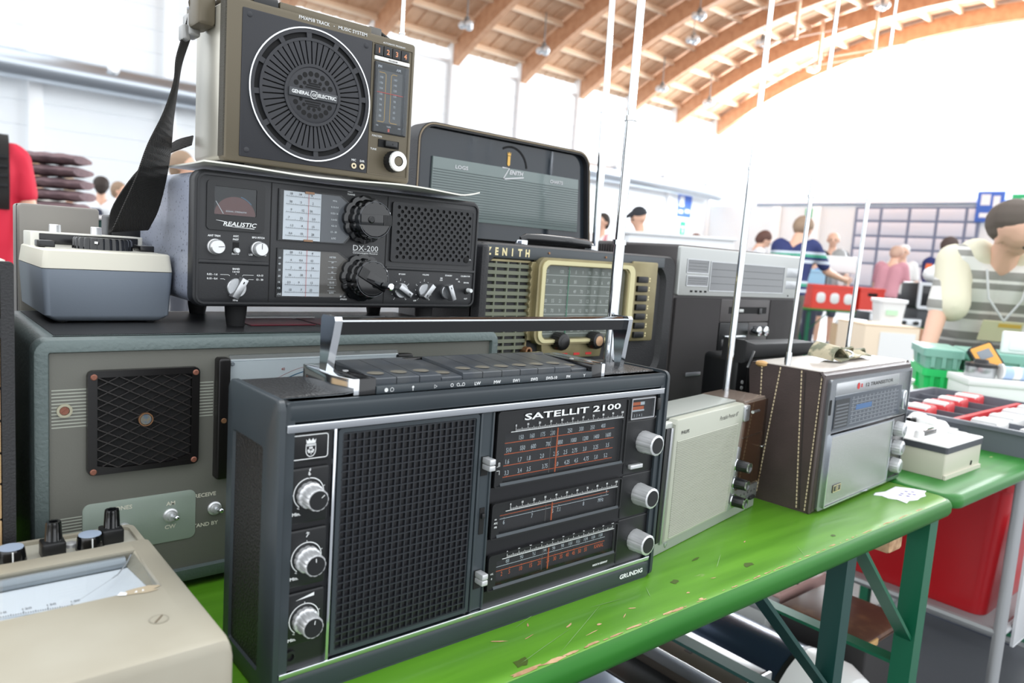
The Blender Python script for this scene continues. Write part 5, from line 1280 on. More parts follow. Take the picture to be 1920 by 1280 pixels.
# raised lid at the back of the top
ly = .500
def lidp(c=0, bot=.377): 
    p = rr(.4140 + c, .8090 - c, bot, .5610 - c, .034, 8); 
    return [((q[0] + (q[1] - .41) * -.085 if q[0] > .6 else q[0]), q[1]) for q in p]
def lido(c=0, bot=.377):
    r = .032 - c; P = [(.4145 + c, bot), (.8185 - c, bot)]
    for i in range(9): t = radians(90 * i / 8); P.append((.8020 - .032 + r * cos(t) , .5290 + r * sin(t)))
    for i in range(9): t = radians(90 + 90 * i / 8); P.append((.4145 + .032 + r * cos(t), .5290 + r * sin(t)))
    return P
def b(g): g.ring(lido(), lido(.007, .380), ly - .010, ly + .030); g.slab(lido(.002), ly + .016, ly + .032, 0, .003)
ld = child(part(Z, 'lid', m_lth, b), Z)
part(Z, 'lid_bead', M('bead_bronze', (120, 108, 90), .3, .7), lambda g: g.ring(lido(.0015), lido(.0038, .379), ly - .0112, ly - .0085), parent=ld)
part(Z, 'lid_lining', m_lidin, lambda g: g.slab(lido(.008, .384), ly + .0, ly + .014, 0), parent=ld)
# recess behind the crest and the ruled chart pocket
part(Z, 'lid_recess', m_dark, lambda g: g.line([(.6130 + .038 * cos(radians(a)), .5080 + .038 * sin(radians(a))) for a in range(8, 128, 8)], .0035, ly - .0008), parent=ld, smooth=0)
pk = part(Z, 'chart_pocket', M('pocket_grey', (112, 124, 122), .14), lambda g: g.slab([(.4480, .4110), (.7860, .4110), (.7790, .5090), (.4490, .5090)], ly - .004, ly + .002, .0008), parent=ld)
def b(g):
    for j in range(18): z = .4180 + j * .0042; g.box(.4500, .7845 - j * .0003, ly - .0046, ly - .0038, z, z + .0009)
part(Z, 'pocket_rule', M('rule_dark', (70, 80, 80), .5), b, parent=ld, smooth=0)
part(Z, 'lid_print', M('pale_print', (206, 206, 208), .5), lambda g: (g.text('LOGS', .5060, .4945, .0058, ly - .0048, width=.026, bold=.02), g.text('CHARTS', .7220, .4950, .0058, ly - .0048, width=.032, bold=.02), g.text('ENITH', .6240, .4990, .0070, ly - .0048, width=.030, bold=.03, shear=.2), g.line([(.5920, .5085), (.6080, .5085), (.5960, .4900), (.6000, .4900), (.6420, .4965)], .0022, ly - .0048)), parent=ld, smooth=0)
def b(g):
    g.poly([(.6055, .5150), (.6085, .5125), (.6115, .5150), (.6115, .5300), (.6055, .5300)], ly - .0012)
    g.poly([(.6050, .5310), (.6120, .5310), (.6125, .5370), (.6105, .5335), (.6085, .5375), (.6065, .5335), (.6045, .5370)], ly - .0012)
part(Z, 'crest', M('crest_gold', (226, 178, 84), .4), b, parent=ld, smooth=0)
aerial(Z, (.771, .43, .372), (.7620, .43, .86), [(.52, .0068), (1, .0056)])

# ================================================================== brown-grey cassette recorder with silver tuner panel
m_bb = M('brown_grey_plastic', (74, 70, 70), .45, bump=(900, .08))
m_bbg = M('speaker_cloth', (58, 54, 55), .7, bump=(260, 1, 'wave'))
m_bbs = M('tuner_silver', (184, 186, 184), .35, .45)
K = thing('cassette_recorder', 'large brown-grey cassette recorder with silver tuner panel, behind the ivory radio', 'radio', (1.07, .4, TT))
kx0, kx1, ky, kt = .8490, 1.2860, .300, .3990
part(K, 'cabinet', m_bb, lambda g: g.slab(rr(kx0, kx1, TT, kt, .006), ky + .004, ky + .150, .003, .006))
part(K, 'rear_hump', m_bb, lambda g: g.slab(rr(kx0 + .004, kx1 - .004, TT, kt + .001, .006), ky + .149, ky + .232, 0, .012))
part(K, 'side_rib', m_bb, lambda g: [g.box(kx0 - .0012, kx0 + .004, ky + .160 + i * .0065, ky + .1635 + i * .0065, .2, kt - .006) for i in range(9)], smooth=0)
tpn = child(part(K, 'tuner_panel', m_bbs, lambda g: g.slab(rr(kx0 + .0015, kx1 - .014, .3085, .3965, .004), ky - .003, ky + .006, .002)), K)
m_lcd = M('display_grey', (120, 122, 124), .15)
for x0, x1, z0, z1 in ((.8720, .9345, .3510, .3735), (.8740, .9360, .3275, .3440), (.9435, 1.2000, .3195, .3720)):
    part(K, 'display_frame', m_alu, lambda g: g.frame(x0 - .0015, x1 + .0015, z0 - .0015, z1 + .0015, .0015, ky - .0046, ky - .002, .001), parent=tpn)
    part(K, 'display', m_lcd, lambda g: g.box(x0, x1, ky - .0038, ky - .002, z0, z1), parent=tpn)
    part(K, 'display_print', m_ink, lambda g: [g.line([(x0 + .004, z0 + (z1 - z0) * f), (x1 - .004, z0 + (z1 - z0) * f)], .0006, ky - .0040) for f in (.25, .5, .75)], parent=tpn, smooth=0)
for z0, z1 in ((.352, .372), (.328, .345)): part(K, 'side_field', m_alu, lambda g: g.box(1.2120, 1.2560, ky - .0036, ky - .002, z0, z1, .001), parent=tpn)
part(K, 'indicator', m_dark, lambda g: [g.box(.8870 + i * .0142, .8935 + i * .0142, ky - .0038, ky - .002, .3150, .3185) for i in range(4)], parent=tpn, smooth=0)
part(K, 'screw', m_dark, lambda g: g.lathe((1.2250, ky - .0038, .3140), (0, 1, 0), [(0, .0016), (.002, .0018)], 10), parent=tpn)
for x0, x1 in ((kx0 + .002, .9890), (1.1640, kx1 - .002)):
    part(K, 'speaker_grille', m_bbg, lambda g: g.slab(rr(x0, x1, .0020, .3040, .003), ky - .002, ky + .005, .0015))
part(K, 'badge', M('badge_pale', (176, 178, 184), .3, .5), lambda g: g.slab(rr(.8990, .9440, .1590, .1660, .0012), ky - .0032, ky - .001, .0005))
cd = child(part(K, 'control_deck', m_bb, lambda g: g.slab(rr(.9910, 1.1620, .2600, .3040, .002), ky - .0015, ky + .005, .001)), K)
part(K, 'deck_slot', m_dark, lambda g: g.box(1.0180, 1.1500, ky - .0022, ky, .2760, .2890), parent=cd)
part(K, 'deck_button', m_bbs, lambda g: g.box(1.0300, 1.0460, ky - .004, ky, .2785, .2850, .001), parent=cd)
part(K, 'deck_button', m_bbs, lambda g: g.box(1.0500, 1.0660, ky - .004, ky, .2785, .2850, .001), parent=cd)
part(K, 'deck_button', m_black, lambda g: g.box(1.1200, 1.1300, ky - .005, ky, .2750, .2870, .001), parent=cd)
ct = child(part(K, 'cassette_door', m_black, lambda g: g.slab(rr(.9920, 1.0900, .1780, .2580, .002), ky - .0025, ky + .005, .001)), K)
part(K, 'door_handle', m_chrome, lambda g: g.box(1.0080, 1.0800, ky - .006, ky - .002, .2290, .2335, .001), parent=ct)
part(K, 'door_window', m_smoke, lambda g: g.box(1.0000, 1.0820, ky - .0032, ky - .001, .1900, .2260, .001), parent=ct)
part(K, 'knob_panel', m_bb, lambda g: g.slab(rr(1.0920, 1.1620, .1780, .2580, .002), ky - .0015, ky + .005, .001))
for x in (1.1080, 1.1330): part(K, 'volume_knob', m_chrome, lambda g: g.lathe((x, ky - .018, .2420), (0, 1, 0), [(0, .0085), (.001, .0098), (.017, .0102)], 24))
part(K, 'lower_deck', m_bb, lambda g: g.slab(rr(.9910, 1.1620, .0020, .1760, .002), ky - .001, ky + .005, .001))

# ================================================================== ivory portable with ribbed grille and smoky cover
m_ph = M('ivory_shell', (174, 176, 162), .35)
m_phb = M('pearl_grey_shell', (158, 162, 156), .35, .2)
m_smoky = M('smoky_brown', (112, 99, 90), .2, var=(9, (100, 88, 79)))
a9 = radians(9)
H = thing('ribbed_radio', 'ivory portable radio with ribbed grille and smoky brown dial cover, right of the dark radio', 'radio', (.5047, .0319, TT), a9, fit=False)
part(H, 'back_case', M('dark_back', (50, 52, 52), .4), lambda g: g.slab([(-.006, 0), (.3085, 0), (.3105, .150), (.3055, .170), (.02, .173), (-.004, .168)], .010, .070, 0, .004))
part(H, 'front_case', m_phb, lambda g: g.slab([(-.001, 0), (.3095, 0), (.3100, .1560), (.3060, .1720), (.0060, .1720), (-.001, .166)], .0, .030, .003, 0))
part(H, 'top_shell', m_phb, lambda g: g.slab([(.0, .1705), (.306, .1705), (.306, .1765), (.0, .1765)], .012, .068, .001, .003))
fr = child(part(H, 'front_panel', m_ph, lambda g: g.slab([(.0165, .0165), (.2000, .0165), (.2090, .0600), (.2210, .1460), (.2310, .1500), (.2330, .1700), (.2200, .1755), (.0230, .1755), (.0180, .1700)], -.0045, .008, .0025)), H)
def b(g):
    for j in range(54):
        z = .0205 + j * .00238; x1 = .1890 + (.2050 - .1890) * j / 53
        g.loft([[(.0245, -.0048, z), (.0245, -.0062, z + .0007), (.0245, -.0048, z + .0014)], [(x1, -.0048, z), (x1, -.0062, z + .0007), (x1, -.0048, z + .0014)]])
part(H, 'grille_rib', m_ph, b, parent=fr, smooth=0)
part(H, 'edge_trim', m_alu, lambda g: g.slab([(.0080, .0150), (.0135, .0150), (.0170, .1660), (.0110, .1660)], -.003, .004, .001))
part(H, 'end_strip', m_black, lambda g: g.slab([(-.0010, .0180), (.0065, .0180), (.0100, .1660), (.0010, .1660)], -.0015, .004, .0005))
part(H, 'lettering', m_ink, lambda g: (g.text('PHILIPS', .0440, .1555, .0044, -.0050, width=.021, bold=.01), g.text('Portable Premier 87', .1720, .1595, .0060, -.0050, width=.058, shear=.35, bold=-.005)), smooth=0)
part(H, 'dial_cover', m_smoky, lambda g: g.slab([(.2065, .0430), (.3080, .0430), (.3080, .1740), (.2300, .1740), (.2260, .1480), (.2180, .1440)], -.0025, .02, .002))
part(H, 'cover_top', m_smoky, lambda g: g.slab([(.2290, .1715), (.3075, .1715), (.3070, .1772), (.2290, .1772)], -.0015, .069, .002, .003))
part(H, 'cover_pane', glass('smoky_pane', (190, 170, 155), .9), lambda g: g.poly([(.2200, .0440), (.3085, .0440), (.3085, .1740), (.2330, .1740)], -.0050), smooth=0)
part(H, 'dial_pointer', m_alu, lambda g: g.box(.2300, .3010, -.0036, -.002, .1210, .1225))
part(H, 'cover_clip', m_chrome, lambda g: g.box(.3000, .3120, -.007, .002, .0975, .1005, .001))
lv = child(part(H, 'band_lever', m_alu, lambda g: g.slab(rr(.2200, .2380, .1480, .1720, .003), -.0075, -.002, .001)), H)
part(H, 'lever_tip', m_chrome, lambda g: g.cyl((.226, -.016, .1640), (.2480, -.016, .1640), .0024, n=10), parent=lv)
m_phk = M('chrome_panel', (170, 172, 172), .25, .8)
part(H, 'knob_panel', m_phk, lambda g: g.slab([(.2010, .0170), (.3040, .0170), (.3060, .0410), (.2320, .0430), (.2300, .1080), (.2140, .1120)], -.0040, .006, .0012))
for x, z in ((.2215, .0825), (.2205, .0560), (.2195, .0290)):
    kb = child(part(H, 'control_knob', m_black, lambda g: g.lathe((x, -.022, z), (0, 1, 0), [(0, .0072), (.001, .0080), (.019, .0086)], 32, (16, .06))), H)
    part(H, 'knob_rim', m_chrome, lambda g: g.ring(circ(x, z, .0080, 24), circ(x, z, .0062, 24), -.0232, -.0215), parent=kb)
    part(H, 'knob_base', m_chrome, lambda g: g.lathe((x, -.0050, z), (0, 1, 0), [(0, .0100), (.002, .0106)], 24), parent=kb)
part(H, 'panel_print', m_ink, lambda g: [g.disc(.2440 + i * .0125, .0315, .0014, -.0043, 8) for i in range(5)], smooth=0)
part(H, 'slide_switch', m_black, lambda g: g.box(.2740, .2920, -.008, -.003, .0190, .0240, .001))
part(H, 'maker_emblem', m_alu, lambda g: g.slab([(.0240, .0090), (.0275, .0060), (.0310, .0090), (.0310, .0125), (.0240, .0125)], -.0012, .001, .0003))
aerial(H, (.2885, .056, .174), (.3080, .056, .775), [(.58, .0054), (1, .0044)])

# ================================================================== leather-cased portable
m_brown = M('brown_leather', (72, 60, 58), .45, var=(14, (62, 52, 50)), bump=(500, .35))
m_stitch = M('cream_stitch', (206, 188, 156), .7)
m_fside = M('steel_front', (150, 154, 158), .22, .85)
L = thing('leather_cased_radio', 'portable radio in a stitched brown leather case with silver front, right end of the table', 'radio', (.865, .0098, TT), radians(3.5), fit=False)
LZ = .2215
def b(g):
    pro = [(.004, .0), (.097, .0), (.104, .006), (.128, LZ - .012), (.124, LZ), (.010, LZ), (.002, LZ - .004), (.0, .006)]
    g.loft([[YZ(p, -.009) for p in pro], [YZ(p, .355) for p in pro]])
part(L, 'leather_case', m_brown, b)
part(L, 'case_top', M('glare_pale_top', (196, 190, 182), .35, var=(12, (170, 162, 154))), lambda g: g.slab(rr(-.006, .352, .009, .122, .008), LZ - .001, LZ + .0015, 0, .001, XY))  # pale colour stands in for light glaring off the case top
for s in (0, 1):
    lip = [(.0, .003), (.006, .003), (.011, LZ - .003), (.003, LZ - .003)]
    part(L, 'case_piping', m_brown, lambda g: g.tube([((-.0085, .0355), (.3550, .0355))[s][0:1] + (v[0], v[1]) if 0 else ((-.009 if s == 0 else .355), v[0], v[1]) for v in ((.004, .002), (.004, LZ - .008), (.010, LZ))], .0028, 8))
for pts in (((.106, LZ - .004), (.0990, .10), (.0930, .012)), ((.0745, LZ - .002), (.0850, .10), (.0925, .010)), ((.0400, LZ - .002), (.0310, .10), (.0235, .003)), ((.0075, LZ - .003), (.0090, .10), (.0105, .002))):
    def b(g):
        for i in range(2):
            (y0, z0), (y1, z1) = pts[i], pts[i + 1]; n = int(sqrt((y1 - y0) ** 2 + (z1 - z0) ** 2) / .0058)
            for k in range(n):
                a, c = k / n, (k + .68) / n
                bar(g, (-.0098, y0 + (y1 - y0) * a, z0 + (z1 - z0) * a), (-.0098, y0 + (y1 - y0) * c, z0 + (z1 - z0) * c), .0016, .0012)
    sm = part(L, 'stitching', m_stitch, b, smooth=0); sm['kind'] = 'stuff'
part(L, 'seam_fold', M('dark_brown', (44, 36, 34), .6), lambda g: g.tube([(-.0092, .0340, LZ - .003), (-.0092, .0262, .10), (-.0092, .019, .004)], .0012, 6))
part(L, 'worn_corner', M('worn_tan', (190, 150, 96), .6), lambda g: g.sphere((-.0065, .108, LZ - .002), 1, 10, (.006, .012, .0055)))
ff = child(part(L, 'front_frame', m_fside, lambda g: g.ring(rr(.0005, .3500, .004, LZ - .010, .006), rr(.0190, .3460, .010, .2060, .003), -.004, .008)), L)
part(L, 'side_vent', m_dark, lambda g: g.slab(rr(.0020, .0085, .1560, .1800, .002), -.0046, -.003, 0), parent=ff)
dl = child(part(L, 'dial_panel', m_fside, lambda g: g.box(.0185, .3465, -.0030, .006, .1250, .2070, .001)), L)
part(L, 'top_strip', m_alu, lambda g: g.box(.0200, .2850, -.0044, -.002, .1850, .2050, .001), parent=dl)
part(L, 'logo', M('mark_red', (200, 44, 44), .5), lambda g: (g.disc(.1045, .1950, .0055, -.0047, 12), g.box(.116, .1200, -.0048, -.004, .192, .198)), parent=dl, smooth=0)
part(L, 'strip_print', m_ink, lambda g: g.text('12 TRANSISTOR', .1950, .1918, .0060, -.0047, width=.12), parent=dl, smooth=0)
part(L, 'scale_plate', M('scale_blue_grey', (78, 84, 94), .3), lambda g: g.box(.0210, .3050, -.0040, -.002, .1295, .1830), parent=dl)
part(L, 'battery_panel', m_black, lambda g: g.box(.0225, .0760, -.0046, -.0035, .1320, .1780), parent=dl)
def b(g):
    r = random.Random(2)
    for j in range(7):
        z = .1345 + j * .0065; g.line([(.0860, z), (.290, z)], .0006, -.0043)
        for i in range(12): g.text(str(r.randint(4, 160)), .092 + i * .0165, z + .0012, .0032, -.0043, sx=.8)
part(L, 'scale_print', M('pale_print', (206, 206, 208), .5), b, parent=dl, smooth=0)
part(L, 'scale_print', M('blue_print', (70, 120, 176), .5), lambda g: g.box(.1050, .1700, -.00445, -.0040, .1555, .1640), label='blue band on the scale', parent=dl, smooth=0)
part(L, 'vent_rib', M('rib_grey', (120, 122, 126), .4), lambda g: [g.box(.0260, .0720, -.0052, -.004, .1350 + i * .0055, .1372 + i * .0055) for i in range(7)], parent=dl, smooth=0)
part(L, 'dial_glass', m_glassp, lambda g: g.poly([(.0205, .1290), (.3055, .1290), (.3055, .1835), (.0205, .1835)], -.0056), parent=dl, smooth=0)
part(L, 'tuning_window', m_chrome, lambda g: g.slab(rr(.3130, .3270, .1360, .1720, .006), -.0075, -.003, .001), parent=dl)
sg = child(part(L, 'speaker_grille', M('woven_silver', (178, 180, 177), .35, .6, bump=(900, .35, 'vor')), lambda g: g.slab(rr(.0190, .2755, .0090, .1205, .003), -.0060, .006, .0015)), L)
part(L, 'grille_frame', m_chrome, lambda g: g.frame(.0165, .2780, .0065, .1230, .0025, -.0075, .0, .003), parent=sg)
part(L, 'maker_plate', M('plate_black', (30, 34, 32), .3), lambda g: g.box(.0440, .0740, -.0075, -.0055, .0270, .0400, .001), parent=sg)
part(L, 'plate_print', M('ivory_gilt', (222, 208, 160), .4), lambda g: (g.text('10', .0590, .0300, .0072, -.0078), g.frame(.0450, .0730, .0280, .0390, .0008, -.0078, -.0074, .001)), parent=sg, smooth=0)
part(L, 'knob_panel', m_smoke, lambda g: g.box(.2790, .3440, -.0030, .005, .0100, .1225, .001))
for z in (.1010, .0675, .0340):
    kb = child(part(L, 'control_knob', m_silver, lambda g: g.lathe((.3080, -.0180, z), (0, 1, 0), [(0, .0110), (.001, .0130), (.015, .0140)], 36, (18, .05))), L)
    part(L, 'knob_cap', m_alu, lambda g: g.lathe((.3080, -.0190, z), (0, 1, 0), [(0, .0075), (.001, .0085)], 20), parent=kb)
for x in (.02, .33):
    for yy in (.02, .085): part(L, 'foot', m_rubber, lambda g: g.cyl((x, yy, -.0), (x, yy, .003), .006, n=8))
aerial(L, (.002, .070, LZ), (.0360, .070, .79), [(.035, .0052), (.47, .0036), (1, .0034)])
aerial(L, (.318, .106, LZ), (.3500, .106, .90), [(.42, .0040), (1, .0032)])
# crumpled camouflage strap lying on the case
m_camo = M('camouflage_web', (112, 114, 92), .7, var=(40, (176, 166, 140), .48, .56))
def b(g):
    ribbon(g, [((.115, .070, LZ + .004), (0, .045, .004)), ((.122, .070, LZ + .018), (.01, .044, .006)), ((.140, .068, LZ + .026), (.01, .042, .004)), ((.162, .066, LZ + .014), (.012, .040, -.004)), ((.172, .064, LZ + .004), (.004, .040, 0)), ((.150, .062, LZ + .0035), (0, .040, .0)), ((.128, .060, LZ + .006), (0, .040, .008))], .003)
cs = thing('camouflage_strap', 'crumpled camouflage webbing strap lying on the leather-cased radio', 'strap', (1.04, .09, LZ + TT + .004), radians(3.5), fit=False)
def sub(f):
    g = G(); g.T = Matrix.Translation((-.175, -.07, -LZ - .0006)); f(g); return g
obj('folded_loop', sub(b), m_camo, cs)
obj('loose_band', sub(lambda g: ribbon(g, [((.150, .075, LZ + .005), (.004, .030, .002)), ((.185, .082, LZ + .012), (.006, .028, .010)), ((.215, .072, LZ + .016), (-.006, .026, -.010)), ((.245, .080, LZ + .008), (.004, .026, .008)), ((.275, .074, LZ + .012), (-.004, .024, -.006)), ((.300, .078, LZ + .003), (0, .024, 0))], .003)), m_camo, cs)
obj('loose_band', sub(lambda g: ribbon(g, [((.170, .062, LZ + .004), (.004, .022, .004)), ((.210, .056, LZ + .009), (-.004, .022, .008)), ((.240, .060, LZ + .004), (.0, .022, -.006)), ((.262, .055, LZ + .008), (0, .020, .006)), ((.285, .060, LZ + .003), (0, .020, 0))], .003)), m_camo, cs)
obj('buckle', sub(lambda g: g.tube([(.178 + .008 * cos(a), .060 + .018 * sin(a), LZ + .010 + .006 * cos(a)) for a in [2 * pi * i / 14 for i in range(14)]], .0018, 6, True)), m_chrome, cs)

# ================================================================== small black set squeezed between
Bk = thing('black_radio', 'black radio with thick folded handle between the leather-cased radio and the cassette recorder', 'radio', (.99, .21, TT))
part(Bk, 'body', m_black, lambda g: g.slab(rr(.880, 1.100, TT, .2150, .010), .178, .250, .006, .006))
part(Bk, 'handle', m_rubber, lambda g: g.slab([(.8780, .2050), (.9020, .2120), (1.1050, .2120), (1.1090, .2160), (1.1090, .2340), (1.1030, .2370), (.9080, .2385), (.8800, .2440)], .165, .215, .006, .006))
part(Bk, 'hinge', m_alu, lambda g: bar(g, (.8870, .1640, .1980), (.9010, .1640, .2260), .0035, .003))
for z in (.1700, .1600): part(Bk, 'jack_socket', m_silver, lambda g: g.ring(circ(.8960, z, .0034, 14), circ(.8960, z, .0018, 14), .1765, .1790))
part(Bk, 'front_seam', m_dark, lambda g: g.box(.9080, .9095, .1772, .180, .01, .205))
# price slip on the table
def b(g):
    P = [(1.060, .004), (1.075, .008), (1.100, .002), (1.152, .006), (1.170, -.018), (1.178, -.036), (1.160, -.040), (1.145, -.048), (1.125, -.047), (1.105, -.050), (1.085, -.044), (1.066, -.048), (1.072, -.030), (1.064, -.018), (1.068, -.006)]
    g.slab(P[::-1], TT + .0002, TT + .0010, 0, 0, XY)
g = G(); b(g); ps = tag(obj('price_slip', g, M('slip_paper', (226, 226, 232), .6), org=(1.12, -.02, TT), smooth=0), 'torn white paper slip with blue writing stuck on the green table end', 'slip')
ORG[ps.name] = Vector((1.12, -.02, TT))
def b(g):
    for k, (x, y, L_) in enumerate(((1.100, -.024, .006), (1.112, -.022, .006), (1.122, -.030, .007), (1.134, -.020, .006), (1.106, -.034, .008), (1.128, -.036, .006), (1.142, -.028, .006))):
        g.add([(x, y, TT + .0013), (x + L_, y - .001, TT + .0013), (x + L_ * .9, y + .004, TT + .0013), (x + .001, y + .005, TT + .0013)], [(0, 1, 2, 3)])
part(ps, 'ink_mark', M('ink_violet', (120, 112, 170), .6), b, smooth=0)

# ================================================================== second green table to the right and what stands on it
t = thing('beer_table', 'darker green lacquered folding table beyond the first, under the crates and trays at right', 'table', (2.3, .25, FZ), group='green folding tables')
table_top(t, 1.192, 3.30, -.083, .60, m_green2)
leg_frame(t, 2.40, 1, (-.05, .54), m_steel2); leg_frame(t, 3.16, -1, (-.05, .54), m_steel2)
m_white = MATS['white_paint']
m_iv2 = M('ivory_metal', (206, 202, 186), .4)
t = thing('small_instrument', 'small ivory box with dark grey band and white top beside the leather-cased radio', 'instrument', (1.39, .06, TT))
part(t, 'lower_case', m_iv2, lambda g: g.slab(rr(1.292, 1.478, -.0225, .150, .004), TT, .0440, .001, 0, XY))
part(t, 'band', M('band_grey', (70, 72, 78), .45), lambda g: g.slab(rr(1.2905, 1.4795, -.024, .1515, .005), .0440, .0560, 0, 0, XY))
part(t, 'top_plate', M('top_white', (232, 232, 230), .3), lambda g: g.slab(rr(1.2905, 1.4795, -.024, .1515, .005), .0560, .0590, 0, .002, XY))
part(t, 'carry_bar', m_blackg, lambda g: g.slab(rr(1.340, 1.412, .040, .052, .005), .0590, .0690, 0, .003, XY))
for x, y in ((1.305, .07), (1.312, .10), (1.318, .04)): part(t, 'terminal', M('top_white', (232, 232, 230), .3), lambda g: g.lathe((x, y, .058), (0, 0, 1), [(0, .010), (.012, .009), (.016, .006)], 14))
part(t, 'lever', M('top_white', (232, 232, 230), .3), lambda g: g.box(1.43, 1.445, -.005, .03, .058, .066, .002))
part(t, 'side_socket', m_dark, lambda g: g.slab(rr(1.425, 1.431, -.0235, -.0215, .0005) if 0 else [(1.4240, .0060), (1.4300, .0060), (1.4330, .0140), (1.4270, .0150)], -.0236, -.0215))
part(t, 'foot_rail', m_iv2, lambda g: g.box(1.292, 1.478, -.0255, -.022, TT, .0020))
m_dg = M('dark_grey_case', (92, 94, 102), .5)
t = thing('chart_recorder', 'flat grey instrument heaped with white oddments and bearing a yellow sticker', 'instrument', (1.68, .19, TT))
part(t, 'case', m_dg, lambda g: g.slab(rr(1.560, 1.655, .075, .330, .006), TT, .0300, .001, .003, XY))
part(t, 'deck', M('top_white', (232, 232, 230), .3), lambda g: g.slab(rr(1.563, 1.652, .078, .327, .006), .0300, .0345, 0, .002, XY))
part(t, 'yellow_sticker', M('sticker_yellow', (226, 206, 70), .5), lambda g: g.add([(1.600, .0745, .002), (1.635, .0745, .002), (1.641, .0745, .024), (1.606, .0745, .020)], [(0, 1, 2, 3)]), smooth=0)
rr_ = random.Random(9)
m_wp = M('white_oddment', (232, 232, 230), .35)
for i in range(7):
    x, y = 1.585 + .008 * i, .10 + .03 * ((i * 5) % 7)
    o = thing('plastic_part', ['white rounded plastic part on the grey instrument, nearest the front', 'white block among the oddments on the grey instrument', 'small black bar lying on the grey instrument', 'white cup lying on the grey instrument', 'long white lever on the grey instrument', 'white cap at the back of the grey instrument', 'white tray corner on the grey instrument'][i], 'part', (x, y, .0345), .7 * i, 'oddments on the flat instrument', fit=False)
    if i % 3 == 0: part(o, 'shell', m_wp, lambda g: g.lathe((0, 0, 0), (0, 0, 1), [(0, .024), (.012, .022), (.020, .014), (.022, .005)], 16))
    elif i % 3 == 1: part(o, 'shell', m_wp, lambda g: (g.box(-.032, .032, -.014, .014, 0, .018, .004), g.box(-.012, .018, -.016, .016, .016, .024, .003)))
    else: part(o, 'shell', m_blackg if i == 2 else m_wp, lambda g: (g.box(-.035, .035, -.008, .008, 0, .012, .003), g.box(-.035, -.020, -.012, .012, 0, .014, .003)))
t = thing('parts_tray', 'large grey parts tray with red and white contents at the right picture edge', 'tray', (2.0, .1, TT))
m_tray = M('tray_grey', (98, 102, 110), .5)
def b(g):
    po = rr(1.665, 2.17, -.115, .330, .015, 4); q = rr(1.675, 2.16, -.105, .320, .010, 4); po2 = rr(1.672, 2.163, -.108, .323, .014, 4); q2 = rr(1.68, 2.155, -.10, .315, .01, 4)
    g.loft([[XY(p, TT) for p in po2], [XY(p, .052) for p in po], [XY(p, .052) for p in q], [XY(p, .002) for p in q2]], False, False); g.slab(po2, TT, .002, 0, 0, XY)
    g.ring(rr(1.660, 2.175, -.120, .335, .016, 4), q, .044, .053, XY)
part(t, 'tub', m_tray, b)
for x in (1.795, 1.915, 2.035): part(t, 'divider', m_tray, lambda g: g.box(x, x + .004, -.10, .315, .002, .046))
part(t, 'divider', M('pack_red', (206, 46, 52), .4), lambda g: g.box(1.68, 2.155, .096, .108, .002, .050), 'red long divider')
for i in range(12):
    x, y = (1.738, 1.8565, 1.977, 2.096)[i // 3], (-.055, .045, .20)[i % 3] + .008 * (i // 6)
    red = i % 3 == 2
    o = thing('component_pack', ('red and white component pack lying in the grey tray, ' if red else 'white component pack lying in the grey tray, ') + ['first compartment, near row', 'first compartment, middle row', 'first compartment, far row', 'second compartment, near row', 'second compartment, middle row', 'second compartment, far row', 'third compartment, near row', 'third compartment, middle row', 'third compartment, far row', 'last compartment, near row', 'last compartment, middle row', 'last compartment, far row'][i], 'pack', (x, y, .0028), .08 * (i % 3) - .06, 'packs in the grey tray', fit=False)
    part(o, 'bag', M('pack_red', (206, 46, 52), .4) if red else m_wp, lambda g: g.box(-.044, .044, -.030, .030, 0, .048 + .004 * (i % 3), .008))
    part(o, 'flap', m_wp, lambda g: g.box(-.042, -.005, -.026, .026, .046, .0505 + .004 * (i % 3), .002))
for i in range(3):
    x, y = 1.72 + .155 * i, .385
    o = thing('parts_box', ['black and red open parts box behind the grey tray, left one', 'black and red open parts box behind the grey tray, middle one', 'black and red open parts box behind the grey tray, right one'][i], 'box', (x, .362 if 0 else .385, TT), 0, 'open boxes behind the tray', fit=False)
    part(o, 'tub', M('box_charcoal', (66, 68, 74), .5), lambda g: (g.frame(-.070, .070, -.045, .045, .004, 0, .038, .004, pl=XY), g.box(-.074, .074, -.044, .044, 0, .004)))
    part(o, 'strip', M('pack_red', (206, 46, 52), .4), lambda g: g.box(-.068, .068, -.040, -.010, .004, .036, .003))
    part(o, 'slip', m_wp, lambda g: g.box(-.060, .02, -.004, .034, .004, .034, .002))
t = thing('white_pot', 'small white round pot beside the green crate, behind the leather-cased radio', 'pot', (2.215, .46, TT))
part(t, 'bowl', m_wp, lambda g: g.lathe((2.215, .46, TT), (0, 0, 1), [(0, .035), (.05, .050), (.062, .054), (.062, .049), (.03, .04)], 24))
part(t, 'rim', m_wp, lambda g: g.lathe((2.215, .46, TT + .056), (0, 0, 1), [(0, .055), (.008, .057), (.01, .05)], 24))
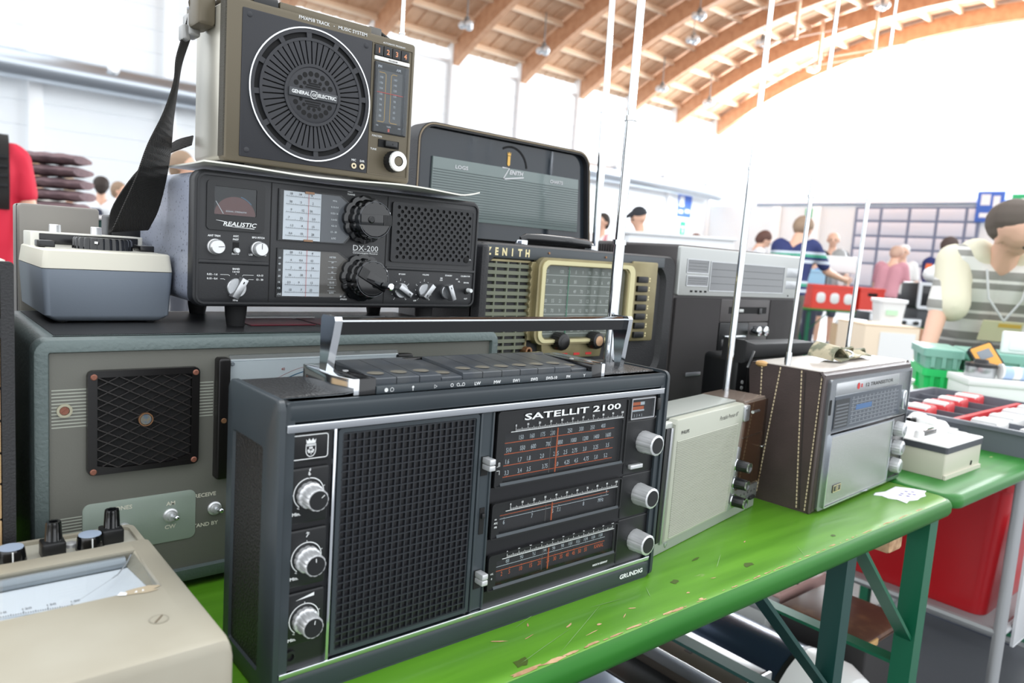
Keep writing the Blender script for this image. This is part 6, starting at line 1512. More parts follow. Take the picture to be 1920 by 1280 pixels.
def crate(name, label, x0, x1, y0, y1, z0, z1, mat, ribs=True, group=None):
    t = thing(name, label, 'crate', ((x0 + x1) / 2, (y0 + y1) / 2, z0), 0, group)
    c = .012
    def b(g):
        po2, po = rr(x0 + c, x1 - c, y0 + c, y1 - c, .015, 4), rr(x0 + c * .4, x1 - c * .4, y0 + c * .4, y1 - c * .4, .015, 4)
        q, q2 = rr(x0 + .014, x1 - .014, y0 + .014, y1 - .014, .01, 4), rr(x0 + .02, x1 - .02, y0 + .02, y1 - .02, .01, 4)
        g.loft([[XY(p, z0) for p in po2], [XY(p, z1) for p in po], [XY(p, z1) for p in q], [XY(p, z0 + .012) for p in q2]], False, False); g.slab(po2, z0, z0 + .011, 0, 0, XY)
    part(t, 'tub', mat, b)
    part(t, 'rim', mat, lambda g: g.ring(rr(x0, x1, y0, y1, .02, 4), rr(x0 + .013, x1 - .013, y0 + .013, y1 - .013, .012, 4), z1 - .022, z1 + .002, XY))
    if ribs:
        n = max(2, int((x1 - x0) / .25))
        for i in range(n + 1):
            x = x0 + .03 + (x1 - x0 - .06) * i / n; part(t, 'rib', mat, lambda g: g.box(x - .006, x + .006, y0 + .001, y0 + .014, z0 + .006, z1 - .02))
        part(t, 'rib', mat, lambda g: g.box(x0 + .001, x0 + .014, (y0 + y1) / 2 - .006, (y0 + y1) / 2 + .006, z0 + .006, z1 - .02))
    return t
def crate_at(name, label, P, a, x0, x1, y0, y1, z0, z1, mat, group):
    t = crate(name, label, x0, x1, y0, y1, z0, z1, mat, True, group)
    ORG.pop(t.name, None); base = Vector(((x0 + x1) / 2, (y0 + y1) / 2, z0))
    t.location = Vector((P[0], P[1], 0)) + Matrix.Rotation(a, 3, 'Z') @ base + Vector((0, 0, OZ)); t.rotation_euler = (0, 0, a)
    ORG[t.name] = base
    return t
CA = radians(-60); CP = (2.43, .46)
m_cg, m_ct = M('crate_green', (34, 196, 104), .4), M('crate_teal', (126, 176, 160), .4)
crate_at('stacking_crate', 'bright green plastic crate under the narrow pale teal crate on the right-hand table', CP, CA, 0, .120, 0, .28, TT, .0740, m_cg, 'crates on the second table')
tc_ = crate_at('stacking_crate', 'narrow pale teal plastic crate stacked on the bright green one', CP, CA, -.004, .120, 0, .28, .0765, .1400, m_ct, 'crates on the second table')
part(tc_, 'lid', m_ct, lambda g: g.slab(rr(0, .116, .004, .276, .012, 4), .138, .1450, 0, .002, XY))
crate_at('stacking_crate', 'lower wide teal crate behind the white carton, carrying another', CP, CA, .128, .46, .06, .28, TT, .0740, m_ct, 'crates on the second table')
tc2 = crate_at('stacking_crate', 'upper wide teal crate behind the white carton, under the foam slab', CP, CA, .128, .46, .06, .28, .0765, .1380, m_ct, 'crates on the second table')
part(tc2, 'lid', m_ct, lambda g: g.slab(rr(.132, .456, .064, .276, .012, 4), .136, .1430, 0, .002, XY))
KA = radians(-48); KP = (2.256, .266, TT)
t = thing('white_carton', 'white carton in front of the teal crates carrying a coil and an orange meter', 'box', KP, KA, fit=False)
part(t, 'body', m_wp, lambda g: g.box(.004, .296, .004, .146, 0, .082, .003))
part(t, 'lid', m_wp, lambda g: g.box(0, .30, 0, .150, .070, .0920, .003))
KZ = Vector((KP[0], KP[1], TT + .0921))
def on_carton(name, label, cat): return thing(name, label, cat, KZ, KA, fit=False)
t = on_carton('coil_reel', 'round silver and black coil reel standing on the white carton', 'reel')
part(t, 'drum', m_alu, lambda g: g.lathe((.062, .072, 0), (0, 0, 1), [(0, .040), (.003, .042), (.032, .042)], 28))
part(t, 'flange', m_black, lambda g: g.lathe((.062, .072, .031), (0, 0, 1), [(0, .044), (.010, .043), (.012, .03)], 28))
part(t, 'hub', m_black, lambda g: g.lathe((.062, .072, .043), (0, 0, 1), [(0, .022), (.010, .018)], 16))
t = on_carton('tape_roll', 'pale blue and white roll lying right of the coil reel', 'roll')
part(t, 'roll', M('roll_blue', (172, 196, 226), .5), lambda g: g.cyl((.112, .050, .020), (.188, .050, .020), .0200, n=20))
part(t, 'band', m_wp, lambda g: g.cyl((.140, .050, .0202), (.162, .050, .0202), .0202, n=20))
for x in (.108, .186): part(t, 'end_flange', m_wp, lambda g: g.cyl((x, .050, .0235), (x + .005, .050, .0235), .0235, n=20))
t = on_carton('multimeter', 'black and orange handheld meter propped behind the blue roll on the white carton', 'meter')
MT = Matrix.Translation((.122, .118, .016)) @ Matrix.Rotation(-.45, 4, 'Y') @ Matrix.Rotation(-.5, 4, 'X')
part(t, 'case', m_black, lambda g: (setattr(g, 'T', MT), g.slab(rr(-.034, .040, .0, .094, .010), .0, .026, .003, .003)))
part(t, 'face', M('meter_face_orange', (222, 160, 72), .45), lambda g: (setattr(g, 'T', MT), g.slab(rr(-.028, .034, .012, .088, .005), -.0025, .002, .001)))
part(t, 'display', M('lcd_grey', (126, 132, 138), .3), lambda g: (setattr(g, 'T', MT), g.box(-.016, .022, -.0040, 0, .042, .072, .001)))
t = thing('foam_sheet', 'white foam slab standing on the teal crates at the right picture edge', 'panel', (CP[0], CP[1], .1432), CA, fit=False)
part(t, 'slab', m_wp, lambda g: g.box(.245, .45, .12, .145, 0, .075, .005))
part(t, 'notch', m_wp, lambda g: g.box(.265, .43, .115, .121, .012, .062, .003))

# ------------------------------------------------------------------ under the tables
m_navy = M('steel_blue_shell', (52, 66, 86), .22, .55)
def yawed(c, a): return Matrix.Translation(Vector(c)) @ Matrix.Rotation(a, 4, 'Z')
PA = radians(-90)
t = thing('floor_printer', 'steel blue cylindrical printer with white end cap on the floor under the table', 'printer', (1.228, .40, FZ), PA, fit=False)
part(t, 'base', M('printer_grey', (150, 154, 160), .4), lambda g: g.box(-.20, .24, -.13, .13, 0, .225, .012))
part(t, 'roller_cover', m_navy, lambda g: g.slab([(-.13, .02), (.13, .02)] + [(.13 * cos(radians(a)), .215 + .135 * sin(radians(a))) for a in range(0, 181, 12)], -.20, .228, 0, 0, YZ))
part(t, 'cover_edge', m_black, lambda g: g.slab([(-.132, .02), (.132, .02)] + [(.132 * cos(radians(a)), .215 + .137 * sin(radians(a))) for a in range(0, 181, 12)], .218, .230, 0, 0, YZ))
for x0, x1 in ((.230, .35), (-.26, -.20)):
    part(t, 'end_cap', m_wp, lambda g: g.slab([(-.134, .0), (.134, .0)] + [(.134 * cos(radians(a)), .215 + .138 * sin(radians(a))) for a in range(0, 181, 12)], x0, x1, .02 if x1 < 0 else 0, .05 if x1 > 0 else 0, YZ))
t = thing('slotted_machine', 'flat black machine with a slotted lid on the floor left of the blue printer', 'machine', (1.03, .40, FZ))
part(t, 'case', m_black, lambda g: g.box(.885, 1.095, .150, .62, FZ, -.47, .008))
part(t, 'lid', M('brown_black_lid', (70, 64, 58), .28), lambda g: g.box(.972, 1.092, .172, .62, -.475, -.421, .006))
part(t, 'lid_slot', m_dark, lambda g: g.box(1.010, 1.060, .300, .316, -.4215, -.4204))
part(t, 'metal_trim', m_alu, lambda g: (g.box(.968, .973, .165, .62, -.45, -.421, .001), g.box(.968, 1.094, .166, .173, -.45, -.421, .001)))
part(t, 'label', m_alu, lambda g: g.box(.895, .915, .149, .151, -.56, -.53))
t = thing('grey_suitcase', 'grey-blue hard case on the floor below the near table edge', 'case', (.81, .40, FZ))
part(t, 'shell', M('case_blue_grey', (110, 122, 144), .35, .2), lambda g: g.box(.700, .828, .18, .62, FZ, -.425, .012))
part(t, 'seam', m_dark, lambda g: g.box(.6995, .8285, .1795, .6205, -.60, -.596, .012))
part(t, 'handle', m_black, lambda g: g.tube([(.77, .182, -.50), (.775, .158, -.50), (.835, .158, -.50), (.84, .182, -.50)], .007, 8))
t = thing('pink_case', 'dusty pink flat box under the table behind the first table leg', 'box', (1.56, .50, FZ))
part(t, 'body', M('box_grey', (120, 118, 116), .5), lambda g: g.box(1.43, 1.655, .345, .60, FZ, -.45, .006))
part(t, 'lid', M('dusty_pink', (196, 160, 154), .5), lambda g: g.box(1.425, 1.66, .34, .605, -.45, -.415, .006))
part(t, 'cable', m_rubber, lambda g: g.tube([(1.47, .40, -.413), (1.44, .36, -.37), (1.47, .335, -.345), (1.50, .35, -.38), (1.51, .345, -.411)], .004, 6))
t = thing('leather_chest', 'black chest with worn brown leather lid under the table beside the printer', 'chest', (1.49, .21, FZ))
part(t, 'body', M('chest_black', (34, 32, 32), .6), lambda g: g.box(1.385, 1.59, .112, .315, FZ, -.44, .006))
part(t, 'lid', M('worn_leather_brown', (84, 56, 44), .5, var=(18, (112, 80, 58), .5, .7)), lambda g: g.box(1.38, 1.595, .107, .32, -.44, -.418, .010))
part(t, 'edge', M('worn_tan', (190, 150, 96), .6), lambda g: g.box(1.3795, 1.43, .1055, .112, -.438, -.422, .002))
t = thing('pale_box', 'pale grey box behind the white end cap of the printer', 'box', (1.40, .42, FZ))
part(t, 'body', m_wp, lambda g: g.box(1.366, 1.42, .34, .52, FZ, -.43, .006))
part(t, 'lid', M('box_grey_pale', (170, 172, 174), .5), lambda g: g.box(1.364, 1.422, .338, .522, -.45, -.425, .004))
# red tub on a steel trolley
m_tr = M('trolley_steel', (176, 178, 180), .4, .5)
t = thing('steel_trolley', 'pale steel trolley on castors carrying the red tub under the second table', 'trolley', (2.0, .18, FZ))
ux = [(1.685, -.05), (1.685, .39), (2.266, -.05), (2.266, .39)]
for x, y in ux: 
    part(t, 'upright', m_tr, lambda g: g.cyl((x, y, -.70), (x, y, -.05), .013, n=10))
    cs_ = child(part(t, 'castor', M('castor_fork', (186, 188, 192), .3, .8), lambda g: (g.box(x - .022, x + .022, y - .020, y + .020, -.722, -.70, .004), g.box(x - .020, x - .015, y - .014, y + .014, -.752, -.715), g.box(x + .015, x + .020, y - .014, y + .014, -.752, -.715))), t)
    part(t, 'wheel', m_rubber, lambda g: g.lathe((x - .013, y + .004, -.738), (1, 0, 0), [(0, .030), (.004, .0335), (.022, .0335), (.026, .030)], 20), parent=cs_)
for z in (-.415, -.66):
    part(t, 'rail', m_tr, lambda g: g.tube([(1.685, -.05, z), (2.266, -.05, z)], .010, 8)); part(t, 'rail', m_tr, lambda g: g.tube([(1.685, .39, z), (2.266, .39, z)], .010, 8))
    part(t, 'rail', m_tr, lambda g: g.tube([(1.685, -.05, z), (1.685, .39, z)], .010, 8)); part(t, 'rail', m_tr, lambda g: g.tube([(2.266, -.05, z), (2.266, .39, z)], .010, 8))
part(t, 'shelf', m_tr, lambda g: g.box(1.68, 2.27, -.055, .395, -.425, -.413, .003))
part(t, 'side_plate', M('plate_pale', (198, 200, 202), .4), lambda g: g.box(1.600, 1.715, -.075, -.070, -.36, -.12, .006) if 0 else g.box(1.74, 1.86, -.066, -.060, -.46, -.18, .006))
part(t, 'fold_tray', M('plate_pale', (198, 200, 202), .4), lambda g: g.box(1.88, 2.14, -.20, -.06, -.395, -.380, .003))
t = thing('red_tub', 'large red plastic tub standing on the steel trolley under the second table', 'tub', (1.95, .17, -.413))
m_redp = M('tub_red', (172, 22, 30), .32)
def b(g):
    po, p2, q, q2 = rr(1.735, 2.215, .0, .340, .03, 4), rr(1.715, 2.235, -.022, .362, .035, 4), rr(1.722, 2.228, -.014, .354, .03, 4), rr(1.742, 2.208, .008, .332, .03, 4)
    g.loft([[XY(p, -.4125) for p in po], [XY(p, -.085) for p in p2], [XY(p, -.085) for p in q], [XY(p, -.40) for p in q2]], False, False); g.slab(po, -.4125, -.402, 0, 0, XY)
part(t, 'tub', m_redp, b)
part(t, 'rim', m_redp, lambda g: g.ring(rr(1.706, 2.244, -.030, .370, .04, 4), rr(1.722, 2.228, -.014, .354, .03, 4), -.100, -.082, XY))
for x in (1.85, 2.10): part(t, 'rib', m_redp, lambda g: g.loft([[(x - .008, -.002, -.40), (x + .008, -.002, -.40), (x + .008, .01, -.40), (x - .008, .01, -.40)], [(x - .008, -.024, -.11), (x + .008, -.024, -.11), (x + .008, -.012, -.11), (x - .008, -.012, -.11)]]))
t = thing('grey_bin', 'dark grey ribbed bin behind the trolley under the second table', 'bin', (2.78, .30, FZ))
part(t, 'tub', M('bin_slate', (76, 82, 96), .5), lambda g: g.slab(rr(2.50, 3.0, .10, .50, .03, 4), FZ, -.25, 0, .01, XY))
part(t, 'rim', M('bin_slate', (76, 82, 96), .5), lambda g: g.slab(rr(2.485, 3.015, .085, .515, .035, 4), -.27, -.24, .004, .004, XY))
for x in (2.6, 2.75, 2.9): part(t, 'rib', M('bin_slate', (76, 82, 96), .5), lambda g: g.box(x - .01, x + .01, .085, .105, FZ + .02, -.28, .003))

# ================================================================== people in the hall
def capsule(g, a, b_, ra, rb=None, n=10):
    a, b_ = Vector(a), Vector(b_); rb = ra if rb is None else rb
    L = (b_ - a).length
    if L < 1e-5: g.sphere(a, ra, n); return
    pr = [(-ra * cos(radians(q)), ra * sin(radians(q))) for q in (4, 30, 60)] + [(0, ra), (L, rb)] + [(L + rb * cos(radians(q)), rb * sin(radians(q))) for q in (60, 30, 4)]
    g.lathe(a, b_ - a, pr, n)
def fused(name, g, mat, parent, vox, it=6, extra=None):
    """fuse overlapping volumes into one continuous skin"""
    me = bpy.data.meshes.new('tmp'); me.from_pydata(g.v, [], g.f)
    bm = bmesh.new(); bm.from_mesh(me); bmesh.ops.recalc_face_normals(bm, faces=bm.faces); bm.to_mesh(me); bm.free()
    o = bpy.data.objects.new('tmp', me); COL.objects.link(o)
    r = o.modifiers.new('r', 'REMESH'); r.mode = 'VOXEL'; r.voxel_size = vox; r.use_smooth_shade = True
    s = o.modifiers.new('s', 'SMOOTH'); s.iterations = it; s.factor = .5
    dg = bpy.context.evaluated_depsgraph_get()
    nm = bpy.data.meshes.new_from_object(o.evaluated_get(dg)); nm.name = name
    bpy.data.objects.remove(o); bpy.data.meshes.remove(me)
    if extra is not None:
        bm = bmesh.new(); bm.from_mesh(nm); em = bpy.data.meshes.new('e'); em.from_pydata(extra.v, [], extra.f)
        e2 = bmesh.new(); e2.from_mesh(em); bmesh.ops.recalc_face_normals(e2, faces=e2.faces); e2.to_mesh(em); e2.free()
        bm.from_mesh(em); bm.to_mesh(nm); bm.free(); bpy.data.meshes.remove(em)
    nm.shade_smooth(); nm.materials.clear(); nm.materials.append(mat)
    q = bpy.data.objects.new(name, nm); COL.objects.link(q); q.parent = parent
    return q
def person(label, x, y, face, H=1.75, lean=0, side=0, head=(0, 0), arms=((8, 10, 15), (8, 10, 15)), legs=((2, 4), (-4, 4)), skin=(224, 178, 152), shirt=None, sleeve=.55, trousers=None, shorts=False, shoes=(60, 58, 60), hair=(52, 42, 36), hairstyle='short', vox=.016, z=FZ, belly=0, hem=0, group='visitors in the hall'):
    root = thing('person', label, 'person', (x, y, z), atan2(face[1], face[0]) + pi / 2, group, fit=False)
    s = H / 1.75; m_sk = M('skin_%d_%d' % (skin[0], skin[2]), skin, .5)
    Fw, Up, Rt = Vector((0, -1, 0)), Vector((0, 0, 1)), Vector((-1, 0, 0))
    hipz = max((.44 * cos(radians(t)) + .43 * cos(radians(t - k)) + .075) for t, k in legs) * s
    hip = Vector((0, 0, hipz))
    T = (Up * cos(radians(lean)) + Fw * sin(radians(lean))); T = (T * cos(radians(side)) + Rt * sin(radians(side))).normalized()
    Bk_ = (Fw - T * Fw.dot(T)).normalized()       # chest forward
    R2 = T.cross(Bk_) * -1; R2 = R2 if R2.dot(Rt) > 0 else -R2
    sh = hip + T * .50 * s; neck = hip + T * .555 * s
    hp = radians(head[0]); hd = (T * cos(hp) + Bk_ * sin(hp)).normalized(); hy = radians(head[1])
    hf = (Bk_ * cos(hp) - T * sin(hp)).normalized(); hr = hf.cross(hd); hf = hf * cos(hy) + hr * sin(hy) * (1 if hr.dot(Rt) > 0 else -1); hr = hd.cross(hf) * -1; hr = hr if hr.dot(Rt) > 0 else -hr
    hc = neck + hd * .135 * s
    body, top, low, xtra = G(), G(), G(), G()
    def torso(g, e, neck_too):
        for k in (-1, 1):
            capsule(g, hip + R2 * k * .075 * s + T * .02 * s, hip + R2 * k * .075 * s + T * .16 * s + Bk_ * belly * .5, .100 * s + e, .094 * s + e + belly * .5)
            capsule(g, hip + R2 * k * .070 * s + T * .16 * s + Bk_ * belly * .5, hip + R2 * k * .085 * s + T * .40 * s, .096 * s + e + belly * .4, .102 * s + e)
            capsule(g, hip + R2 * k * .080 * s + T * .42 * s, hip + R2 * k * .155 * s + T * .485 * s, .085 * s + e, .060 * s + e)
        if neck_too: capsule(g, hip + T * .47 * s, neck + hd * .05 * s, .068 * s, .055 * s)
    torso(body, 0, True)
    # head: skull, jaw, nose, ears
    g = body
    for p, r in ((hc + hd * .030 * s - hf * .012 * s, .092), (hc + hd * .020 * s + hf * .020 * s, .080), (hc - hd * .040 * s + hf * .030 * s, .060), (hc - hd * .075 * s + hf * .048 * s, .036)): g.sphere(p, r * s, 14)
    capsule(g, hc + hd * .010 * s + hf * .092 * s, hc - hd * .022 * s + hf * .108 * s, .011 * s, .016 * s)
    capsule(g, hc - hd * .056 * s + hf * .078 * s - hr * .016 * s, hc - hd * .056 * s + hf * .078 * s + hr * .016 * s, .010 * s)
    for k in (-1, 1): g.sphere(hc + hr * k * .084 * s - hd * .008 * s - hf * .004 * s, .024 * s, 10, (.55, 1, 1.25))
    hands = []
    for k, (pt, ab, el) in zip((1, -1), arms):     # first the right arm, then the left
        S0 = hip + R2 * k * .185 * s + T * .475 * s
        def adir(p):
            d = -Up * cos(radians(p)) + Fw * sin(radians(p)); return (d * cos(radians(ab)) + Rt * k * sin(radians(ab))).normalized()
        E0 = S0 + adir(pt) * .29 * s; W0 = E0 + adir(pt + el) * .25 * s
        capsule(body, S0, E0, .054 * s, .042 * s); capsule(body, E0, W0, .042 * s, .029 * s)
        d = adir(pt + el + 8); sd = d.cross(Rt * k).normalized(); pw = d.cross(sd).normalized()
        capsule(body, W0, W0 + d * .065 * s, .028 * s, .034 * s)
        Pm = W0 + d * .075 * s
        for q in range(4):
            b0 = Pm + sd * (q - 1.5) * .018 * s; L = (.070, .080, .074, .058)[q] * s
            m1 = b0 + d * L * .5; m2 = m1 + (d * .8 - pw * .5 * k).normalized() * L * .5
            xtra.tube([b0 - d * .02 * s, b0, m1, m2], [.0095 * s, .0092 * s, .0088 * s, .0065 * s], 7)
        b0 = W0 + d * .03 * s + sd * -.028 * s
        xtra.tube([b0, b0 + (d * .7 - sd * .6).normalized() * .035 * s, b0 + (d * .9 - sd * .4).normalized() * .062 * s], [.011 * s, .0098 * s, .007 * s], 7)
        hands.append(Pm)
        if shirt:
            capsule(top, S0, S0 + (E0 - S0) * min(1, sleeve * 1.35), .064 * s, .060 * s if sleeve < .8 else .054 * s)
            if sleeve > .8: capsule(top, E0, W0, .054 * s, .040 * s)
    for k, (t, kn) in zip((1, -1), legs):
        H0 = hip + Rt * k * .090 * s - Up * .02 * s
        d1 = -Up * cos(radians(t)) + Fw * sin(radians(t)); d2 = -Up * cos(radians(t - kn)) + Fw * sin(radians(t - kn))
        K0 = H0 + d1 * .42 * s; A0_ = K0 + d2 * .43 * s
        capsule(body, H0, K0, .082 * s, .056 * s); capsule(body, K0, A0_, .054 * s, .036 * s)
        ft = Vector((A0_.x, A0_.y, .038 * s)); capsule(body, ft, ft + Fw * .13 * s, .036 * s, .030 * s)
        sg_ = G(); capsule(sg_, ft - Fw * .03 * s + Up * .006, ft + Fw * .15 * s + Up * .002, .046 * s, .040 * s)
        for v in sg_.v: v.z = max(v.z, .002)
        obj('shoe', sg_, M('shoe_%d' % shoes[0], shoes, .5), root)
        if trousers:
            capsule(low, H0, K0, .096 * s, .072 * s)
            if not shorts: capsule(low, K0, A0_ + d2 * .01 * s, .070 * s, .058 * s)
    fused('body', body, m_sk, root, vox, 4, xtra)
    if shirt is not None:
        torso(top, .014 * s, False)
        if hem: 
            for k in (-1, 1): capsule(top, hip + R2 * k * .085 * s - T * .10 * s, hip + R2 * k * .075 * s, .108 * s, .112 * s)
        fused('shirt', top, shirt if not isinstance(shirt, tuple) else M('shirt_%d_%d_%d' % shirt, shirt, .75, bump=(60, .3)), root, vox)
    if trousers:
        for k in (-1, 1): capsule(low, hip + R2 * k * .07 * s - Up * .03 * s, hip + R2 * k * .07 * s + T * .05 * s, .108 * s, .106 * s)
        fused('trousers', low, M('cloth_%d_%d_%d' % trousers, trousers, .8), root, vox)
    hm = M('hair_%d' % hair[0], hair, .7, bump=(200, .6))
    hg = G()
    if hairstyle in ('short', 'long', 'balding'):
        for v_ in ((-.020, .040, .094), (-.035, .015, .088), (-.050, -.030, .066)) if hairstyle != 'balding' else ((-.040, .012, .090), (-.050, -.030, .066), (-.030, .048, .082)):
            hg.sphere(hc + hf * v_[0] * s + hd * v_[1] * s, (v_[2] + .006) * s, 14)
        for k in (-1, 1): hg.sphere(hc - hf * .030 * s + hr * k * .060 * s + hd * .010 * s, .042 * s, 10)
        if hairstyle == 'long': capsule(hg, hc - hf * .06 * s, hc - hf * .06 * s - hd * .12 * s, .075 * s, .05 * s)
        fused('hair', hg, hm, root, vox * .8, 3)
    elif hairstyle == 'cap':
        hg.sphere(hc + hd * .045 * s - hf * .012 * s, .100 * s, 14, (1, 1, .95)); capsule(hg, hc + hd * .058 * s + hf * .07 * s, hc + hd * .045 * s + hf * .155 * s, .045 * s, .038 * s)
        for v in hg.v:
            q = (v - hc).dot(hd)
            if q < .035 * s: v += hd * (.035 * s - q)
            if (v - hc).dot(hf) > .1 * s and q > .062 * s: v -= hd * (q - .062 * s)
        obj('cap', hg, hm, root)
    eg = G()
    for k in (-1, 1): eg.sphere(hc + hf * .090 * s + hr * k * .031 * s + hd * .004 * s, .011 * s, 8)
    obj('eyes', eg, M('eye_dark', (40, 34, 30), .3), root)
    root['hand'] = list(hands[0])
    fr = dict(hip=hip, T=T, B=Bk_, R=R2, sh=sh, neck=neck, hc=hc, hf=hf, hd=hd, hr=hr, s=s, hands=hands)
    return root, fr
def stripes(name, cols, scale, axis=2, off=0):
    """cloth with straight woven bands along one of its own axes"""
    if name in MATS: return MATS[name]
    m = M(name, cols[0][1], .75); nt = m.node_tree; b = nt.nodes['Principled BSDF']
    tc = nt.nodes.new('ShaderNodeTexCoord'); sp = nt.nodes.new('ShaderNodeSeparateXYZ'); mu = nt.nodes.new('ShaderNodeMath'); mu.operation = 'MULTIPLY_ADD'; mu.inputs[1].default_value = scale; mu.inputs[2].default_value = off
    fr_ = nt.nodes.new('ShaderNodeMath'); fr_.operation = 'FRACT'; r = nt.nodes.new('ShaderNodeValToRGB'); r.color_ramp.interpolation = 'CONSTANT'
    while len(r.color_ramp.elements) < len(cols): r.color_ramp.elements.new(.5)
    for e, (p, c) in zip(r.color_ramp.elements, cols): e.position = p; e.color = rgb(c)
    L = nt.links; L.new(tc.outputs['Object'], sp.inputs[0]); L.new(sp.outputs[axis], mu.inputs[0]); L.new(mu.outputs[0], fr_.inputs[0]); L.new(fr_.outputs[0], r.inputs[0]); L.new(r.outputs[0], b.inputs['Base Color'])
    return m
camd = lambda x, y: Vector((CAMP.x - x, CAMP.y - y, 0)).normalized()
cr_ = Vector((.766, -.643, 0))     # towards the right of the picture

# stooping man in a cream vest at the right
mp = stripes('striped_polo', [(0, (228, 226, 220)), (.42, (150, 148, 142)), (.62, (228, 226, 220)), (.72, (150, 148, 142))], 7.5)
MX, MY = 3.62, .70
fdir = (cr_ * .22 + camd(MX, MY) * .97)
r, q = person('stooping man in cream vest over striped polo, leaning on the teal crate at right', MX, MY, fdir, 1.63, 36, 0, (20, -38), ((22, 12, 6), (40, 14, 30)), ((4, 10), (0, 4)), (226, 180, 156), mp, .6, (120, 112, 100), hair=(92, 82, 74), hairstyle='balding', vox=.010, belly=.05, group='visitors in the hall')
vest = G(); e = .034
for k in (-1, 1):
    hip, T, Bv, Rv, s = q['hip'], q['T'], q['B'], q['R'], q['s']
    for a0, a1, ra, rb in ((-.06, .16, .112, .112), (.16, .40, .114, .118), (.40, .49, .112, .085)):
        capsule(vest, hip + Rv * k * .085 * s + T * a0 * s - Bv * (.018), hip + Rv * k * .100 * s + T * a1 * s - Bv * (.022), ra * s, rb * s)
    S0 = hip + Rv * k * .190 * s + T * .475 * s
    pt = (22, 40)[0 if k == 1 else 1]
    d = (-Vector((0, 0, 1)) * cos(radians(pt)) + Vector((0, -1, 0)) * sin(radians(pt)))
    capsule(vest, S0, S0 + d * .22 * s, .078 * s, .080 * s)
fused('vest', vest, M('cream_vest', (222, 216, 192), .8, bump=(40, .5)), r, .012)
def on_chest(a, b_, c): return q['hip'] + q['T'] * a * q['s'] + q['R'] * b_ * q['s'] + q['B'] * c * q['s']
g = G(); c = on_chest(.24, -.03, .200); u, w = q['R'] * .075, q['T'] * .055
g.loft([[c - u - w + q['B'] * d, c + u - w + q['B'] * d, c + u + w + q['B'] * d, c - u + w + q['B'] * d] for d in (0, .003)]); bd = obj('badge', g, M('badge_cream', (230, 222, 186), .5), r)
g = G(); c2 = c + q['B'] * .004 + q['T'] * .035; g.loft([[c2 - u * .9 - w * .18 + q['B'] * d, c2 + u * .2 - w * .18 + q['B'] * d, c2 + u * .2 + w * .18 + q['B'] * d, c2 - u * .9 + w * .18 + q['B'] * d] for d in (0, .001)]); obj('badge_band', g, M('badge_yellow', (232, 190, 90), .5), bd)
g = G(); g.tube([on_chest(.50, .07, .09), on_chest(.40, .05, .17), c + w], .005, 6); g.tube([on_chest(.50, -.10, .09), on_chest(.40, -.08, .17), c + w], .005, 6); obj('lanyard', g, M('lanyard_grey', (206, 206, 206), .6), r)
g = G(); g.tube([on_chest(.12, -.16, .235), on_chest(.02, -.10, .245), on_chest(-.06, -.07, .24)], [.006, .016, .006], 8); obj('key_band', g, M('band_crimson', (176, 36, 72), .5), r)

# man in a red shirt with a rucksack strap, at the left edge
RX, RY = .160, 4.42
f = camd(RX, RY)
r, q = person('person in red t-shirt with black rucksack straps at the left picture edge', RX, RY, f, 1.80, 0, 0, (6, 10), ((6, 12, 6), (6, 10, 10)), ((0, 0), (0, 3)), (226, 176, 150), (206, 30, 58), .48, (44, 46, 58), hem=1, vox=.014)
g = G()
for k in (-1, 1):
    P4 = [q['sh'] + q['R'] * k * .11 + q['T'] * a + q['B'] * c for a, c in ((-.02, -.13), (.075, -.06), (.085, .02), (.03, .11), (-.08, .145), (-.22, .145), (-.30, .10))]
    ribbon(g, [(p, q['R'] * .075) for p in P4], .018)
sp_ = obj('rucksack_strap', g, m_webb, r)
g = G()
for j in range(4):
    for k in (-1, 1): c = q['sh'] + q['R'] * k * .11 + q['T'] * (-.03 - j * .05) + q['B'] * .152; g.loft([[c + q['R'] * a + q['T'] * b_ + q['B'] * d for a, b_ in ((-.03, -.006), (.03, -.006), (.03, .006), (-.03, .006))] for d in (0, .012)])
obj('strap_webbing', g, m_rubber, sp_)
g = G(); c = q['sh'] - q['B'] * .24 - q['T'] * .20; g.slab(rr(-.16, .16, c.z - .24, c.z + .22, .06), c.y - .11, c.y + .10, .03, .03); obj('rucksack', g, M('rucksack_black', (40, 40, 44), .7, bump=(60, .5)), r)

P_ = person
def pack(r, q, col_=(44, 48, 66)):
    g = G(); c = q['sh'] - q['B'] * .20 - q['T'] * .20; g.slab(rr(c.x - .02, c.x + .16, c.z - .18, c.z + .10, .05), c.y - .08, c.y + .10, .03, .03); obj('rucksack', g, M('rucksack_%d' % col_[0], col_, .7), r)
# crowd behind on the left
r, q = P_('person in white shirt carrying a dark rucksack on one shoulder, behind the grey case', 1.99, 10.57, -camd(1.99, 10.57), 1.75, shirt=(232, 234, 236), trousers=(86, 92, 110)); pack(r, q)
P_('person in white shirt left of the white-shirted rucksack carrier', 1.70, 11.0, -camd(1.7, 11), 1.72, shirt=(234, 236, 238), trousers=(120, 116, 110), hair=(170, 150, 130))
r, q = P_('person in pale shirt right of the white-shirted rucksack carrier', 2.35, 11.2, cr_, 1.74, shirt=(224, 226, 232), trousers=(70, 78, 96), hair=(150, 126, 104)); pack(r, q, (64, 70, 92))
P_('person behind the brown bundle pile, only the head showing', .95, 8.2, camd(.95, 8.2), 1.70, shirt=(226, 222, 214), trousers=(90, 90, 96), hair=(176, 140, 110))
P_('person in dark top behind the strap of the topmost radio', 1.78, 6.35, cr_, 1.80, shirt=(56, 62, 76), trousers=(70, 72, 80), hair=(150, 110, 90))
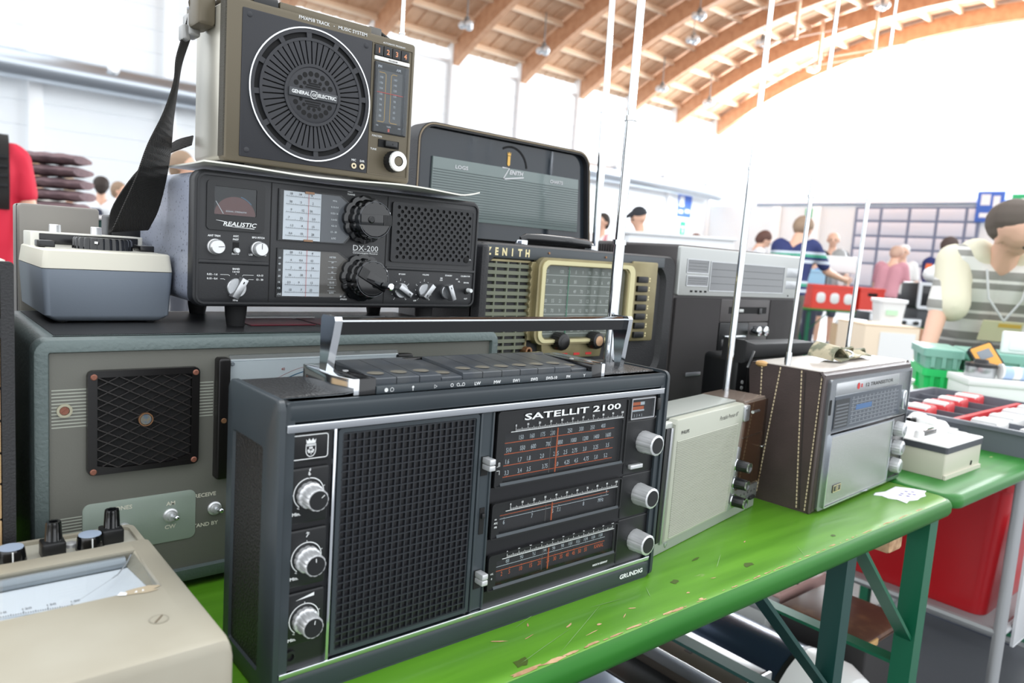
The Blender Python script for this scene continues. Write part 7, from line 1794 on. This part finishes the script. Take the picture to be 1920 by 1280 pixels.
# middle
P_('dark-haired person in white and red shirt between the two chrome aerials', 7.35, 6.62, camd(7.35, 6.62) - cr_, 1.76, shirt=stripes('white_red_shirt', [(0, (232, 228, 226)), (.7, (214, 140, 146))], 6, 0), trousers=(110, 92, 80))
P_('person in black peaked cap looking left behind a white counter', 6.39, 5.11, -cr_ + camd(6.39, 5.11) * .4, 1.75, head=(16, 0), shirt=(228, 230, 234), trousers=(60, 62, 70), hair=(34, 36, 42), hairstyle='cap')
P_('distant person beside the corner of the hall, only the head showing', 9.99, 6.99, camd(9.99, 6.99), 1.66, shirt=(206, 202, 200), trousers=(90, 90, 96), hair=(130, 90, 76))
P_('dark-haired person in white bending behind the cassette recorder', 8.95, 5.34, cr_, 1.72, 14, head=(24, 0), shirt=(232, 232, 236), trousers=(96, 98, 110), hair=(98, 66, 56))
P_('grey-haired person in navy polo with white and green bands, seen from behind', 6.40, 3.25, -camd(6.4, 3.25) + cr_ * .5, 1.74, 16, head=(30, 0), arms=((36, 16, 40), (36, 16, 40)), shirt=stripes('banded_polo', [(0, (44, 54, 104)), (.45, (206, 214, 226)), (.56, (44, 54, 104)), (.66, (70, 160, 130)), (.76, (206, 214, 226)), (.84, (44, 54, 104))], 3.6), trousers=(96, 92, 84), hair=(150, 138, 124))
P_('bald person in black t-shirt and shorts behind the pale blue crates', 11.35, 5.35, camd(11.3, 5.3), 1.82, shirt=(46, 48, 56), sleeve=.6, trousers=(72, 78, 90), shorts=True, hair=(176, 140, 116), hairstyle='none', shoes=(120, 124, 130), legs=((4, 0), (-3, 2)))
P_('person in blue top between the banded polo and the pale blue crates', 10.3, 5.05, cr_, 1.45, shirt=(66, 108, 190), trousers=(70, 74, 90), hair=(62, 46, 40))
P_('person in faded pink shirt with a blue strap, bending over the white tub', 10.65, 4.16, cr_ * .6 - camd(10.6, 4.1), 1.66, 18, head=(20, 0), shirt=(202, 142, 152), trousers=(90, 88, 86), hair=(196, 160, 140))
P_('white-haired person in pale shirt right of the pink-shirted one', 12.3, 4.65, camd(12.3, 4.65), 1.70, shirt=(226, 224, 220), trousers=(90, 90, 96), hair=(226, 222, 218))
r, q = P_('dark-haired person in navy t-shirt with orange and white back print', 9.11, 2.93, -camd(9.1, 2.9) + cr_ * .8, 1.70, 14, head=(18, 0), arms=((30, 14, 50), (30, 14, 50)), shirt=(34, 44, 100), trousers=(80, 84, 96), hair=(74, 58, 52))
g = G()
for a, w, h, off in ((0, .05, .05, -.07),): 
    c = q['sh'] - q['B'] * .135 - q['T'] * .10; g.loft([[c + q['R'] * x_ + q['T'] * y_ - q['B'] * d for x_, y_ in ((-.12, -.03), (-.05, -.03), (-.05, .03), (-.12, .03))] for d in (0, .004)])
obj('back_print', g, M('print_orange', (232, 110, 60), .6), r)
g = G(); c = q['sh'] - q['B'] * .135 - q['T'] * .11; g.loft([[c + q['R'] * x_ + q['T'] * y_ - q['B'] * d for x_, y_ in ((-.04, -.02), (.12, -.02), (.12, .02), (-.04, .02))] for d in (0, .004)]); obj('back_print', g, m_print, r)

# ================================================================== stalls further off in the hall
def orient(v): return atan2(v.y, v.x)
CR = orient(cr_)
def stall_box(name, label, cat, c, w, d, h, mat, base, rot=CR, group=None):
    """upright box-like thing at c (x, y), standing at height base; long side across the view"""
    return thing(name, label, cat, (c[0], c[1], base), rot, group, fit=False)
# folding table with bottle crates
t = thing('beer_table', 'distant green folding table carrying the red bottle crates', 'table', (8.97, 3.92, FZ), CR, group='green folding tables', fit=False)
part(t, 'table_top', m_green2, lambda g: g.box(-.62, .38, -.25, .25, .70, .727, .008))
for x in (-.5, .28):
    for y in (-.2, .2): part(t, 'leg', m_steel2, lambda g: g.box(x - .02, x + .02, y - .02, y + .02, 0, .70))
    part(t, 'cross_bar', m_steel2, lambda g: bar(g, (x, -.2, .12), (x, .2, .60), .03))
    part(t, 'brace', m_steel2, lambda g: bar(g, (x, -.2, .45), (x + (.25 if x < 0 else -.25), -.2, .69), .03))
m_cr = M('crate_red', (222, 66, 52), .4)
for i, (dx, lab) in enumerate(((-.20, 'red bottle crate with round openings on the distant green table, left one'), (.26, 'plain red bottle crate on the distant green table, right one'))):
    p = Vector((8.97, 3.92, 0)) + Vector((cos(CR), sin(CR), 0)) * dx
    k = thing('bottle_crate', lab, 'crate', (p.x, p.y, FZ + .7275), CR, 'red bottle crates', fit=False)
    w = .28 if i == 0 else .155
    part(k, 'tub', m_cr, lambda g: (g.frame(-w, w, -.2, .2, .012, 0, .29, .02, pl=XY), g.box(-w + .01, w - .01, -.19, .19, 0, .01)))
    part(k, 'rim', m_cr, lambda g: g.frame(-w - .006, w + .006, -.206, .206, .016, .255, .292, .02, pl=XY))
    if i == 0:
        for x in (-.17, .0, .17): part(k, 'opening', m_wp, lambda g: g.slab(rr(x - .055, x + .055, .07, .20, .045, 5), -.204, -.19, .004))
    else:
        part(k, 'grip_hole', m_dark, lambda g: g.slab(rr(-.06, .06, .19, .23, .015), -.203, -.19, 0))
m_lb = M('crate_paleblue', (150, 200, 226), .4)
for i in range(2):
    k = thing('storage_crate', ['lower pale blue crate behind the red bottle crates', 'upper pale blue crate behind the red bottle crates'][i], 'crate', (8.97, 4.53, FZ + .7185 + i * .245), CR, 'pale blue crates', fit=False)
    part(k, 'tub', m_lb, lambda g: (g.frame(-.26, .26, -.18, .18, .012, 0, .235, .02, pl=XY), g.box(-.25, .25, -.17, .17, 0, .01)))
    part(k, 'rim', m_lb, lambda g: g.frame(-.268, .268, -.188, .188, .018, .205, .240, .02, pl=XY))
    part(k, 'lid', m_lb, lambda g: g.box(-.25, .25, -.17, .17, .236, .2425)) if i else part(k, 'grip_hole', M('paleblue_dark', (96, 140, 166), .5), lambda g: g.slab(rr(-.07, .07, .14, .17, .012), -.183, -.17, 0))
t = thing('trestle_table', 'plain grey table under the pale blue crates and grey machine', 'table', (9.2, 4.20, FZ), CR, fit=False)
part(t, 'table_top', m_gcase, lambda g: g.box(-.85, 1.5, -.10, .55, .69, .718, .006))
for x in (-.8, 1.45):
    for y in (.06, .5): part(t, 'leg', m_steel, lambda g: g.box(x - .02, x + .02, y - .02, y + .02, 0, .69))
m_mach = M('machine_grey', (150, 150, 148), .45)
t = thing('lab_apparatus', 'tall grey laboratory apparatus with white head right of the pale blue crates', 'apparatus', (9.44, 4.24, FZ + .718), CR, fit=False)
part(t, 'base', m_mach, lambda g: g.box(-.20, .20, -.05, .22, 0, .18, .01))
part(t, 'column', m_mach, lambda g: g.box(-.10, .12, .0, .16, .18, .46, .01))
part(t, 'head', m_wp, lambda g: g.box(-.18, .20, -.04, .2, .46, .68, .02))
part(t, 'top_cap', m_mach, lambda g: g.lathe((0, .08, .68), (0, 0, 1), [(0, .10), (.06, .08), (.10, .03)], 16))
for z in (.06, .25, .33): part(t, 'dial', M('dial_pale', (206, 208, 206), .4), lambda g: g.lathe((.02, -.055 if z < .1 else -.005, z), (0, -1, 0), [(0, .045), (.02, .042)], 16))
# middle distance heap on the right: tub, television, gear
def solid(name, label, cat, c, z0, parts, rot=CR, group=None):
    t = thing(name, label, cat, (c[0], c[1], z0), rot, group, fit=False)
    for pn, mat, f in parts: part(t, pn, mat, f)
    return t
m_ctn = M('cardboard', (200, 172, 138), .7); m_ctnl = M('cardboard_pale', (226, 208, 184), .7)
STX, STY = 6.95, 2.35
solid('trestle_table', 'table heaped with dark gear behind the white tub', 'table', (7.05, 2.35), FZ, [('table_top', m_green2, lambda g: g.box(-.53, .9, -.30, .35, .693, .72, .006)), ('leg', m_steel2, lambda g: g.box(-.51, -.47, -.25, -.21, 0, .693)), ('leg', m_steel2, lambda g: g.box(.8, .84, -.25, -.21, 0, .693)), ('leg', m_steel2, lambda g: g.box(-.51, -.47, .26, .30, 0, .693)), ('leg', m_steel2, lambda g: g.box(.8, .84, .26, .30, 0, .693))])
def on(dx, dy): return (7.05 + cos(CR) * dx - sin(CR) * dy, 2.35 + sin(CR) * dx + cos(CR) * dy)
solid('television', 'silver and black television set on the heaped table, below the white bag', 'television', on(.22, .05), FZ + .7205, [('cabinet', m_black, lambda g: g.box(-.22, .22, -.14, .18, .17, .41, .02)), ('front_frame', m_alu, lambda g: g.frame(-.225, .225, .17, .415, .03, -.155, -.135, .02)), ('screen', m_blackg, lambda g: g.slab(rr(-.19, .19, .20, .385, .03), -.148, -.13, .006)), ('stand', M('gear_charcoal', (60, 62, 66), .5), lambda g: g.box(-.20, .20, -.13, .15, 0, .172, .006))])
solid('carrier_bag', 'knotted white carrier bag standing on the television set', 'bag', on(.24, .05), FZ + .7205 + .418, [('bag', m_wp, lambda g: [g.sphere((x, y, .07 + z), 1, 12, (.09, .08, .075)) for x, y, z in ((-.05, 0, 0), (.06, .01, .0), (.0, 0, .03))]), ('handle', m_wp, lambda g: g.tube([(-.04, 0, .14), (-.03, 0, .20), (.02, 0, .21), (.03, 0, .14)], .012, 6))])
for i, (dx, lab, w, h) in enumerate(((-.38, 'dark radio chassis at the left of the heaped table', .12, .12), (-.125, 'flat dark tuner left of the television set', .11, .09), (.66, 'grey-green amplifier right of the television set', .16, .13))):
    solid('radio_chassis', lab, 'radio', on(dx, -.12), FZ + .7205, [('case', M('gear_charcoal', (60, 62, 66), .5), lambda g: g.box(-w, w, -.12, .14, 0, h, .008)), ('front', m_alu, lambda g: g.box(-w + .01, w - .01, -.126, -.118, .01, h - .01, .002)), ('knob', m_black, lambda g: [g.lathe((x, -.145, h * .5), (0, 1, 0), [(0, .018), (.02, .02)], 12) for x in (-w * .5, w * .5)])], group='gear on the heaped table')
solid('white_tub', 'white plastic tub with lid on a cardboard box behind the leather-cased radio', 'tub', (5.96, 2.09), .0045, [('tub', m_wp, lambda g: g.loft([[XY(p, z) for p in rr(-.105 + c, .105 - c, -.09 + c, .09 - c, .03, 4)] for z, c in ((0, .015), (.18, 0))])), ('lid', m_wp, lambda g: g.slab(rr(-.115, .115, -.10, .10, .035, 4), .18, .205, 0, .006, XY)), ('label', M('label_green', (190, 226, 190), .5), lambda g: g.box(-.06, .03, -.0945, -.085, .08, .12))])
solid('cardboard_box', 'cardboard box under the white tub', 'box', (5.96, 2.09), FZ, [('body', m_ctn, lambda g: g.box(-.14, .14, -.2, .2, 0, .766, .003)), ('flap', m_ctnl, lambda g: g.box(-.14, .14, -.2, -.002, .766, .773)), ('flap', m_ctnl, lambda g: g.box(-.14, .14, .002, .2, .766, .773)), ('tape', M('tape_buff', (196, 168, 120), .4), lambda g: g.box(-.03, .03, -.203, .2, .70, .7737))])
solid('cardboard_box', 'big pale cardboard box with white side behind the leather-cased radio', 'box', (4.86, 1.66), FZ, [('body', m_ctnl, lambda g: g.box(-.20, .155, -.2, .2, 0, .835, .003)), ('side_label', m_wp, lambda g: g.box(-.10, .13, -.2045, -.198, .45, .80)), ('flap', m_ctn, lambda g: g.box(-.20, .155, -.2, -.002, .835, .842)), ('flap', m_ctn, lambda g: g.box(-.20, .155, .002, .2, .835, .842)), ('edge', M('cardboard_brown', (160, 116, 88), .7), lambda g: g.box(.1545, .185, -.2, .2, 0, .835, .002))])
solid('cardboard_box', 'small brown cardboard box left of the big pale one', 'box', (6.24, 2.50), FZ, [('body', m_ctn, lambda g: g.box(-.13, .13, -.12, .12, 0, .72, .003)), ('flap', m_ctn, lambda g: g.box(-.13, .13, -.12, -.002, .72, .726)), ('flap', m_ctn, lambda g: g.box(-.13, .13, .002, .12, .72, .726))])
solid('round_tray', 'white round tray lying on the small brown cardboard box', 'tray', (6.24, 2.50), FZ + .7265, [('disc', m_wp, lambda g: g.lathe((0, 0, 0), (0, 0, 1), [(0, .13), (.03, .135), (.045, .12)], 24)), ('rim', m_wp, lambda g: g.lathe((0, 0, .0), (0, 0, 1), [(0, .14), (.012, .14)], 24))])
# white counter behind the lidded radio, and the bundle pile at left
solid('white_counter', 'white counter block in front of the man in the black cap', 'counter', (4.95, 3.90), FZ, [('body', M('counter_white', (232, 234, 236), .5), lambda g: g.box(-.12, .80, -.2, .25, 0, 1.375, .01)), ('top', M('counter_white', (232, 234, 236), .5), lambda g: g.box(-.14, .82, -.22, .27, 1.375, 1.40, .006)), ('plinth', m_gcase, lambda g: g.box(-.11, .79, -.205, -.195, 0, .08))])
solid('white_crate', 'white topped grey crate behind the first right-leaning aerial', 'crate', (6.35, 4.15), FZ, [('body', m_gcase, lambda g: g.box(-.25, .25, -.2, .2, 0, 1.26, .01)), ('top', M('counter_white', (232, 234, 236), .5), lambda g: g.box(-.27, .27, -.22, .22, 1.26, 1.29, .01))])
bd_ = M('bundle_taupe', (128, 104, 106), .8, var=(16, (104, 84, 88)), bump=(30, .6))
solid('market_stand', 'low white stand under the taupe bundles, left background', 'stand', (.72, 5.45), FZ, [('top', m_wp, lambda g: g.box(-.45, .45, -.3, .3, 1.17, 1.195, .006)), ('leg', m_steel, lambda g: g.box(-.42, -.38, -.26, -.22, 0, 1.17)), ('leg', m_steel, lambda g: g.box(.38, .42, -.26, -.22, 0, 1.17)), ('leg', m_steel, lambda g: g.box(-.42, -.38, .22, .26, 0, 1.17)), ('leg', m_steel, lambda g: g.box(.38, .42, .22, .26, 0, 1.17))])
for i in range(5):
    def bun(g):
        R_ = []
        for k in range(9):
            u = k / 8; x = -.26 + .44 * u; rz = .037 * (1 - .25 * abs(2 * u - 1) ** 4); ry = .17 * (1 - .25 * abs(2 * u - 1) ** 4)
            R_.append([(x, ry * cos(2 * pi * j / 14) + .01 * sin(k * 2 + i), .036 + rz * sin(2 * pi * j / 14) + .004 * sin(3 * k + j + i)) for j in range(14)])
        g.loft(R_)
    t = thing('cloth_bundle', ['lowest taupe bundle of the pile behind the red-shirted man', 'second taupe bundle from the bottom of the pile', 'middle taupe bundle of the pile', 'second taupe bundle from the top of the pile', 'topmost taupe bundle of the pile'][i], 'bundle', (.68 + .012 * ((i * 3) % 4), 5.42, FZ + 1.200 + .0800 * i), CR + .08 * (i % 3), 'taupe bundles in the pile', fit=False)
    part(t, 'cloth', bd_, bun); part(t, 'fold', bd_, lambda g: g.tube([(-.2, -.13, .035), (-.05, -.155, .03), (.1, -.14, .042)], .007, 6))
